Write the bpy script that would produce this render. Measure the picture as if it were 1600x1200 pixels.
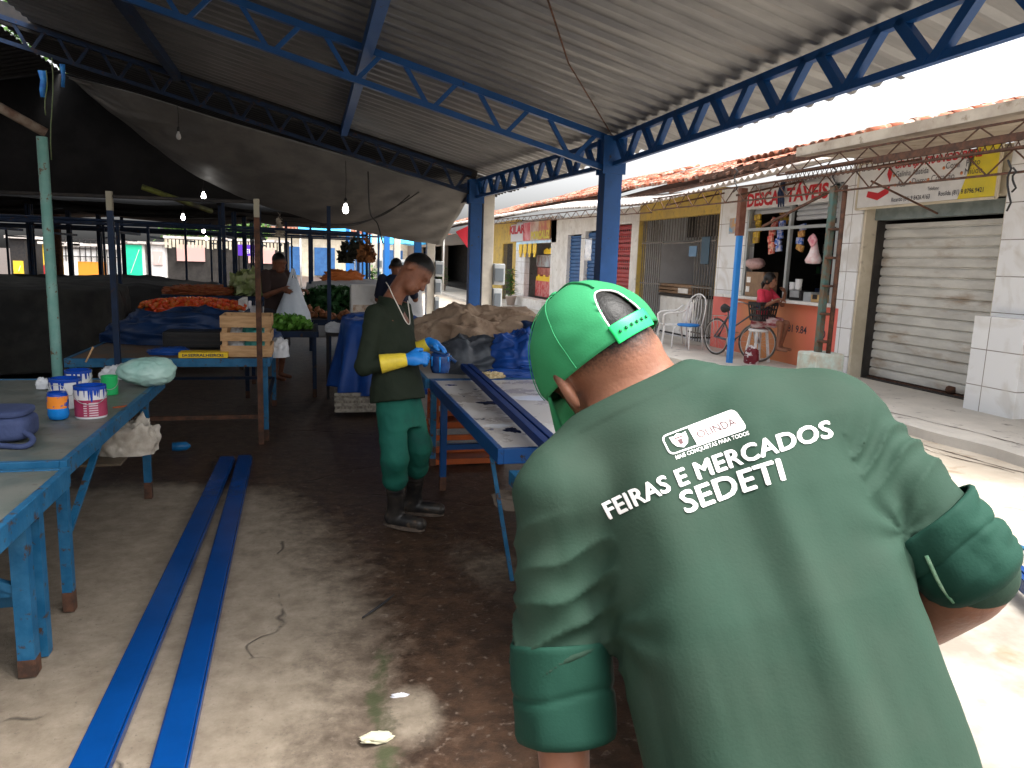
import bpy, bmesh, math, random
import numpy as np
from mathutils import Vector, Matrix
from mathutils.bvhtree import BVHTree
rad = math.radians
for o in list(bpy.data.objects): bpy.data.objects.remove(o)
SC = bpy.context.scene
COL = SC.collection
# ------------------------------------------------------------------ camera
FPX, HC = 1160.0, 1.65
YAW, PIT, ROL = rad(15.4), rad(9.3), rad(1.95)
Fw = np.array([math.sin(YAW)*math.cos(PIT), math.cos(YAW)*math.cos(PIT), -math.sin(PIT)])
_r = np.array([math.cos(YAW), -math.sin(YAW), 0.0]); _u = np.cross(_r, Fw)
Rw = math.cos(ROL)*_r + math.sin(ROL)*_u
Uw = math.cos(ROL)*_u - math.sin(ROL)*_r
Cw = np.array([0, 0, HC])
cd = bpy.data.cameras.new('camera'); cam = bpy.data.objects.new('camera', cd); COL.objects.link(cam)
cd.sensor_width = 36; cd.lens = FPX/1600*36; cd.clip_start = .05; cd.clip_end = 2000
m = Matrix(((Rw[0], Uw[0], -Fw[0], 0), (Rw[1], Uw[1], -Fw[1], 0), (Rw[2], Uw[2], -Fw[2], HC), (0, 0, 0, 1)))
cam.matrix_world = m
SC.camera = cam
# ------------------------------------------------------------------ light
SUN_EL, SUN_AZ = rad(66), rad(125)          # azimuth clockwise from +Y
w = bpy.data.worlds.new('World'); SC.world = w; w.use_nodes = True
nt = w.node_tree; bg = nt.nodes['Background']
sk = nt.nodes.new('ShaderNodeTexSky'); sk.sky_type = 'NISHITA'; sk.sun_disc = False
sk.sun_elevation = SUN_EL; sk.sun_rotation = SUN_AZ
sk.air_density = 1.0; sk.dust_density = 7.0; sk.ozone_density = 1.0
hs = nt.nodes.new('ShaderNodeHueSaturation'); hs.inputs['Saturation'].default_value = .12
nt.links.new(sk.outputs[0], hs.inputs['Color']); nt.links.new(hs.outputs[0], bg.inputs[0])
bg.inputs[1].default_value = 0.15
sd = bpy.data.lights.new('sun', 'SUN'); sd.energy = 1.25; sd.angle = rad(20); sd.color = (1, .94, .86)
so = bpy.data.objects.new('sun', sd); COL.objects.link(so)
sv = Vector((math.sin(SUN_AZ)*math.cos(SUN_EL), math.cos(SUN_AZ)*math.cos(SUN_EL), math.sin(SUN_EL)))
so.rotation_euler = (-sv).to_track_quat('-Z', 'Y').to_euler(); so.location = (4, -6, 12)
SC.view_settings.view_transform = 'Standard'; SC.view_settings.look = 'None'
SC.view_settings.exposure = 1.85; SC.view_settings.gamma = 1
SC.cycles.max_bounces = 8; SC.cycles.diffuse_bounces = 5
# ------------------------------------------------------------------ measured rays -> points
def ray(x, y):
    d = Fw + Rw*(x-800)/FPX - Uw*(y-600)/FPX
    return d
def at(x, y, d): return Cw + ray(x, y)*d                # depth along the view axis
def onz(x, y, z=0.0):
    r = ray(x, y); return Cw + r*((z-HC)/r[2])
def onx(x, y, X):
    r = ray(x, y); return Cw + r*(X/r[0])
def ony(x, y, Y):
    r = ray(x, y); return Cw + r*(Y/r[1])
def nrm(v):
    v = np.asarray(v, float); return v/np.linalg.norm(v)
# ------------------------------------------------------------------ noise (numpy)
def _hash(i, j, k, s):
    n = (i*374761393 + j*668265263 + k*2147483647 + s*1274126177) & 0xffffffff
    n = ((n ^ (n >> 13))*1274126177) & 0xffffffff
    n = n ^ (n >> 16)
    return (n & 0xffff)/65535.0
def vn(P, s=0):
    P = np.asarray(P, float); f = np.floor(P).astype(np.int64); t = P-f; t = t*t*(3-2*t)
    i, j, k = f[..., 0], f[..., 1], f[..., 2]; r = 0
    for a in (0, 1):
        wa = t[..., 0] if a else 1-t[..., 0]
        for b in (0, 1):
            wb = t[..., 1] if b else 1-t[..., 1]
            for c in (0, 1):
                wc = t[..., 2] if c else 1-t[..., 2]
                r = r + wa*wb*wc*_hash(i+a, j+b, k+c, s)
    return r*2-1
def fbm(P, s=0, o=3):
    P = np.asarray(P, float)
    r = 0; a = 1; tt = 0
    for q in range(o):
        r = r + a*vn(P*(2**q)+q*7.3, s+q); tt += a; a *= .5
    return r/tt
def ridge(P, s=0, o=3):
    P = np.asarray(P, float); r = 0; a = 1; tt = 0
    for q in range(o):
        r = r + a*(1-2*np.abs(vn(P*(1.9**q)+q*5.1, s+q))); tt += a; a *= .55
    return r/tt
# ------------------------------------------------------------------ materials
MATS = {}
def mat(name, c, c2=None, scale=6, rough=.6, metal=0, bump=0, bscale=40, lo=.4, hi=.6, r2=None, detail=6,
        alpha=1, trans=0, emit=None, estr=0, stretch=(1, 1, 1), c3=None, s3=20, lo3=.6, hi3=.66, wave=None, spec=.3, sheen=0):
    if name in MATS: return MATS[name]
    m = bpy.data.materials.new(name); m.use_nodes = True; nt = m.node_tree; N = nt.nodes; L = nt.links
    b = N['Principled BSDF']; b.inputs['Roughness'].default_value = rough; b.inputs['Metallic'].default_value = metal
    if spec is not None: b.inputs['Specular IOR Level'].default_value = spec
    if sheen: b.inputs['Sheen Weight'].default_value = sheen
    tc = N.new('ShaderNodeTexCoord'); mp = N.new('ShaderNodeMapping'); L.new(tc.outputs['Object'], mp.inputs[0])
    mp.inputs['Scale'].default_value = stretch
    col = None
    def nz(sc, l, h, det=detail):
        n = N.new('ShaderNodeTexNoise'); n.inputs['Scale'].default_value = sc; n.inputs['Detail'].default_value = det
        n.inputs['Roughness'].default_value = .62
        L.new(mp.outputs[0], n.inputs['Vector'])
        r = N.new('ShaderNodeMapRange'); r.inputs[1].default_value = l; r.inputs[2].default_value = h
        L.new(n.outputs['Fac'], r.inputs[0]); return r.outputs[0], n
    def mix(f, a, b_):
        x = N.new('ShaderNodeMix'); x.data_type = 'RGBA'
        L.new(f, x.inputs[0])
        if isinstance(a, tuple): x.inputs[6].default_value = a+(1,)
        else: L.new(a, x.inputs[6])
        x.inputs[7].default_value = tuple(b_)+(1,)
        return x.outputs[2]
    if c2:
        f, n = nz(scale, lo, hi); col = mix(f, tuple(c), c2)
        if r2 is not None:
            rr = N.new('ShaderNodeMapRange'); rr.inputs[3].default_value = rough; rr.inputs[4].default_value = r2
            L.new(f, rr.inputs[0]); L.new(rr.outputs[0], b.inputs['Roughness'])
    if c3:
        f3, n3 = nz(s3, lo3, hi3); col = mix(f3, col if col is not None else tuple(c), c3)
    if col is not None: L.new(col, b.inputs['Base Color'])
    else: b.inputs['Base Color'].default_value = tuple(c)+(1,)
    if bump:
        n = N.new('ShaderNodeTexNoise'); n.inputs['Scale'].default_value = bscale; n.inputs['Detail'].default_value = 5
        L.new(mp.outputs[0], n.inputs['Vector'])
        bp = N.new('ShaderNodeBump'); bp.inputs['Strength'].default_value = bump; bp.inputs['Distance'].default_value = .01
        L.new(n.outputs['Fac'], bp.inputs['Height']); L.new(bp.outputs[0], b.inputs['Normal'])
    if trans: b.inputs['Transmission Weight'].default_value = trans
    if alpha < 1: b.inputs['Alpha'].default_value = alpha
    if emit:
        b.inputs['Emission Color'].default_value = tuple(emit)+(1,); b.inputs['Emission Strength'].default_value = estr
    MATS[name] = m; return m
# ------------------------------------------------------------------ mesh builder
ORG = {}
def link(o, parent=None, org=None):
    COL.objects.link(o)
    if parent is not None: o.parent = parent
    ORG[o.name] = np.array(org if org is not None else (0, 0, 0), float)
    return o
def thing(name, label, cat, loc=(0, 0, 0), group=None):
    o = bpy.data.objects.new(name, None); o.empty_display_size = .1
    link(o, None, loc); o.location = tuple(float(v) for v in loc)
    o['label'] = label; o['category'] = cat
    if group: o['group'] = group
    return o
def tag(o, label=None, cat=None, group=None, kind=None):
    if label: o['label'] = label
    if cat: o['category'] = cat
    if group: o['group'] = group
    if kind: o['kind'] = kind
    return o
def mesh_np(name, V, F, mat_, parent=None, smooth=True, quads=True, org=None):
    V = np.asarray(V, np.float32)
    if parent is not None: o0 = ORG[parent.name]
    elif org is not None: o0 = np.array(org, float)
    else: o0 = np.array([ (V[:,0].min()+V[:,0].max())/2, (V[:,1].min()+V[:,1].max())/2, V[:,2].min()])
    V = V - o0.astype(np.float32)
    F = np.asarray(F, np.int32); k = F.shape[1]
    me = bpy.data.meshes.new(name)
    me.vertices.add(len(V)); me.vertices.foreach_set('co', V.ravel())
    me.loops.add(F.size); me.loops.foreach_set('vertex_index', F.ravel())
    me.polygons.add(len(F)); me.polygons.foreach_set('loop_start', np.arange(0, F.size, k, dtype=np.int32))
    me.polygons.foreach_set('loop_total', np.full(len(F), k, np.int32))
    me.polygons.foreach_set('use_smooth', np.full(len(F), smooth))
    me.materials.append(mat_); me.update(); me.validate()
    o = bpy.data.objects.new(name, me); link(o, parent, o0)
    if parent is None: o.location = tuple(float(v) for v in o0)
    return o
class MB:
    def __init__(s): s.v = []; s.f = []; s.mi = []; s.sm = []; s.m = 0
    def add(s, V, F, smooth=False):
        n = len(s.v); s.v.extend([tuple(float(c) for c in p) for p in V])
        for f in F: s.f.append([n+i for i in f]); s.mi.append(s.m); s.sm.append(smooth)
        return s
    def box(s, x0, x1, y0, y1, z0, z1):
        V = [(x, y, z) for z in (z0, z1) for y in (y0, y1) for x in (x0, x1)]
        return s.add(V, [(0, 2, 3, 1), (4, 5, 7, 6), (0, 1, 5, 4), (2, 6, 7, 3), (0, 4, 6, 2), (1, 3, 7, 5)])
    def obox(s, c, ax, ay, az, hx, hy, hz):
        c = np.array(c, float); ax, ay, az = np.array(ax)*hx, np.array(ay)*hy, np.array(az)*hz
        V = [c+ax*i+ay*j+az*k for k in (-1, 1) for j in (-1, 1) for i in (-1, 1)]
        return s.add(V, [(0, 2, 3, 1), (4, 5, 7, 6), (0, 1, 5, 4), (2, 6, 7, 3), (0, 4, 6, 2), (1, 3, 7, 5)])
    def bar(s, p, q, w_, h_=None, up=(0, 0, 1)):
        p = np.array(p, float); q = np.array(q, float); h_ = w_ if h_ is None else h_
        d = nrm(q-p); up = np.array(up, float)
        if abs(d@up) > .97: up = np.array([0, 1., 0]) if abs(d[1]) < .9 else np.array([1., 0, 0])
        sx = nrm(np.cross(d, up)); sz = nrm(np.cross(sx, d))
        return s.obox((p+q)/2, sx, d, sz, w_/2, np.linalg.norm(q-p)/2, h_/2)
    def tube(s, pts, r, n=8, cap=True):
        pts = [np.array(p, float) for p in pts]; m_ = len(pts)
        rr = r if hasattr(r, '__len__') else [r]*m_
        V = []; t0 = nrm(pts[1]-pts[0]); a = np.array([0, 0, 1.]) if abs(t0[2]) < .9 else np.array([1., 0, 0])
        u = nrm(np.cross(t0, a))
        for i in range(m_):
            t = nrm(pts[min(i+1, m_-1)]-pts[max(i-1, 0)])
            u = nrm(u - t*(u@t)); v = np.cross(t, u)
            for k in range(n):
                an = 2*math.pi*k/n; V.append(pts[i]+rr[i]*(u*math.cos(an)+v*math.sin(an)))
        F = [(i*n+k, i*n+(k+1) % n, (i+1)*n+(k+1) % n, (i+1)*n+k) for i in range(m_-1) for k in range(n)]
        if cap: F += [tuple(range(n))[::-1], tuple((m_-1)*n+k for k in range(n))]
        return s.add(V, F, True)
    def lathe(s, c, prof, n=24, ax=(0, 0, 1), cap=True):
        c = np.array(c, float); ax = nrm(ax); a = np.array([1., 0, 0]) if abs(ax[0]) < .9 else np.array([0, 1., 0])
        u = nrm(np.cross(ax, a)); v = np.cross(ax, u); V = []
        for r, z in prof:
            for k in range(n):
                an = 2*math.pi*k/n; V.append(c+ax*z+r*(u*math.cos(an)+v*math.sin(an)))
        m_ = len(prof)
        F = [(i*n+k, i*n+(k+1) % n, (i+1)*n+(k+1) % n, (i+1)*n+k) for i in range(m_-1) for k in range(n)]
        if cap: F += [tuple(range(n))[::-1], tuple((m_-1)*n+k for k in range(n))]
        return s.add(V, F, True)
    def grid(s, G, smooth=True):
        G = np.asarray(G, float); a, b = G.shape[:2]
        F = [(i*b+j, i*b+j+1, (i+1)*b+j+1, (i+1)*b+j) for i in range(a-1) for j in range(b-1)]
        return s.add(G.reshape(-1, 3), F, smooth)
    def quad(s, a, b, c, d): return s.add([a, b, c, d], [(0, 1, 2, 3)])
    def ell(s, c, r, nu=12, nv=8, fn=None):
        V = []; F = []
        for i in range(nv+1):
            th = math.pi*i/nv
            for j in range(nu):
                ph = 2*math.pi*j/nu
                V.append([math.sin(th)*math.cos(ph), math.sin(th)*math.sin(ph), math.cos(th)])
        V = np.array(V)
        k = np.ones(len(V)) if fn is None else fn(V)
        V = np.array(c)+V*np.array(r)*k[:, None]
        F = [(i*nu+j, (i+1)*nu+j, (i+1)*nu+(j+1) % nu, i*nu+(j+1) % nu) for i in range(nv) for j in range(nu)]
        return s.add(V, F, True)
    def build(s, name, mats, parent=None, bevel=0, org=None):
        V = np.array(s.v)
        if parent is not None: o0 = ORG[parent.name]
        elif org is not None: o0 = np.array(org, float)
        else: o0 = np.array([(V[:, 0].min()+V[:, 0].max())/2, (V[:, 1].min()+V[:, 1].max())/2, V[:, 2].min()])
        me = bpy.data.meshes.new(name); me.from_pydata([tuple(p) for p in (V-o0)], [], s.f)
        if not isinstance(mats, (list, tuple)): mats = [mats]
        for m_ in mats: me.materials.append(m_)
        me.polygons.foreach_set('material_index', s.mi); me.polygons.foreach_set('use_smooth', s.sm); me.update()
        o = bpy.data.objects.new(name, me); link(o, parent, o0)
        if parent is None: o.location = tuple(float(v) for v in o0)
        if bevel:
            bm_ = o.modifiers.new('bevel', 'BEVEL'); bm_.width = bevel; bm_.segments = 2; bm_.limit_method = 'ANGLE'
        return o
def copy_tree(o, loc=None, rotz=None, label=None, group=None):
    def cp(a, par):
        c = a.copy(); COL.objects.link(c); c.parent = par
        for ch in [x for x in KIDS.get(a.name, [])]: cp(ch, c)
        return c
    KIDS = {}
    for x in COL.objects:
        if x.parent is not None: KIDS.setdefault(x.parent.name, []).append(x)
    c = cp(o, None)
    if loc is not None: c.location = tuple(float(v) for v in loc)
    if rotz is not None: c.rotation_euler = (0, 0, rotz)
    if label: c['label'] = label
    if group: c['group'] = group
    return c
# flat writing made of real outlines
def text_verts(s, size=1.0, bold=0.0, align='LEFT', space=1.0):
    cu = bpy.data.curves.new('writing', 'FONT'); cu.body = s; cu.size = size; cu.offset = bold; cu.align_x = align
    cu.space_character = space; cu.resolution_u = 3
    o = bpy.data.objects.new('writing', cu); COL.objects.link(o)
    dg = bpy.context.evaluated_depsgraph_get(); me = o.evaluated_get(dg).to_mesh()
    bm = bmesh.new(); bm.from_mesh(me); o.evaluated_get(dg).to_mesh_clear()
    bmesh.ops.triangulate(bm, faces=bm.faces[:]); 
    bm.verts.ensure_lookup_table()
    V = np.array([v.co[:] for v in bm.verts]); F = [[v.index for v in f.verts] for f in bm.faces]
    bm.free(); bpy.data.objects.remove(o); bpy.data.curves.remove(cu)
    return V, F
def writing(mb, s, org, right, up, size, bold=0, align='CENTER', space=1.0, width=None, off=.0015, slant=0):
    V, F = text_verts(s, size, bold, align, space)
    right, up = nrm(right), nrm(up); n = np.cross(right, up)
    sx = 1.0 if width is None else width/max(1e-6, V[:, 0].max()-V[:, 0].min())
    P = np.array(org)+np.outer(V[:, 0]*sx+slant*V[:, 1], right)+np.outer(V[:, 1], up)+n*off
    mb.add(P, F)
# ------------------------------------------------------------------ implicit bodies
def cone(P, a, b, ra, rb):
    a = np.asarray(a, np.float32); b = np.asarray(b, np.float32); d = b-a
    t = np.clip(((P-a)@d)/max(1e-9, d@d), 0, 1)
    return np.linalg.norm(P-a-t[:, None]*d, axis=1)-(ra+(rb-ra)*t)
def elli(P, c, X, Y, Z, r):
    q = P-np.asarray(c, np.float32); M = np.array([X, Y, Z], np.float32); q = (q@M.T)/np.array(r, np.float32)
    k0 = np.linalg.norm(q, axis=1); k1 = np.linalg.norm(q/np.array(r, np.float32), axis=1)
    return k0*(k0-1)/np.maximum(k1, 1e-6)
def smin(a, b, k):
    h = np.maximum(k-np.abs(a-b), 0)/k
    return np.minimum(a, b)-h*h*k*.25
def smax(a, b, k): return -smin(-a, -b, k)
def section(P, A0, A, L, st, pw=2.3):
    """swept oval: stations (t, lateral off, dorsal off, half width, half depth) along axis A"""
    D = np.cross(A, L); q = P-np.asarray(A0, np.float32); t = q@A.astype(np.float32)
    x = q@L.astype(np.float32); y = q@D.astype(np.float32); st = sorted(st); T = [s_[0] for s_ in st]
    g = lambda i: np.interp(t, T, [s_[i] for s_ in st])
    w_, d_ = g(3), g(4); k = (np.abs((x-g(1))/w_)**pw+np.abs((y-g(2))/d_)**pw)**(1/pw)
    f = (k-1)*np.minimum(w_, d_)
    return np.maximum(f, np.maximum(T[0]-t, t-T[-1]))
def surf(f, lo, hi, h, B=6):
    lo = np.array(lo, float); hi = np.array(hi, float); n = np.ceil((hi-lo)/h/B).astype(int)*B+1
    nb = (n-1)//B
    ci = np.stack(np.meshgrid(*[np.arange(k) for k in nb], indexing='ij'), -1).reshape(-1, 3)
    cc = (lo+(ci*B+B/2)*h).astype(np.float32)
    cv = f(cc); V = np.empty(n, np.float32)
    V[...] = 1
    big = np.repeat(np.repeat(np.repeat(np.sign(cv).reshape(nb), B, 0), B, 1), B, 2)
    V[:-1, :-1, :-1] = big
    act = ci[np.abs(cv) < B*h*1.5]
    g = np.stack(np.meshgrid(*[np.arange(B+1)]*3, indexing='ij'), -1).reshape(-1, 3)
    for s_ in range(0, len(act), 4000):
        idx = (act[s_:s_+4000, None, :]*B+g[None]).reshape(-1, 3)
        V[idx[:, 0], idx[:, 1], idx[:, 2]] = f((lo+idx*h).astype(np.float32))
    S = V < 0
    c = np.zeros(np.array(n)-1, np.int8)
    for a in (0, 1):
        for b in (0, 1):
            for d in (0, 1): c += S[a:n[0]-1+a, b:n[1]-1+b, d:n[2]-1+d]
    A = np.argwhere((c > 0) & (c < 8)); ID = np.full(c.shape, -1, np.int32); ID[A[:, 0], A[:, 1], A[:, 2]] = np.arange(len(A))
    acc = np.zeros((len(A), 3)); cnt = np.zeros(len(A))
    cor = [(a, b, d) for a in (0, 1) for b in (0, 1) for d in (0, 1)]
    for p in cor:
        for ax in range(3):
            if p[ax]: continue
            q = list(p); q[ax] = 1
            v0 = V[A[:, 0]+p[0], A[:, 1]+p[1], A[:, 2]+p[2]]; v1 = V[A[:, 0]+q[0], A[:, 1]+q[1], A[:, 2]+q[2]]
            mk = (v0 < 0) != (v1 < 0); t = np.where(mk, v0/np.where(mk, v0-v1, 1), 0)
            e = np.tile(np.array(p, float), (len(A), 1)); e[:, ax] += t
            acc[mk] += e[mk]; cnt[mk] += 1
    P = lo+(A+acc/cnt[:, None])*h; Fs = []
    for ax in range(3):
        u, v = (ax+1) % 3, (ax+2) % 3
        sl0 = [slice(None)]*3; sl1 = [slice(None)]*3; sl0[ax] = slice(0, -1); sl1[ax] = slice(1, None)
        E0 = S[tuple(sl0)]; E1 = S[tuple(sl1)]; e = np.argwhere(E0 != E1)
        ok = (e[:, u] > 0) & (e[:, v] > 0) & (e[:, u] < n[u]-1) & (e[:, v] < n[v]-1); e = e[ok]
        ins = E0[e[:, 0], e[:, 1], e[:, 2]]
        def idn(du, dv):
            k = e.copy(); k[:, u] += du; k[:, v] += dv; return ID[k[:, 0], k[:, 1], k[:, 2]]
        q = np.stack([idn(-1, -1), idn(0, -1), idn(0, 0), idn(-1, 0)], 1)
        q[~ins] = q[~ins][:, ::-1]; Fs.append(q)
    F = np.concatenate(Fs); F = F[(F >= 0).all(1)]
    return P, F
def normals(P, F):
    n = np.cross(P[F[:, 2]]-P[F[:, 0]], P[F[:, 3]]-P[F[:, 1]]); N = np.zeros_like(P)
    for k in range(4): np.add.at(N, F[:, k], n)
    return N/np.maximum(np.linalg.norm(N, axis=1), 1e-9)[:, None]
def smooth_np(P, F, it=2, lam=.5):
    for _ in range(it):
        S_ = np.zeros_like(P); c = np.zeros(len(P))
        for a, b in ((0, 1), (1, 2), (2, 3), (3, 0)):
            np.add.at(S_, F[:, a], P[F[:, b]]); np.add.at(c, F[:, a], 1)
            np.add.at(S_, F[:, b], P[F[:, a]]); np.add.at(c, F[:, b], 1)
        P = P+(S_/c[:, None]-P)*lam
    return P
def hand(P, f, wr, d, nrmv, ts, k=.012, sc=1.0, curl=.5, g=0.0):
    """palm + four fingers + thumb. d: hand direction, nrmv: back-of-hand normal, ts: thumb side"""
    d = nrm(d); nv = nrm(np.array(nrmv)-d*(np.array(nrmv)@d)); ts = nrm(np.array(ts)-d*(np.array(ts)@d)-nv*(np.array(ts)@nv))
    wr = np.array(wr, float)
    f = smin(f, elli(P, wr+d*.05*sc, ts, d, nv, (.042*sc+g, .055*sc, .017*sc+g)), k)
    for i, (o, l) in enumerate(((.03, .072), (.01, .082), (-.011, .076), (-.031, .06))):
        p = wr+d*.088*sc+ts*o*sc; a = -curl*(.7+.1*i); r = .0092*sc+g; dirv = d
        ff = None
        for j, sl in enumerate((.42, .33, .27)):
            ang = a*(j+1)*1.0
            dirv = d*math.cos(ang)+nv*math.sin(ang)
            q = p+dirv*l*sl*sc; s_ = cone(P, p, q, r-.0006*j, r-.0006*(j+1)); ff = s_ if ff is None else np.minimum(ff, s_); p = q
        f = smin(f, ff, .006)
    p = wr+d*.03*sc+ts*.034*sc; q = p+(ts*.6+d*.75-nv*.25)*.04*sc; e = q+(d*.9+ts*.15-nv*(.2+curl*.4))*.032*sc
    return smin(smin(f, cone(P, p, q, .0135*sc+g, .0115*sc+g), .012), cone(P, q, e, .011*sc+g, .009*sc+g), .005)
# ================================================================== materials in use
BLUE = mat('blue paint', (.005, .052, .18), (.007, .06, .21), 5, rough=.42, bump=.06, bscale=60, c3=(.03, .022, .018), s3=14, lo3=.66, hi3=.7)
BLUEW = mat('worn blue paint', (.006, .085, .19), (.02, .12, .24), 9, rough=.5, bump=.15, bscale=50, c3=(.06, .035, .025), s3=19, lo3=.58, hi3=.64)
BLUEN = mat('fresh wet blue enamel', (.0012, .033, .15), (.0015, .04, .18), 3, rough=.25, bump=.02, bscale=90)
DKBLUE = mat('navy and shaded blue paint', (.003, .012, .035), (.005, .02, .06), 5, rough=.6, c3=(.04, .02, .015), s3=12, lo3=.6, hi3=.66)  # navy parts; also the blue paint with shade put into its colour
TEAL = mat('weathered teal paint', (.16, .36, .32), (.22, .42, .38), 9, rough=.6, bump=.15, c3=(.16, .1, .06), s3=18, lo3=.6, hi3=.66)
RUST = mat('rusty iron', (.05, .028, .02), (.11, .05, .03), 14, rough=.85, bump=.3)
DARKI = mat('dark iron', (.02, .02, .022), (.035, .03, .028), 10, rough=.7)
GREY = mat('grey plastic', (.35, .37, .38), (.42, .44, .45), 6, rough=.5)
WHITEP = mat('white paint', (.8, .79, .77), (.68, .66, .63), 3, rough=.6, bump=.08, c3=(.42, .38, .33), s3=7, lo3=.6, hi3=.72)
WHITEPL = mat('white plastic', (.8, .8, .8), (.7, .7, .7), 5, rough=.35)
CREAM = mat('cream plaster', (.62, .56, .45), (.5, .44, .33), 2, rough=.85, bump=.2, c3=(.3, .25, .19), s3=5, lo3=.6, hi3=.75)
YELLOWW = mat('yellow plaster', (.62, .44, .1), (.5, .36, .12), 2, rough=.8, c3=(.3, .22, .1), s3=6, lo3=.55, hi3=.7)
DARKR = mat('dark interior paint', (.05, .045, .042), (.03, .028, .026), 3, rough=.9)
ROOM = mat('dim grey plaster', (.6, .6, .62), (.5, .5, .52), 2, rough=.9)
GALV = mat('galvanised roof sheet', (.24, .245, .25), (.175, .18, .19), 2.2, rough=.46, metal=.6, bump=.05, bscale=12, c3=(.22, .2, .19), s3=3.1, lo3=.58, hi3=.75, stretch=(.5, 2, 1))
TARPG = mat('grey tarpaulin', (.14, .138, .135), (.10, .10, .10), 2, rough=.6, bump=.2, bscale=6, c3=(.1, .1, .1), s3=5, lo3=.6, hi3=.75)
TARPK = mat('black tarpaulin', (.018, .018, .019), (.03, .03, .03), 2, rough=.6, bump=.2, bscale=8)
TARPD = mat('dusty dark tarpaulin', (.035, .035, .032), (.018, .018, .018), 3, rough=.85, bump=.3, bscale=14)
TARPB = mat('blue tarpaulin', (.006, .045, .22), (.01, .065, .3), 4, rough=.45, bump=.12, bscale=30)
TARPN = mat('navy tarpaulin', (.005, .018, .06), (.007, .03, .1), 4, rough=.5, bump=.15, bscale=30)
TARPC = mat('beige canvas', (.36, .265, .19), (.26, .18, .125), 5, rough=.9, bump=.35, bscale=45, c3=(.2, .13, .09), s3=9, lo3=.56, hi3=.68)
WHITEBAG = mat('white film plastic', (.7, .72, .75), (.6, .62, .66), 6, rough=.35, bump=.15, bscale=40)
RED = mat('red paint', (.42, .03, .03), (.34, .025, .03), 4, rough=.5)
ASB = mat('whitewashed fibre cement', (.66, .62, .58), (.5, .45, .42), 3, rough=.9, bump=.2, c3=(.2, .17, .15), s3=6, lo3=.58, hi3=.7)
CLAY = mat('clay roof tile', (.42, .13, .07), (.3, .1, .06), 9, rough=.85, bump=.3, c3=(.5, .4, .33), s3=7, lo3=.5, hi3=.62)
WOOD = mat('pale crate wood', (.58, .36, .19), (.46, .27, .13), 7, rough=.7, bump=.25, bscale=40, stretch=(1, 1, 6))
FORMICA = mat('scuffed grey green board', (.10, .12, .105), (.17, .175, .155), 4, rough=.38, r2=.55, bump=.08, c3=(.12, .12, .1), s3=16, lo3=.58, hi3=.66)
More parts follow.
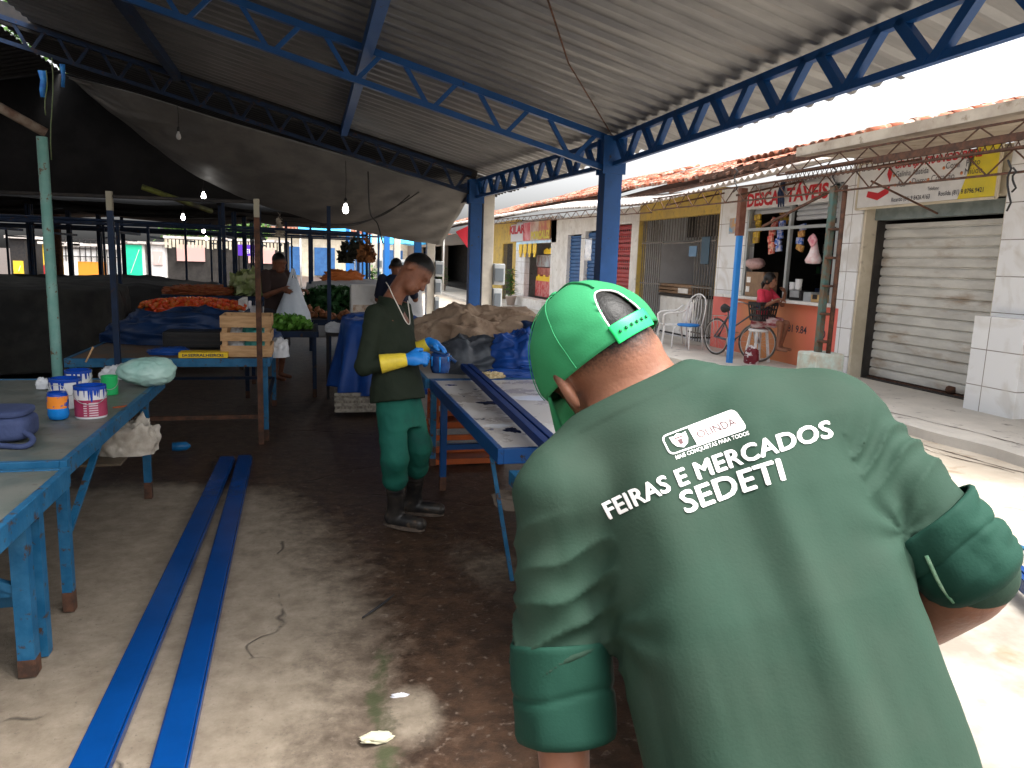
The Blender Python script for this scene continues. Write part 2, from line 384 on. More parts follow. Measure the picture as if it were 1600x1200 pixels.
def ground_mat():
    m = bpy.data.materials.new('market floor'); m.use_nodes = True; nt = m.node_tree; N = nt.nodes; L = nt.links
    b = N['Principled BSDF']; tc = N.new('ShaderNodeTexCoord')
    def noise(sc, det=8, ro=.6):
        n = N.new('ShaderNodeTexNoise'); n.inputs['Scale'].default_value = sc; n.inputs['Detail'].default_value = det
        n.inputs['Roughness'].default_value = ro; L.new(tc.outputs['Object'], n.inputs['Vector']); return n.outputs['Fac']
    def rng(x, a, b_, c=0., d=1.):
        r = N.new('ShaderNodeMapRange'); r.inputs[1].default_value = a; r.inputs[2].default_value = b_
        r.inputs[3].default_value = c; r.inputs[4].default_value = d; L.new(x, r.inputs[0]); return r.outputs[0]
    def mix(f, a, c):
        x = N.new('ShaderNodeMix'); x.data_type = 'RGBA'; L.new(f, x.inputs[0])
        for i, q in ((6, a), (7, c)):
            if isinstance(q, tuple): x.inputs[i].default_value = q+(1,)
            else: L.new(q, x.inputs[i])
        return x.outputs[2]
    def mth(op, a, c):
        x = N.new('ShaderNodeMath'); x.operation = op
        for i, q in ((0, a), (1, c)):
            if isinstance(q, (int, float)): x.inputs[i].default_value = q
            else: L.new(q, x.inputs[i])
        return x.outputs[0]
    at_ = N.new('ShaderNodeAttribute'); at_.attribute_name = 'dirt'
    n1 = noise(1.6); n2 = noise(9, 10, .7); n3 = noise(60, 4)
    dirt = mth('ADD', at_.outputs['Fac'], mth('MULTIPLY', mth('SUBTRACT', n1, .5), 1.0))
    dirt = mth('ADD', dirt, mth('MULTIPLY', mth('SUBTRACT', n2, .5), .7))
    dirt = rng(dirt, .15, .85)
    dry = mix(rng(n2, .35, .65), (.235, .195, .148), (.15, .118, .085))
    dry = mix(rng(n3, .62, .8), dry, (.06, .05, .04))
    wet = mix(rng(n2, .38, .6), (.062, .033, .019), (.026, .014, .008))
    wet = mix(rng(noise(26, 6), .6, .68), wet, (.12, .09, .07))
    vo = N.new('ShaderNodeTexVoronoi'); vo.feature = 'DISTANCE_TO_EDGE'; vo.inputs['Scale'].default_value = .55
    wv = N.new('ShaderNodeVectorMath'); wv.operation = 'ADD'
    nn = N.new('ShaderNodeTexNoise'); nn.inputs['Scale'].default_value = 3; L.new(tc.outputs['Object'], nn.inputs['Vector'])
    sc_ = N.new('ShaderNodeVectorMath'); sc_.operation = 'SCALE'; sc_.inputs['Scale'].default_value = .35
    L.new(nn.outputs['Color'], sc_.inputs[0]); L.new(tc.outputs['Object'], wv.inputs[0]); L.new(sc_.outputs[0], wv.inputs[1])
    L.new(wv.outputs[0], vo.inputs['Vector'])
    crack = rng(vo.outputs['Distance'], 0, .006, 1, 0)
    crack = mth('MULTIPLY', crack, rng(noise(1.1), .52, .56))
    colr = mix(dirt, dry, wet); colr = mix(mth('MULTIPLY', crack, .8), colr, (.02, .014, .01))
    mo = N.new('ShaderNodeAttribute'); mo.attribute_name = 'moss'
    mf = rng(mth('ADD', mo.outputs['Fac'], mth('MULTIPLY', mth('SUBTRACT', n2, .5), 1.6)), .45, .8); colr = mix(mf, colr, (.05, .055, .024))
    L.new(colr, b.inputs['Base Color'])
    L.new(mth('ADD', rng(dirt, 0, 1, .85, .42), mth('MULTIPLY', n2, .15)), b.inputs['Roughness'])
    bp = N.new('ShaderNodeBump'); bp.inputs['Strength'].default_value = .5; bp.inputs['Distance'].default_value = .02
    hh = mth('ADD', mth('MULTIPLY', n2, .8), mth('MULTIPLY', n3, .25)); hh = mth('SUBTRACT', hh, crack)
    L.new(hh, bp.inputs['Height']); L.new(bp.outputs[0], b.inputs['Normal'])
    return m
def tile_mat(name, c1, c2, w_, h_, gr=(.25, .23, .21), rough=.2, dirtc=(.45, .42, .38)):
    m = bpy.data.materials.new(name); m.use_nodes = True; nt = m.node_tree; N = nt.nodes; L = nt.links
    b = N['Principled BSDF']; ge = N.new('ShaderNodeNewGeometry'); sp = N.new('ShaderNodeSeparateXYZ'); L.new(ge.outputs['Position'], sp.inputs[0])
    a = N.new('ShaderNodeMath'); L.new(sp.outputs[0], a.inputs[0]); L.new(sp.outputs[1], a.inputs[1])
    cb = N.new('ShaderNodeCombineXYZ'); L.new(a.outputs[0], cb.inputs[0]); L.new(sp.outputs[2], cb.inputs[1])
    br = N.new('ShaderNodeTexBrick'); br.offset = 0; br.inputs['Scale'].default_value = 1
    br.inputs['Brick Width'].default_value = w_; br.inputs['Row Height'].default_value = h_
    br.inputs['Mortar Size'].default_value = .006; br.inputs['Mortar Smooth'].default_value = .2
    br.inputs['Color1'].default_value = c1+(1,); br.inputs['Color2'].default_value = c2+(1,); br.inputs['Mortar'].default_value = gr+(1,)
    L.new(cb.outputs[0], br.inputs['Vector'])
    n = N.new('ShaderNodeTexNoise'); n.inputs['Scale'].default_value = 2.2; n.inputs['Detail'].default_value = 8; n.inputs['Distortion'].default_value = 1.5
    L.new(ge.outputs['Position'], n.inputs['Vector'])
    r = N.new('ShaderNodeMapRange'); r.inputs[1].default_value = .5; r.inputs[2].default_value = .7; r.inputs[4].default_value = .8; L.new(n.outputs['Fac'], r.inputs[0])
    x = N.new('ShaderNodeMix'); x.data_type = 'RGBA'; L.new(r.outputs[0], x.inputs[0]); L.new(br.outputs['Color'], x.inputs[6]); x.inputs[7].default_value = dirtc+(1,)
    L.new(x.outputs[2], b.inputs['Base Color']); b.inputs['Roughness'].default_value = rough
    return m
TILE = tile_mat('white marbled tile', (.8, .81, .82), (.76, .77, .79), .62, .42, dirtc=(.6, .58, .55))
TILEG = tile_mat('greyed jamb tile', (.42, .41, .38), (.38, .37, .34), .62, .42)
# ================================================================== ground
def wx(px, py): p = onz(px, py); return p[0], p[1]
xs = np.unique(np.concatenate([[-400, -120, -40, -15, -8], np.arange(-5, 3.9, .06), [4.5, 6, 9, 14, 30, 100, 400]]))
ys = np.unique(np.concatenate([[-300, -60, -15, -4, -1], np.arange(0, 9, .06), [9.5, 10, 12, 15, 20, 30, 50, 100, 500]]))
X, Y = np.meshgrid(xs, ys, indexing='ij')
bY = [2.0, 2.24, 3.08, 3.76, 4.81, 5.37, 5.7, 6.0]; bX = [.12, .11, .19, .17, -.03, -.44, -.9, -4]
xb = np.interp(Y, bY, bX)
left = np.clip((xb-X)/.36*.5+.5, 0, 1)*np.clip((5.75-Y)/.3, 0, 1)
left = np.where(Y < 2, np.clip((.12-X)/.28*.5+.5, 0, 1), left)
patch = np.clip(1-np.hypot((X-.36)/.12, (Y-2.5)/.2), 0, 1)*1.3+np.clip(1-np.hypot((X-.95)/.3, (Y-3.7)/.5), 0, 1)*.5
right = np.clip((X-2.2)/.5, 0, 1)
dirt = 1-np.clip(left+patch+right, 0, 1)*1.0
P3 = np.stack([X*1.5, Y*1.5, X*0], -1)
Z = .012*fbm(P3, 3)*((abs(X) < 5) & (Y > 0) & (Y < 9)) - .006
Z += -.03*np.exp(-((X-xb-.05)/.05)**2)*((Y > 0) & (Y < 4.5))*(.5+.5*vn(P3*2, 8))
V = np.stack([X, Y, Z], -1).reshape(-1, 3); a, b = X.shape
I = np.arange(a*b).reshape(a, b)
F = np.stack([I[:-1, :-1], I[1:, :-1], I[1:, 1:], I[:-1, 1:]], -1).reshape(-1, 4)
GM = ground_mat()
g = mesh_np('ground', V, F, GM, org=(0, 0, 0)); tag(g, kind='structure')
moss = np.clip(1-np.abs(X-xb-.10+.05*vn(P3*2, 5))/.07, 0, 1)*np.clip((3.4-Y)/.6, 0, 1)*(Y > 1.5)
ma = g.data.attributes.new('moss', 'FLOAT', 'POINT'); ma.data.foreach_set('value', moss.ravel().astype(np.float32))
da = g.data.attributes.new('dirt', 'FLOAT', 'POINT'); da.data.foreach_set('value', dirt.ravel().astype(np.float32))
STREET = mat('pale worn concrete street', (.52, .46, .38), (.40, .34, .27), 1.3, rough=.85, bump=.35, bscale=25, c3=(.27, .2, .14), s3=3.5, lo3=.56, hi3=.68, detail=9)
SIDEW = mat('grey cement sidewalk', (.44, .41, .37), (.54, .50, .45), 1.1, rough=.8, bump=.25, bscale=30, c3=(.2, .18, .17), s3=6, lo3=.6, hi3=.7, detail=9)
def slab(name, x0, x1, y0, y1, z0, z1, m_, seed, edge=.06, step=.25):
    yy = np.arange(y0, y1+.01, step); G = []
    e0 = edge*fbm(np.stack([yy*1.5, yy*0, yy*0], -1), seed)
    for xx, zz, wob in ((x0, z0, 1), (x0+.02, z1-.015, 1), (x0+.08, z1, 1), (x1, z1, 0)):
        G.append(np.stack([xx+e0*wob, yy, np.full_like(yy, zz)], -1))
    mb = MB(); mb.grid(np.array(G)[:, ::-1], False); o = mb.build(name, m_, org=(0, 0, 0)); tag(o, kind='structure'); return o
slab('street', 3.3, 6.3, -20, 80, -.01, .012, STREET, 1, .12)
slab('sidewalk', 6.05, 11, -20, 80, 0, .12, SIDEW, 2, .1)
# crack and broken edge along the kerb
mb = MB()
for q in range(3):
    yy = np.arange(3.6+q*.6, 8.6, .05); xx = 6.05-.28*q*.5-.1*(yy-6)+.09*fbm(np.stack([yy*2.2, yy*0, yy*0], -1), 11+q, 5)
    wd = .004+.01*np.abs(vn(np.stack([yy*4, yy*0, yy*0+q], -1), 4))
    if q == 0: xx = xx+.33; zz = np.full_like(yy, .1245)
    else: zz = np.full_like(yy, .0165)
    if q: xx -= .1
    mb.grid(np.array([np.stack([xx-wd, yy, zz], -1), np.stack([xx+wd, yy, zz], -1)]), False)
tag(mb.build('pavement_crack', mat('crack dirt', (.07, .05, .04), rough=.95), org=(0, 0, 0)), kind='structure')
# ================================================================== steel market shelter
shel = thing('market_shelter', 'blue steel shelter with galvanised corrugated roof and lattice trusses over the stalls', 'shelter', (3.1, 7.6, 0))
SL = .25
CM = (3.1, 7.6); CF = (2.7, 12.5); CN = (3.03, 2.2)
def truss(mb, p, q, depth, n, ch=.07, dg=.035, gap=.12, updir=(0, 0, 1)):
    p, q = np.array(p, float), np.array(q, float); dn = np.array([0, 0, -depth])
    mb.bar(p, q, ch); mb.bar(p+dn, q+dn, ch*.85)
    d = (q-p)/n
    for i in range(n):
        b_ = p+d*(i+.5)+dn
        mb.bar(p+d*(i+gap), b_-d*.04, dg, dg*1.2); mb.bar(p+d*(i+1-gap), b_+d*.04, dg, dg*1.2)
def ztop(x): return 2.975+SL*(3.1-x)
for nm, (cx, cy) in (('m', CM), ('f', CF), ('n', CN)):
    mb = MB(); mb.box(cx-.1, cx+.1, cy-.09, cy+.09, 0, 2.96)
    mb.box(cx-.16, cx+.16, cy-.15, cy+.15, .002, .02)
    for s_ in (-1, 1): mb.box(cx-.13, cx+.13, cy+s_*.095-.006, cy+s_*.095+.006, 2.6, 2.99)
    mb.build('column', BLUE, shel, bevel=.006)
for (a0, a1, n) in ((CN, CM, 8), (CM, CF, 8)):
    mb = MB(); truss(mb, (a0[0], a0[1]+.1, 2.99 if a0 is CN else 2.96), (a1[0], a1[1]-.1, 2.96), .255, n, .052, .052, .1); mb.build('eave_truss', BLUE, shel)
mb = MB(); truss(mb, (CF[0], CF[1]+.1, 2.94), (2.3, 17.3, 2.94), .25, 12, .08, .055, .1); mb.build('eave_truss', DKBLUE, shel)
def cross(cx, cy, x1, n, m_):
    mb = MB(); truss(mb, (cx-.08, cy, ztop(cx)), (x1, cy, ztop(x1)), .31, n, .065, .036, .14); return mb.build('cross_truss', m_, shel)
cross(3.1, 7.6, -4.4, 10, BLUE); cross(2.7, 12.5, -4.6, 13, DKBLUE); cross(3.03, 2.2, -4.4, 10, BLUE)  # far truss: same blue paint, its shade put into a darker colour
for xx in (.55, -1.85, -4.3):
    mb = MB(); mb.box(xx-.05, xx+.05, 2.05, 12.45, ztop(xx)-.09, ztop(xx)+.03); mb.build('purlin', BLUE if xx > 0 else DKBLUE, shel)  # left purlins: shade painted in with the darker blue
mb = MB(); mb.box(-4.6, 2.6, 12.42, 12.5, ztop(-.8)-.03, ztop(-.8)+.0)   # dark beam along the slope stands in for the shadow gap
mb = MB(); mb.bar((2.75, 12.62, ztop(2.7)+.08), (-4.6, 12.62, ztop(-4.6)+.08), .1, .3); mb.build('shadow_gap_beam', DARKI, shel)
def trap(y, pitch=.235, amp=.029):
    u = (y/pitch) % 1.0
    return amp*np.clip(np.minimum(np.minimum((u-.1)/.16, (.9-u)/.16), 1.0), 0, 1)
def sheet(y0, y1, x0, x1, zf, step=.6, seed=0, ragx=0.):
    pts = []
    k = math.floor(y0/.235)
    yy = []
    while k*.235 < y1:
        yy += [k*.235+.235*t for t in (0.0, .1, .26, .74, .9)]; k += 1
    yy = np.array([y for y in yy if y0 <= y <= y1])
    xx = np.arange(x0, x1+.001, (x1-x0)/max(1, round((x1-x0)/step)))
    G = np.empty((len(xx), len(yy), 3))
    rg = ragx*fbm(np.stack([np.floor(yy/1.05)*3.3, yy*0, yy*0], -1), 5, 1)
    for i, x in enumerate(xx):
        e = rg if i == len(xx)-1 else 0
        G[i, :, 0] = x+e; G[i, :, 1] = yy; G[i, :, 2] = zf(x)+trap(yy)+.012*fbm(np.stack([yy*.7, yy*0+x*.8, yy*0], -1), 9+seed)
    return G
mb = MB()
for i, (a0, a1) in enumerate(((1.5, 7.55), (7.5, 12.75))):
    G = sheet(a0, a1, -4.45 if i == 0 else -3.75, 3.62, lambda x, i=i: ztop(x)+.055+.01*i, .7, i, .12); mb.grid(G, False)
rs = mb.build('roof_sheet', GALV, shel)
so_ = rs.modifiers.new('thick', 'SOLIDIFY'); so_.thickness = .0015; so_.offset = 1
mb = MB()
G = sheet(1.5, 10.3, -10.5, -4.5, lambda x: ztop(-4.45)-.25*(-4.45-x)+.05, 1.0, 4); mb.grid(G, False)
mb.build('roof_sheet', GALV, shel)
mb = MB(); mb.grid(sheet(12.95, 17.4, -4.45, 3.62, lambda x: ztop(x)+.08, .9, 6, .1), False); mb.grid(sheet(12.4, 17.4, -10.5, -4.5, lambda x: ztop(-4.45)-.25*(-4.45-x)+.07, 1.2, 7), False); mb.build('roof_sheet', mat('darkened roof sheet', (.03, .03, .032), rough=.7), shel)  # bays added to keep sky light out, shade put into their colour
mb = MB(); mb.tube([(1.1, 4.1, 3.42), (2.0, 5.9, 3.22), (3.05, 7.5, 2.99)], .007, 6); mb.build('tie_rod', RUST, shel)
# ragged strips of blue film by the roof gap
def strip(pts, w_, m_, nm, lab, cat):
    mb = MB(); pts = [np.array(p) for p in pts]; G = []
    for i, p in enumerate(pts):
        ww = w_*(1-.6*i/len(pts)); G.append([p+np.array([-ww, .01*math.sin(i*2), 0]), p+np.array([ww, .012*math.cos(i*3), 0])])
    mb.grid(np.array(G)); o = mb.build(nm, m_); sm = o.modifiers.new('t', 'SOLIDIFY'); sm.thickness = .002; tag(o, lab, cat); return o
FILM = mat('torn blue film', (.03, .16, .55), (.05, .3, .7), 9, rough=.4)
strip([ony(65, 110, 12.4), ony(68, 125, 12.4), ony(66, 140, 12.4), ony(67, 152, 12.4)], .05, FILM, 'film_strip', 'torn blue plastic strip hanging left of the roof gap', 'plastic strip')
strip([ony(97, 100, 12.4), ony(99, 118, 12.4), ony(98, 136, 12.4)], .035, FILM, 'film_strip', 'small torn blue plastic strip at right end of the roof gap', 'plastic strip')
for i, (px, y0, y1) in enumerate(((81, 90, 250), (72, 110, 180))):
    mb = MB(); mb.tube([ony(px+2*math.sin(k), y0+(y1-y0)*k/6, 12.3) for k in range(7)], .008, 5)
    tag(mb.build('hanging_rope', mat('green rope', (.12, .2, .08), (.2, .22, .12), 20)), ('long' if i == 0 else 'short')+' green rope dangling from the truss at the roof gap', 'rope')
# ================================================================== grey tarpaulin slung from the far truss
top = [ony(x, y, 12.72) for x, y in ((104, 118), (220, 148), (330, 182), (440, 214), (550, 246), (640, 275), (738, 300))]
bot = [ony(x, y, Y_) for x, y, Y_ in ((112, 126, 12.9), (190, 190, 13.4), (290, 265, 14.2), (400, 318, 15), (520, 352, 15.6), (600, 370, 15.8), (690, 385, 15.6))]
def crv(pts, t):
    pts = np.array(pts); u = np.linspace(0, 1, len(pts)); return np.stack([np.interp(t, u, pts[:, k]) for k in range(3)], -1)
def catmull(pts, n):
    pts = np.array(pts, float); P = np.vstack([2*pts[0]-pts[1], pts, 2*pts[-1]-pts[-2]]); out = []
    m_ = len(pts)-1
    for q in np.linspace(0, m_-1e-6, n):
        i = int(q); t = q-i; p0, p1, p2, p3 = P[i:i+4]
        out.append(.5*((2*p1)+(-p0+p2)*t+(2*p0-5*p1+4*p2-p3)*t*t+(-p0+3*p1-3*p2+p3)*t**3))
    return np.array(out)
T = catmull(top, 90); Bt = catmull(bot, 90); G = []
for j in range(40):
    t = j/39
    P = T*(1-t)+Bt*t
    u = np.linspace(0, 1, 90)
    sag = math.sin(math.pi*t)*.16*np.sin(math.pi*np.clip(u*1.05, 0, 1))
    P[:, 2] -= sag; 
    fold = .03*ridge(np.stack([u*11+t*2.2, np.full(90, t*1.4), u*0], -1), 21)+.012*fbm(np.stack([u*30, np.full(90, t*8), u*0], -1), 4)
    P[:, 1] += fold*2*min(1, t*3); P[:, 2] += fold*min(1, t*3)
    G.append(P)
mb = MB(); mb.grid(np.array(G)); o = mb.build('tarpaulin', TARPG); tag(o, 'large grey tarpaulin sagging behind the far roof truss', 'tarpaulin')
sm = o.modifiers.new('t', 'SOLIDIFY'); sm.thickness = .004
# wires under the tarpaulin
wire = mat('black cable', (.015, .015, .016), rough=.5)
for i, (pts, lab) in enumerate((([(440, 345), (540, 350), (600, 335), (640, 305)], 'black cable looping from the bulb to the far truss'),
        ([(575, 268), (578, 330), (590, 350), (598, 380)], 'black cable dropping straight down the tarpaulin'),
        ([(500, 352), (560, 350), (620, 322), (655, 300)], 'lower slack black cable crossing the grey tarpaulin'))):
    mb = MB(); mb.tube(catmull([ony(x, y, 12.3+.0*x) for x, y in pts], 24), .012, 6); tag(mb.build('cable', wire), lab, 'cable')
# ================================================================== light bulbs
GLOW = mat('lit bulb glass', (1, 1, 1), emit=(1, .96, .9), estr=9); SOCK = mat('black socket', (.02, .02, .02), rough=.5)
OFFB = mat('unlit bulb glass', (.5, .5, .5), rough=.1)
def bulb(px, py, Y_, L_, lab, lit=True, s=1.0):
    p = ony(px, py, Y_); t = thing('light_bulb', lab, 'light bulb', p, 'bulbs hanging under the awnings')
    mb = MB(); mb.lathe(p, [(.001, -.06*s), (.025*s, -.05*s), (.036*s, -.02*s), (.03*s, .015*s), (.016*s, .045*s), (.014*s, .06*s)], 14); mb.build('glass', GLOW if lit else OFFB, t)
    mb = MB(); mb.lathe(p, [(.018*s, .06*s), (.02*s, .11*s), (.008*s, .13*s)], 10); mb.build('socket', SOCK, t)
    mb = MB(); mb.tube([p+np.array([0, 0, .12*s]), p+np.array([.01, 0, .12*s+L_*.5]), p+np.array([0, 0, .12*s+L_])], .005, 5); mb.build('cord', SOCK, t)
bulb(540, 326, 11.8, .55, 'lit bulb hanging on a cord in front of the grey tarpaulin', s=1.25)
bulb(318, 306, 14.5, .5, 'lit bulb hanging left of the tarpaulin edge', s=1.1)
bulb(286, 339, 17, .4, 'lit bulb above the green panel far inside', s=1.1)
bulb(318, 360, 19, .35, 'small lit bulb above the tomato stall', s=1.0)
bulb(322, 372, 24, .3, 'tiny lit bulb farthest inside the market', s=1.0)
bulb(279, 212, 12.2, .3, 'unlit bulb dangling under the far truss', lit=False, s=1.0)
# ================================================================== dark awnings over the inner stalls
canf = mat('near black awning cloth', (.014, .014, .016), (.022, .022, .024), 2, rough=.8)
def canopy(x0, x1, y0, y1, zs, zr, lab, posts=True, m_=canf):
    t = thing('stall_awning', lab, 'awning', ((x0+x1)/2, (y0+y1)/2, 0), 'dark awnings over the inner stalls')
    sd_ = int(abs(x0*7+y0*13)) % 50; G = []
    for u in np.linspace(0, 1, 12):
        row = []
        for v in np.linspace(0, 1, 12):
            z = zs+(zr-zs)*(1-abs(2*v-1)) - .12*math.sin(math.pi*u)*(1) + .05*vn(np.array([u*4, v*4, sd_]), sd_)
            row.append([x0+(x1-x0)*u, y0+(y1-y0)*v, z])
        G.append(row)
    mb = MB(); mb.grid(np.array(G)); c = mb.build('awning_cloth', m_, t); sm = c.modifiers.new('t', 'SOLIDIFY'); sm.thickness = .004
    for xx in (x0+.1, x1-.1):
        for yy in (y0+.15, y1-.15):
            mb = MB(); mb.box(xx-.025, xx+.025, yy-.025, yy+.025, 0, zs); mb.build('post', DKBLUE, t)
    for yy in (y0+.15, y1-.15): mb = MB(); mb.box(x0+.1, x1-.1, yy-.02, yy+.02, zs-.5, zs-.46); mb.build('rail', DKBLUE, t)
random.seed(4)
rowsY = [16.6, 19.4, 22.4, 25.4]
posn = {0: 'far left', 1: 'left', 2: 'middle', 3: 'right'}
rown = ['first row behind the far truss', 'second row behind the truss', 'third row of awnings', 'last row before the bright street']
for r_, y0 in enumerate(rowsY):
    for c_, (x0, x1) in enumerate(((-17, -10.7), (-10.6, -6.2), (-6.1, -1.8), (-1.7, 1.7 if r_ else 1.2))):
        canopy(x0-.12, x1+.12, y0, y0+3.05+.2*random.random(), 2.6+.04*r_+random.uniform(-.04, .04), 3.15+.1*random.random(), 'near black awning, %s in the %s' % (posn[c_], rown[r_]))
for k, (x0, x1, y0, y1) in enumerate(((-9.5, -4.3, 8.6, 12.6), (-15, -9.7, 8, 12.6), (-14, -4.6, 3.5, 8.2), (-14, -4.6, -2.5, 3.2), (-14, -4.6, -8.5, -2.8))):  # last two are out of view, added to block sky light
    canopy(x0, x1, y0, y1, 2.75, 3.4, ['dark awning beside the tall shelter, over the tarped stalls', 'dark awning at the far left edge of the market', 'dark awning left of the paint tables', 'unseen dark awning left of the camera, added to block sky light', 'unseen dark awning behind the camera on the left, added to block sky light'][k])
# black cloth added to shut out bright sky between shelter roof and inner awnings
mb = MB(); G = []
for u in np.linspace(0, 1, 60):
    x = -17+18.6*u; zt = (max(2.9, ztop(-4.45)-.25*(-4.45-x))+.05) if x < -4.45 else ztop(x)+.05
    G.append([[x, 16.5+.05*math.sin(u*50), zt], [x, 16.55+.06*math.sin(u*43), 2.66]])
mb.grid(np.array(G)); o = mb.build('blackout', canf); tag(o, 'black cloth valance added to shut out the sky in the gap below the far truss', 'blackout'); sm = o.modifiers.new('t', 'SOLIDIFY'); sm.thickness = .003
# ================================================================== far side of the market (seen between the posts)
def farstall(px0, px1, zt, lab, fn, m_, Y_=37.0, zb=0):
    x0 = ony(px0, 400, Y_)[0]; x1 = ony(px1, 400, Y_)[0]
    t = thing('market_kiosk', lab, 'kiosk', ((x0+x1)/2, Y_, 0), 'kiosks across the far side of the market')
    mb = MB(); mb.box(x0, x1, Y_, Y_+2.5, 0, zt); mb.build('wall', m_, t)
    mb = MB(); mb.box(x0-.15, x1+.15, Y_-.12, Y_+2.7, zt+.003, zt+.12); mb.build('roof', ASB, t)
    fn(t, x0, x1, Y_-.004); return t
YEL = mat('bright yellow paint', (.75, .5, .04), rough=.6); ORG_ = mat('orange paint', (.75, .28, .03), rough=.6)
GRN = mat('bright green panel', (.02, .55, .3), (.03, .6, .36), 3, rough=.5); PUR = mat('purple banner', (.1, .03, .4), rough=.5)
PINK = mat('pale pink paint', (.75, .45, .42), rough=.7); LBL = mat('light blue paint', (.08, .3, .75), rough=.6)
def f_grille(base):
    def fn(t, x0, x1, y):
        mb = MB(); mb.box(x0, x1, y-.02, y, .0, 1.05); mb.build('base_panel', base, t)
        mb = MB()
        for k in range(int((x1-x0)/.22)): xx = x0+.1+k*.22; mb.box(xx, xx+.035, y-.05, y-.025, 1.06, 2.05)
        for zz in (1.25, 1.6, 2.0): mb.box(x0, x1, y-.075, y-.052, zz, zz+.04)
        mb.build('grille', DARKI, t)
    return fn
def f_panel(col, z0, z1):
    def fn(t, x0, x1, y):
        mb = MB(); mb.box(x0+.1, x1-.1, y-.05, y, z0, z1); mb.build('panel', col, t)
        mb = MB(); mb.bar((x0+.3, y-.06, z0+.1), (x1-.2, y-.06, z1-.2), .03, .02); mb.build('stripe', WHITEP, t)
    return fn
farstall(16, 40, 1.95, 'yellow and brown kiosk front at the left end of the far side', f_panel(YEL, .45, 1.0), DARKI)
def f_redyel(t, x0, x1, y):
    mb = MB(); mb.box(x0, x1, y-.02, y, 0, .85); mb.build('base_panel', RED, t)
    mb = MB()
    for k in range(4): mb.box(x0+.55, x1-.1, y-.03, y-.02, 1.0+k*.13, 1.05+k*.13)
    mb.build('shelf_marks', DARKI, t)
farstall(67, 97, 1.75, 'yellow kiosk with a red base', f_redyel, YEL)
farstall(99, 121, 1.7, 'pale kiosk with dark upright grille', f_grille(WHITEP), WHITEP)
farstall(121, 166, 1.72, 'pale kiosk with grille above an orange base', f_grille(ORG_), WHITEP)
farstall(168, 190, 1.6, 'grey grilled kiosk left of the green panel', f_grille(GREY), WHITEP)
farstall(192, 226, 1.9, 'kiosk with bright green panel front', f_panel(GRN, .5, 1.85), WHITEP)
farstall(236, 258, 1.9, 'plain white kiosk right of the green panel', f_panel(PINK, 1.0, 1.6), WHITEP)
def f_brown(t, x0, x1, y):
    mb = MB(); rng_ = np.random.RandomState(3)
    n = int((x1-x0)/.16)
    for k in range(n): mb.box(x0+k*.16, x0+k*.16+.1, y-.62, y-.52, 1.85-.12*rng_.rand(), 2.16)
    mb.build('valance_fringe', CREAM, t)
    mb = MB(); mb.box(x0+.4, x0+1.6, y-.08, y-.01, 1.2, 1.95); mb.build('window', PINK, t)
farstall(262, 372, 2.2, 'brown stall front with fringed cream roof edge', f_brown, DARKR, 37.5)
farstall(374, 450, 2.2, 'brown stall front with fringed roof edge behind the shopper', f_brown, DARKR, 37.6)
x0 = ony(372, 400, 33)[0]; x1 = ony(406, 400, 33)[0]
bn = thing('banner', 'purple banner with white lettering deep inside the market', 'banner', ((x0+x1)/2, 33, 1.5))
mb = MB(); mb.box(x0, x1, 33, 33.03, 1.55, 2.0); mb.build('cloth', PUR, bn)
mb = MB(); writing(mb, 'PEIXES', ((x0+x1)/2+.1, 32.998, 1.65), (1, 0, 0), (0, 0, 1), .25, .004); mb.build('lettering', WHITEPL, bn)
# leafy tree glimpsed above the far roofs
def tree(c, h, r, lab, n=1500, seed=1, grp=None):
    t = thing('tree', lab, 'tree', c, grp); rs_ = np.random.RandomState(seed)
    mb = MB(); mb.tube([np.array(c)+np.array([0, 0, 0]), np.array(c)+np.array([.1, 0, h*.5]), np.array(c)+np.array([0, .1, h*.8])], [.2, .14, .06], 8)
    for k in range(5):
        an = k*1.3; mb.tube([np.array(c)+np.array([.1, 0, h*.5]), np.array(c)+np.array([r*.6*math.cos(an), r*.6*math.sin(an), h*.85])], [.09, .03], 6)
    mb.build('trunk', RUST, t)
    cen = np.array(c)+np.array([0, 0, h]); cl = rs_.normal(size=(26, 3)); cl = cl/np.linalg.norm(cl, axis=1)[:, None]*rs_.uniform(.3, 1, (26, 1))*np.array([r, r, r*.7])
    V = []; 
    p = cen+cl[rs_.randint(0, 26, n)]+rs_.normal(size=(n, 3))*r*.18
    a_ = rs_.normal(size=(n, 3)); a_ /= np.linalg.norm(a_, axis=1)[:, None]; b_ = np.cross(a_, rs_.normal(size=(n, 3))); b_ /= np.linalg.norm(b_, axis=1)[:, None]
    s_ = .12
    V = np.stack([p-a_*s_, p+b_*s_*.5, p+a_*s_, p-b_*s_*.5], 1).reshape(-1, 3); F = np.arange(4*n).reshape(-1, 4)
    mesh_np('crown', V, F, mat('tree leaves', (.05, .12, .02), (.1, .2, .04), 3, rough=.6), t, smooth=False)
for i, (px, lab) in enumerate(((388, 'leafy tree rising behind the far brown stall roof'), (300, 'leafy tree behind the far stalls, left of the purple banner'))):
    p = ony(px, 400, 43); tree((p[0], 43, 0), 2.9, 1.5, lab, seed=i+2)
p = ony(75, 100, 24); tree((p[0]-1, 27, 0), 8.2, 2.0, 'tall leafy tree seen through the roof gap', seed=7)
